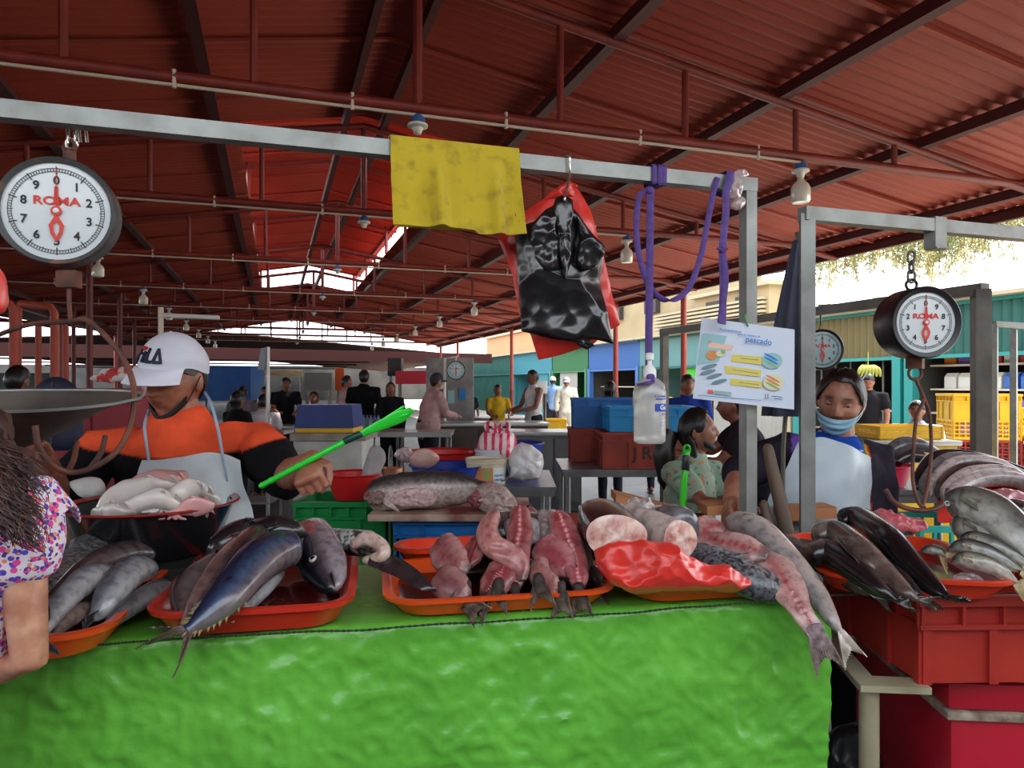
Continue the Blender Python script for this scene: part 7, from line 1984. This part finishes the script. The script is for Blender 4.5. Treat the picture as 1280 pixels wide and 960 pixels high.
# eating stalls: blue stall, grey screen, orange cloth, tables
def panel(name, label, cat, px0, px1, y0, y1, Y, m_, d=.06, legs=True):
    a, b = P(px0, y0, Y), P(px1, y1, Y)
    th = thing(name, label, cat, at((px0 + px1) / 2, Y))
    mb = MB(); mb.box(((a.x + b.x) / 2, Y, (a.z + b.z) / 2), (b.x - a.x, d, a.z - b.z), bev=.01); mb.build('panel', m_, th, sm=30)
    if legs:
        for x in (a.x + .04, b.x - .04):
            mb = MB(); sqtube(mb, V((x, Y, 0)), V((x, Y, b.z)), .04); mb.build('leg', M_dksteel, th, sm=None)
    return th
M_bstall = mat('blue_stall_paint', (32, 96, 172), .6, rgb2=(26, 80, 150), vscale=2)
panel('blue_booth', 'blue painted booth beyond the white cap', 'booth', 255, 322, 458, 500, 15, M_bstall, .8)
panel('grey_screen', 'grey board standing behind the cool box', 'board', 381, 415, 466, 488, 12, mat('grey_board', (120, 124, 122), .7))
panel('orange_curtain', 'orange cloth hanging beside the grey board', 'curtain', 419, 430, 460, 488, 12.4, mat('orange_cloth', (224, 98, 40), .8), .04)
panel('white_banner', 'pale banner glowing between the hall posts', 'banner', 322, 378, 463, 470, 16, mat('cream_banner', (230, 214, 160), .7), .04)
panel('red_awning', 'red awning cloth over the far stalls', 'awning', 497, 546, 464, 480, 13, mat('awning_red', (206, 48, 70), .7), .5)
panel('dark_speaker', 'black loudspeaker box hung high beyond the aisle', 'loudspeaker', 486, 503, 448, 470, 14, M_case2, .3)
panel('white_notice', 'white notice board over the yellow basins in the alley', 'notice', 672, 684, 476, 492, 13, M_white, .03)
gd_ = panel('grey_display', 'grey stall display with notices behind the person in the hoodie', 'display stand', 533, 592, 447, 528, 11.6, mat('display_grey', (150, 150, 146), .7, rgb2=(120, 118, 116), vscale=4), .1)
for x0, x1, y0, y1, mm in ((548, 556, 470, 486, 'cream'), (560, 568, 488, 504, 'teal'), (574, 582, 486, 500, 'blue')):
    a, b = P(x0, y0, 11.54), P(x1, y1, 11.54)
    mb = MB(); mb.box(((a.x + b.x) / 2, 11.54, (a.z + b.z) / 2), (b.x - a.x, .01, a.z - b.z)); mb.build('notice_sheet', M_p[mm], gd_, sm=None)
th, _m = dial(P(570, 463, 10.8), .145, (.1, -1, 0), .1, 'small pale dial scale over the far counter', M_case2, M_face2)
fr = thing('scale_stand', 'white pipe frame carrying the small far dial scale', 'frame', at(560, 10.9))
mb = MB(); mb.tube([at(556, 10.9), P(556, 448, 10.9), P(572, 446, 10.9)], .02, 8); mb.tube([P(570, 446, 10.9), P(570, 454, 10.85)], .008, 6); mb.build('pipe', M_white, fr)
for k, (px, Y, L, W, H, lb) in enumerate(((320, 10.4, 1.0, .5, .78, 'white eating table behind the white shirt'), (372, 11.5, 1.1, .6, .78, 'eating table under the grey board'), (452, 10.0, 1.2, .6, .8, 'table of water bottles beside the black shirt'), (610, 12.8, 1.8, .8, .85, 'far fish display table in the sun'), (222, 8.2, 1.0, .6, .8, 'table in the shade beyond the orange shoulder'))):
    steel_table(lb, at(px, Y), L, W, H, mt=M_ctop if k != 3 else mat('fish_display', (130, 100, 96), .4, rgb2=(196, 186, 180), vscale=9), group='tables of the eating stalls')
M_pet2 = mat('water_bottle_blue', (150, 176, 206), .2, trans=.4)
b0_ = None
for k in range(9):
    p = at(436 + k * 4.6, 9.85 + .06 * (k % 2)) + V((0, 0, .8))
    if b0_ is None:
        b0_ = thing('water_bottle', 'small water bottle in the row on the table beside the black shirt', 'bottle', p, 'water bottles on the table')
        mb = MB(); mb.lathe([(.001, 0), (.03, 0), (.033, .02), (.033, .14), (.012, .19), (.012, .2)], 12, Matrix.Translation(p)); mb.build('bottle_body', M_pet2, b0_)
        mb = MB(); mb.lathe([(.014, .195), (.014, .215), (.001, .216)], 10, Matrix.Translation(p), cap0=True); mb.build('bottle_cap', M_blue, b0_)
    else: dup(b0_, p)
crate('yellow crate at the red post in the alley', V(at(689, 14.2)) + V((0, 0, .45)), .6, .4, .3, M_cyel)
crate('red crate under the yellow one in the alley', V(at(689, 14.2)) + V((0, 0, .003)), .6, .4, .44, M_cred)

# ------------------------------------------------------------------ shops along the alley
def SH(s, t, z): return R(s, t, z)
S0 = 10.0
M_teal = mat('teal_shop_paint', (24, 86, 78), .6, rgb2=(20, 74, 68), vscale=2)
M_tealp = mat('turquoise_post', (26, 124, 120), .5)
M_olive = mat('olive_corrugated', (96, 84, 46), .6)
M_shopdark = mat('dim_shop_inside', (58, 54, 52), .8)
M_beige = mat('beige_plaster', (164, 146, 112), .85, rgb2=(146, 130, 100), vscale=.8)
M_corb = mat('pale_corrugated', (164, 152, 124), .6)
def corr(mb, t0, t1, z0, z1, s, pitch=.16, amp=.03):
    n = int((t1 - t0) / pitch * 4)
    A = [SH(s + amp * math.sin(2 * PI * i / 4), t0 + (t1 - t0) * i / n, z0) for i in range(n + 1)]; B = [p + V((0, 0, z1 - z0)) for p in A]
    mb.add(A + B, [(i, i + 1, n + 2 + i, n + 1 + i) for i in range(n)])
def boxst(mb, s0, s1, t0, t1, z0, z1):
    a = [SH(s0, t0, z0), SH(s1, t0, z0), SH(s1, t1, z0), SH(s0, t1, z0)]; h = V((0, 0, z1 - z0))
    mb.add(a + [p + h for p in a], [(3, 2, 1, 0), (4, 5, 6, 7), (0, 1, 5, 4), (1, 2, 6, 5), (2, 3, 7, 6), (3, 0, 4, 7)])
def shop(label, t0, t1, mf, mw, z0=1.95, z1=2.82, open_=True, mpost=None, front=None, shelves=0):
    t0 += .03; t1 -= .03
    th = thing('market_shop', label, 'shop', SH(S0, (t0 + t1) / 2, 0), 'shops along the alley')
    mb = MB(); corr(mb, t0, t1, z0, z1, S0); mb.build('fascia', mf, th, sm=None)
    mb = MB(); boxst(mb, S0 - .25, S0 + 3, t0 - .02, t1 + .02, z1, z1 + .06); mb.build('roof', M_corb, th, sm=None)
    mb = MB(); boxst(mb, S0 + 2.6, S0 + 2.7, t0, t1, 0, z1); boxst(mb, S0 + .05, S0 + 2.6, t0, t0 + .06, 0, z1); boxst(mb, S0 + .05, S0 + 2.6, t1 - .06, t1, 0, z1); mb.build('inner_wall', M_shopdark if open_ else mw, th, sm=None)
    for t in (t0 + .1, t1 - .1):
        mb = MB(); boxst(mb, S0 - .06, S0 + .1, t - .09, t + .09, 0, z0 + .05); mb.build('post', mpost or mf, th, sm=None)
    mb = MB(); boxst(mb, S0 - .05, S0 + .06, t0, t1, z0 - .06, z0); boxst(mb, S0 - .05, S0 + .06, t0, t1, z1 - .06, z1); mb.build('beam', mpost or mf, th, sm=None)
    if front:
        a, b, m_ = front
        mb = MB(); corr(mb, t0 + (t1 - t0) * a, t0 + (t1 - t0) * b, .02, z0, S0 + .04, .12, .015); mb.build('shutter', m_, th, sm=None)
    for k in range(shelves):
        mb = MB(); boxst(mb, S0 + .4, S0 + .8, t0 + .15, t1 - .15, .5 + .42 * k, .53 + .42 * k); mb.build('shelf', M_wire, th, sm=None)
    return th
M_blueshop = mat('blue_shop_paint', (52, 92, 150), .6); M_greenshop = mat('green_shop_paint', (48, 104, 66), .6); M_cyan = mat('cyan_shop_paint', (56, 124, 138), .6); M_greyshut = mat('grey_shutter', (150, 146, 140), .6); M_lgreen = mat('bright_green_door', (60, 170, 40), .5); M_tside = mat('pale_teal_siding', (90, 130, 130), .6)
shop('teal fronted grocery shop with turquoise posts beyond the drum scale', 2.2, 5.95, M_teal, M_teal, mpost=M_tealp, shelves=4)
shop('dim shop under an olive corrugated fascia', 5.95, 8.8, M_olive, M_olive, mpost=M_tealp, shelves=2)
shop('shop with a pale shutter behind the poster', 8.8, 12.2, M_corb, M_beige, front=(.1, .9, M_greyshut), open_=False)
shop('shop with pale teal siding and bright green door', 12.2, 15.6, M_tside, M_tside, front=(.05, .3, M_lgreen), mpost=M_teal, open_=False)
shop('blue fronted shop beyond the hanging bottle', 15.6, 19.4, M_blueshop, M_blueshop, mpost=M_blueshop, shelves=3)
shop('green fronted shop with a grey shutter', 19.4, 22.9, M_greenshop, M_greenshop, front=(.3, .8, M_greyshut), mpost=M_greenshop, open_=False)
shop('cyan painted shop at the bend of the alley', 22.9, 28, M_cyan, M_cyan, front=(.1, .55, M_cyan), mpost=M_cyan, open_=False)
shop('farthest teal shop in the alley', 28, 40, M_teal, M_teal, front=(.02, .98, M_teal), open_=False)
# goods on the grocery shelves
gm = [mat('pack_' + n, c, .5) for n, c in (('orange', (226, 130, 50)), ('blue', (60, 110, 190)), ('yellow', (230, 190, 60)), ('white', (222, 220, 214)), ('red', (200, 60, 56)), ('violet', (120, 90, 170)))]
names = ['orange', 'blue', 'yellow', 'white', 'red', 'violet']
src = {}
gr_ = random.Random(5)
for row in range(4):
    for k in range(12):
        t = 2.5 + k * .27
        i = (k // 2 + row * 2 + gr_.randrange(2)) % 6
        p = SH(S0 + .6, t, .532 + .42 * row)
        if i not in src:
            o = thing('grocery_pack', names[i] + ' packet on the shelves of the teal grocery', 'packet', p, names[i] + ' packets in the teal grocery')
            mb = MB(); mb.loft([[p + RV * (x * .09) + RU * (y * .11) + V((0, 0, z)) for x, y in ((-1, -1), (1, -1), (1, 1), (-1, 1))] for z in (0, .2)] + [[p + RV * (x * .02) + RU * (y * .11) + V((0, 0, .27)) for x, y in ((-1, -1), (1, -1), (1, 1), (-1, 1))]]); mb.build('packet', gm[i], o, sm=None)
            src[i] = o
        else: dup(src[i], p)
M_fruit = mat('hanging_fruit_green', (150, 150, 60), .6)
th = thing('hanging_fruit', 'bunch of greenish bananas hanging in the olive shop', 'fruit', P(1085, 470, 10.3))
for k in range(7):
    mb = MB(); q = P(1085 + 2.2 * (k - 3), 457, 10.3); mb.tube([q, q + V((.02 * (k - 3), -.04, -.06)), q + V((.03 * (k - 3), -.03, -.16))], [.02, .03, .012], 8, res=8); mb.build('banana', M_fruit, th)
mb = MB(); mb.tube([P(1085, 457, 10.3), P(1085, 440, 10.3)], .008, 6); mb.build('stalk', M_fruit, th)
for k in range(6):
    t = 6.3 + k * .4
    th = thing('window_bar', 'steel bar of the open front of the olive shop, %s' % ['first', 'second', 'third', 'fourth', 'fifth', 'sixth'][k], 'bar', SH(S0 + .3, t, 0), 'bars of the olive shop')
    mb = MB(); mb.tube([SH(S0 + .3, t, 0), SH(S0 + .3, t, 1.95)], .022, 8); mb.build('shaft', M_dksteel, th)
# crates in front of the shops
b_ = at(1222, 7.2)
for k, (mm, lb, H) in enumerate(((M_cred, 'red perforated crate at the bottom of the tall stack', .3), (M_cred, 'red perforated crate second in the tall stack', .3), (M_cred, 'red perforated crate third in the tall stack', .28), (M_cyel, 'yellow perforated crate fourth in the tall stack', .2), (M_cyel, 'yellow crate topping the tall stack', .26))):
    crate(lb, b_ + V((0, 0, .003 + (0, .302, .604, .886, 1.088)[k])), .62, .44, H, mm, yaw=-.2, lattice=k < 4)
b_ = at(1310, 7.0)
for k in range(4):
    crate(['red perforated crate at the bottom of the stack at the edge', 'red perforated crate second in the stack at the edge', 'red perforated crate third in the stack at the edge', 'yellow perforated crate topping the stack at the edge'][k], b_ + V((0, 0, .003 + .302 * k)), .5, .42, .3, M_cred if k < 3 else M_cyel, yaw=-.2, lattice=True)
counter('yellow fronted counter behind the masked woman', at(1105, 5.6), .85, .5, 1.02, 0, M_cyel, M_ctop)
crate('yellow crate on the yellow fronted counter', at(1122, 5.6) + V((0, 0, 1.022)), .5, .4, .1, M_cyel, lattice=True)
fr = thing('trestle', 'steel trestle with splayed feet before the tall crate stack', 'trestle', at(1243, 5.6))
for px in (1243, 1267):
    mb = MB(); sqtube(mb, at(px, 5.6) + V((0, 0, .55)), P(px, 405 if px < 1250 else 412, 5.6), .045); mb.build('upright', M_galv, fr, sm=None)
mb = MB(); mb.bar(P(1243, 405, 5.6), P(1320, 410, 5.6), .045, .045); mb.build('rail', M_galv, fr, sm=None)
for dx in (-.18, .18):
    mb = MB(); mb.bar(at(1243, 5.6) + V((0, 0, .85)), at(1243, 5.6) + V((dx, 0, 0)), .035, .035); mb.build('foot', M_galv, fr, sm=None)

# ------------------------------------------------------------------ building, poles, wires and the tree outside
bd_ = thing('beige_building', 'beige plastered building with slatted awning behind the shops', 'building', SH(14, 19, 0))
mb = MB(); boxst(mb, 13.2, 14.6, 13.6, 17.5, 0, 4.4); boxst(mb, 13.3, 16, 17.5, 28, 0, 5.6); mb.build('wall', M_beige, bd_, sm=None)
mb = MB(); boxst(mb, 13.0, 14.8, 13.4, 17.6, 4.4, 4.52); boxst(mb, 13.1, 16.2, 17.4, 28.2, 5.6, 5.72); mb.build('roof_edge', M_corb, bd_, sm=None)
mb = MB()
for k in range(9): boxst(mb, 13.02, 13.2, 13.7, 20, 2.95 + k * .13, 3.02 + k * .13)
mb.build('slat_screen', M_corb, bd_, sm=None)
for t in (14.2, 15.8, 20, 23):
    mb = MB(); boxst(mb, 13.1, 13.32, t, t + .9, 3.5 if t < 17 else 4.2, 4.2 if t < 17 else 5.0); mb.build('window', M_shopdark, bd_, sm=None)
bd2 = thing('brick_building', 'ochre building end beyond the far shops', 'building', SH(15, 36, 0))
mb = MB(); boxst(mb, 13.5, 20, 30, 44, 0, 4.6); mb.build('wall', mat('ochre_brick', (196, 140, 100), .85), bd2, sm=None)
mb = MB(); boxst(mb, 13.3, 20.2, 29.8, 44.2, 4.6, 4.75); mb.build('roof_edge', M_corb, bd2, sm=None)
M_pole = mat('concrete_pole', (206, 196, 170), .8)
pl_ = []
for px, Y, yt, lb in ((1040, 25, 288, 'beside the folded parasol'), (1097, 22, 290, 'in the middle between the steel frames'), (1164, 20, 250, 'behind the drum scale')):
    th = thing('utility_pole', 'pale concrete utility pole ' + lb, 'utility pole', at(px, Y), 'utility poles beyond the shops')
    top = P(px, yt, Y); top.z += 1.5
    mb = MB(); mb.tube([at(px, Y), top], [.16, .1], 14); mb.build('shaft', M_pole, th)
    mb = MB(); mb.bar(top + V((-.7, 0, -.3)), top + V((.7, 0, -.3)), .08, .1)
    for x in (-.6, 0, .6): mb.tube([top + V((x, 0, -.25)), top + V((x, 0, -.1))], .04, 8)
    mb.build('crossarm', M_pole, th, sm=None); pl_.append(top)
M_wirek = mat('black_wire', (60, 60, 64), .7)
for k, (a, b, lb) in enumerate((((905, 350), (1300, 262), 'lowest of those crossing to the pole'), ((905, 338), (1300, 254), 'second lowest'), ((905, 322), (1300, 262), 'third lowest'), ((900, 300), (1300, 246), 'second highest'), ((1000, 280), (1300, 240), 'highest'))):
    p, q = P(a[0], a[1], 24 + .3 * k), P(b[0], b[1], 19.5 + .3 * k)
    pts = [p.lerp(q, u / 20) - V((0, 0, .25 * math.sin(PI * u / 20))) for u in range(21)]
    d = (q - p) * .6
    pts = pts + [q + d]
    mb = MB(); mb.tube(pts, .016, 6)
    tag(mb.build('power_line', M_wirek), 'overhead wire beyond the shops, ' + lb, 'wire', 'overhead wires')
M_leaf = mat('pepper_leaf', (132, 150, 96), .6, rgb2=(176, 160, 90), vscale=1.5)
M_bark = mat('bark', (110, 92, 70), .8)
tr = thing('pepper_tree', 'drooping pepper tree hanging over the shops', 'tree', at(1400, 14.5))
tb_ = at(1400, 14.5)
mb = MB(); mb.tube([tb_, tb_ + V((-.1, 0, 1.6)), tb_ + V((-.3, .1, 3.2)), tb_ + V((-.9, .1, 4.6))], [.22, .18, .15, .1], 12, res=16); mb.build('trunk', M_bark, tr)
tr_r = random.Random(11)
lf = MB(); tw = MB()
starts = []
for k in range(11):
    e = P(tr_r.uniform(1030, 1290), tr_r.uniform(225, 290), tr_r.uniform(13, 15.5))
    br = catmull([tb_ + V((-.6, .1, 3.9)), (tb_ + V((-.9, .1, 4.6))).lerp(e, .5) + V((0, 0, .35)), e], 14)
    m2 = MB(); m2.tube(br, [.05 * (1 - .06 * i) for i in range(14)], 7); m2.build('branch', M_bark, tr)
    starts += br[7:] + br[10:] + br[12:]
def spray(p, L):
    q = p.copy(); d = V((tr_r.uniform(-.5, .1), tr_r.uniform(-.2, .2), -.25)).normalized(); pts = [q.copy()]
    for i in range(9):
        d = (d + V((0, 0, -.16))).normalized(); q = q + d * (L / 9); pts.append(q.copy())
    tw.tube(pts, .006, 4)
    for i in range(26):
        u = tr_r.random() * 9; j = min(8, int(u)); c = pts[j].lerp(pts[j + 1], u - j)
        a = tr_r.uniform(0, 2 * PI); l = V((math.cos(a), math.sin(a) * .6, -.7)).normalized(); w = l.cross(V((tr_r.random(), 1, .2))).normalized()
        ln = tr_r.uniform(.07, .15)
        lf.add([c, c + l * ln * .5 + w * .013, c + l * ln, c + l * ln * .5 - w * .013], [(0, 1, 2, 3)])
for k in range(480): spray(tr_r.choice(starts) + V((tr_r.uniform(-.3, .2), tr_r.uniform(-.3, .3), .0)), tr_r.uniform(.6, 1.5))
tw.build('twigs', M_bark, tr, sm=None); lf.build('foliage', M_leaf, tr, sm=None)
# ------------------------------------------------------------------ light and camera
sc = bpy.context.scene
wd = bpy.data.worlds.new('sky'); sc.world = wd; wd.use_nodes = True
nt = wd.node_tree
bg = nt.nodes['Background']
tcw = nt.nodes.new('ShaderNodeTexCoord'); sx = nt.nodes.new('ShaderNodeSeparateXYZ'); rp = nt.nodes.new('ShaderNodeValToRGB')
nt.links.new(tcw.outputs['Generated'], sx.inputs['Vector']); nt.links.new(sx.outputs['Z'], rp.inputs['Fac']); nt.links.new(rp.outputs['Color'], bg.inputs['Color'])
rp.color_ramp.elements[0].position = 0.; rp.color_ramp.elements[0].color = (.97, .98, 1, 1)
rp.color_ramp.elements[1].position = .7; rp.color_ramp.elements[1].color = (.80, .90, 1, 1)
bg.inputs['Strength'].default_value = SKY
sl = bpy.data.lights.new('sun', 'SUN'); sl.energy = SUN; sl.angle = math.radians(1.5); sl.color = (1, .94, .84)
so = bpy.data.objects.new('sun', sl); C.objects.link(so)
so.rotation_euler = V((.5, .22, .84)).to_track_quat('Z', 'Y').to_euler()
cam = bpy.data.cameras.new('camera'); cam.sensor_width = 36; cam.lens = FOC / 1280 * 36; cam.clip_start = .05; cam.clip_end = 500
co = bpy.data.objects.new('camera', cam); C.objects.link(co)
co.location = (0, 0, EYE); co.rotation_euler = (PI / 2, 0, 0)
sc.camera = co
vs = sc.view_settings
sc.display_settings.display_device = 'sRGB'
vs.view_transform = 'Standard'; vs.look = 'None'; vs.exposure = EXPO; vs.gamma = 1; vs.use_curve_mapping = False
sc.cycles.use_denoising = True
sc.cycles.max_bounces = 10; sc.cycles.diffuse_bounces = 6; sc.cycles.transparent_max_bounces = 16
sc.cycles.sample_clamp_indirect = 8
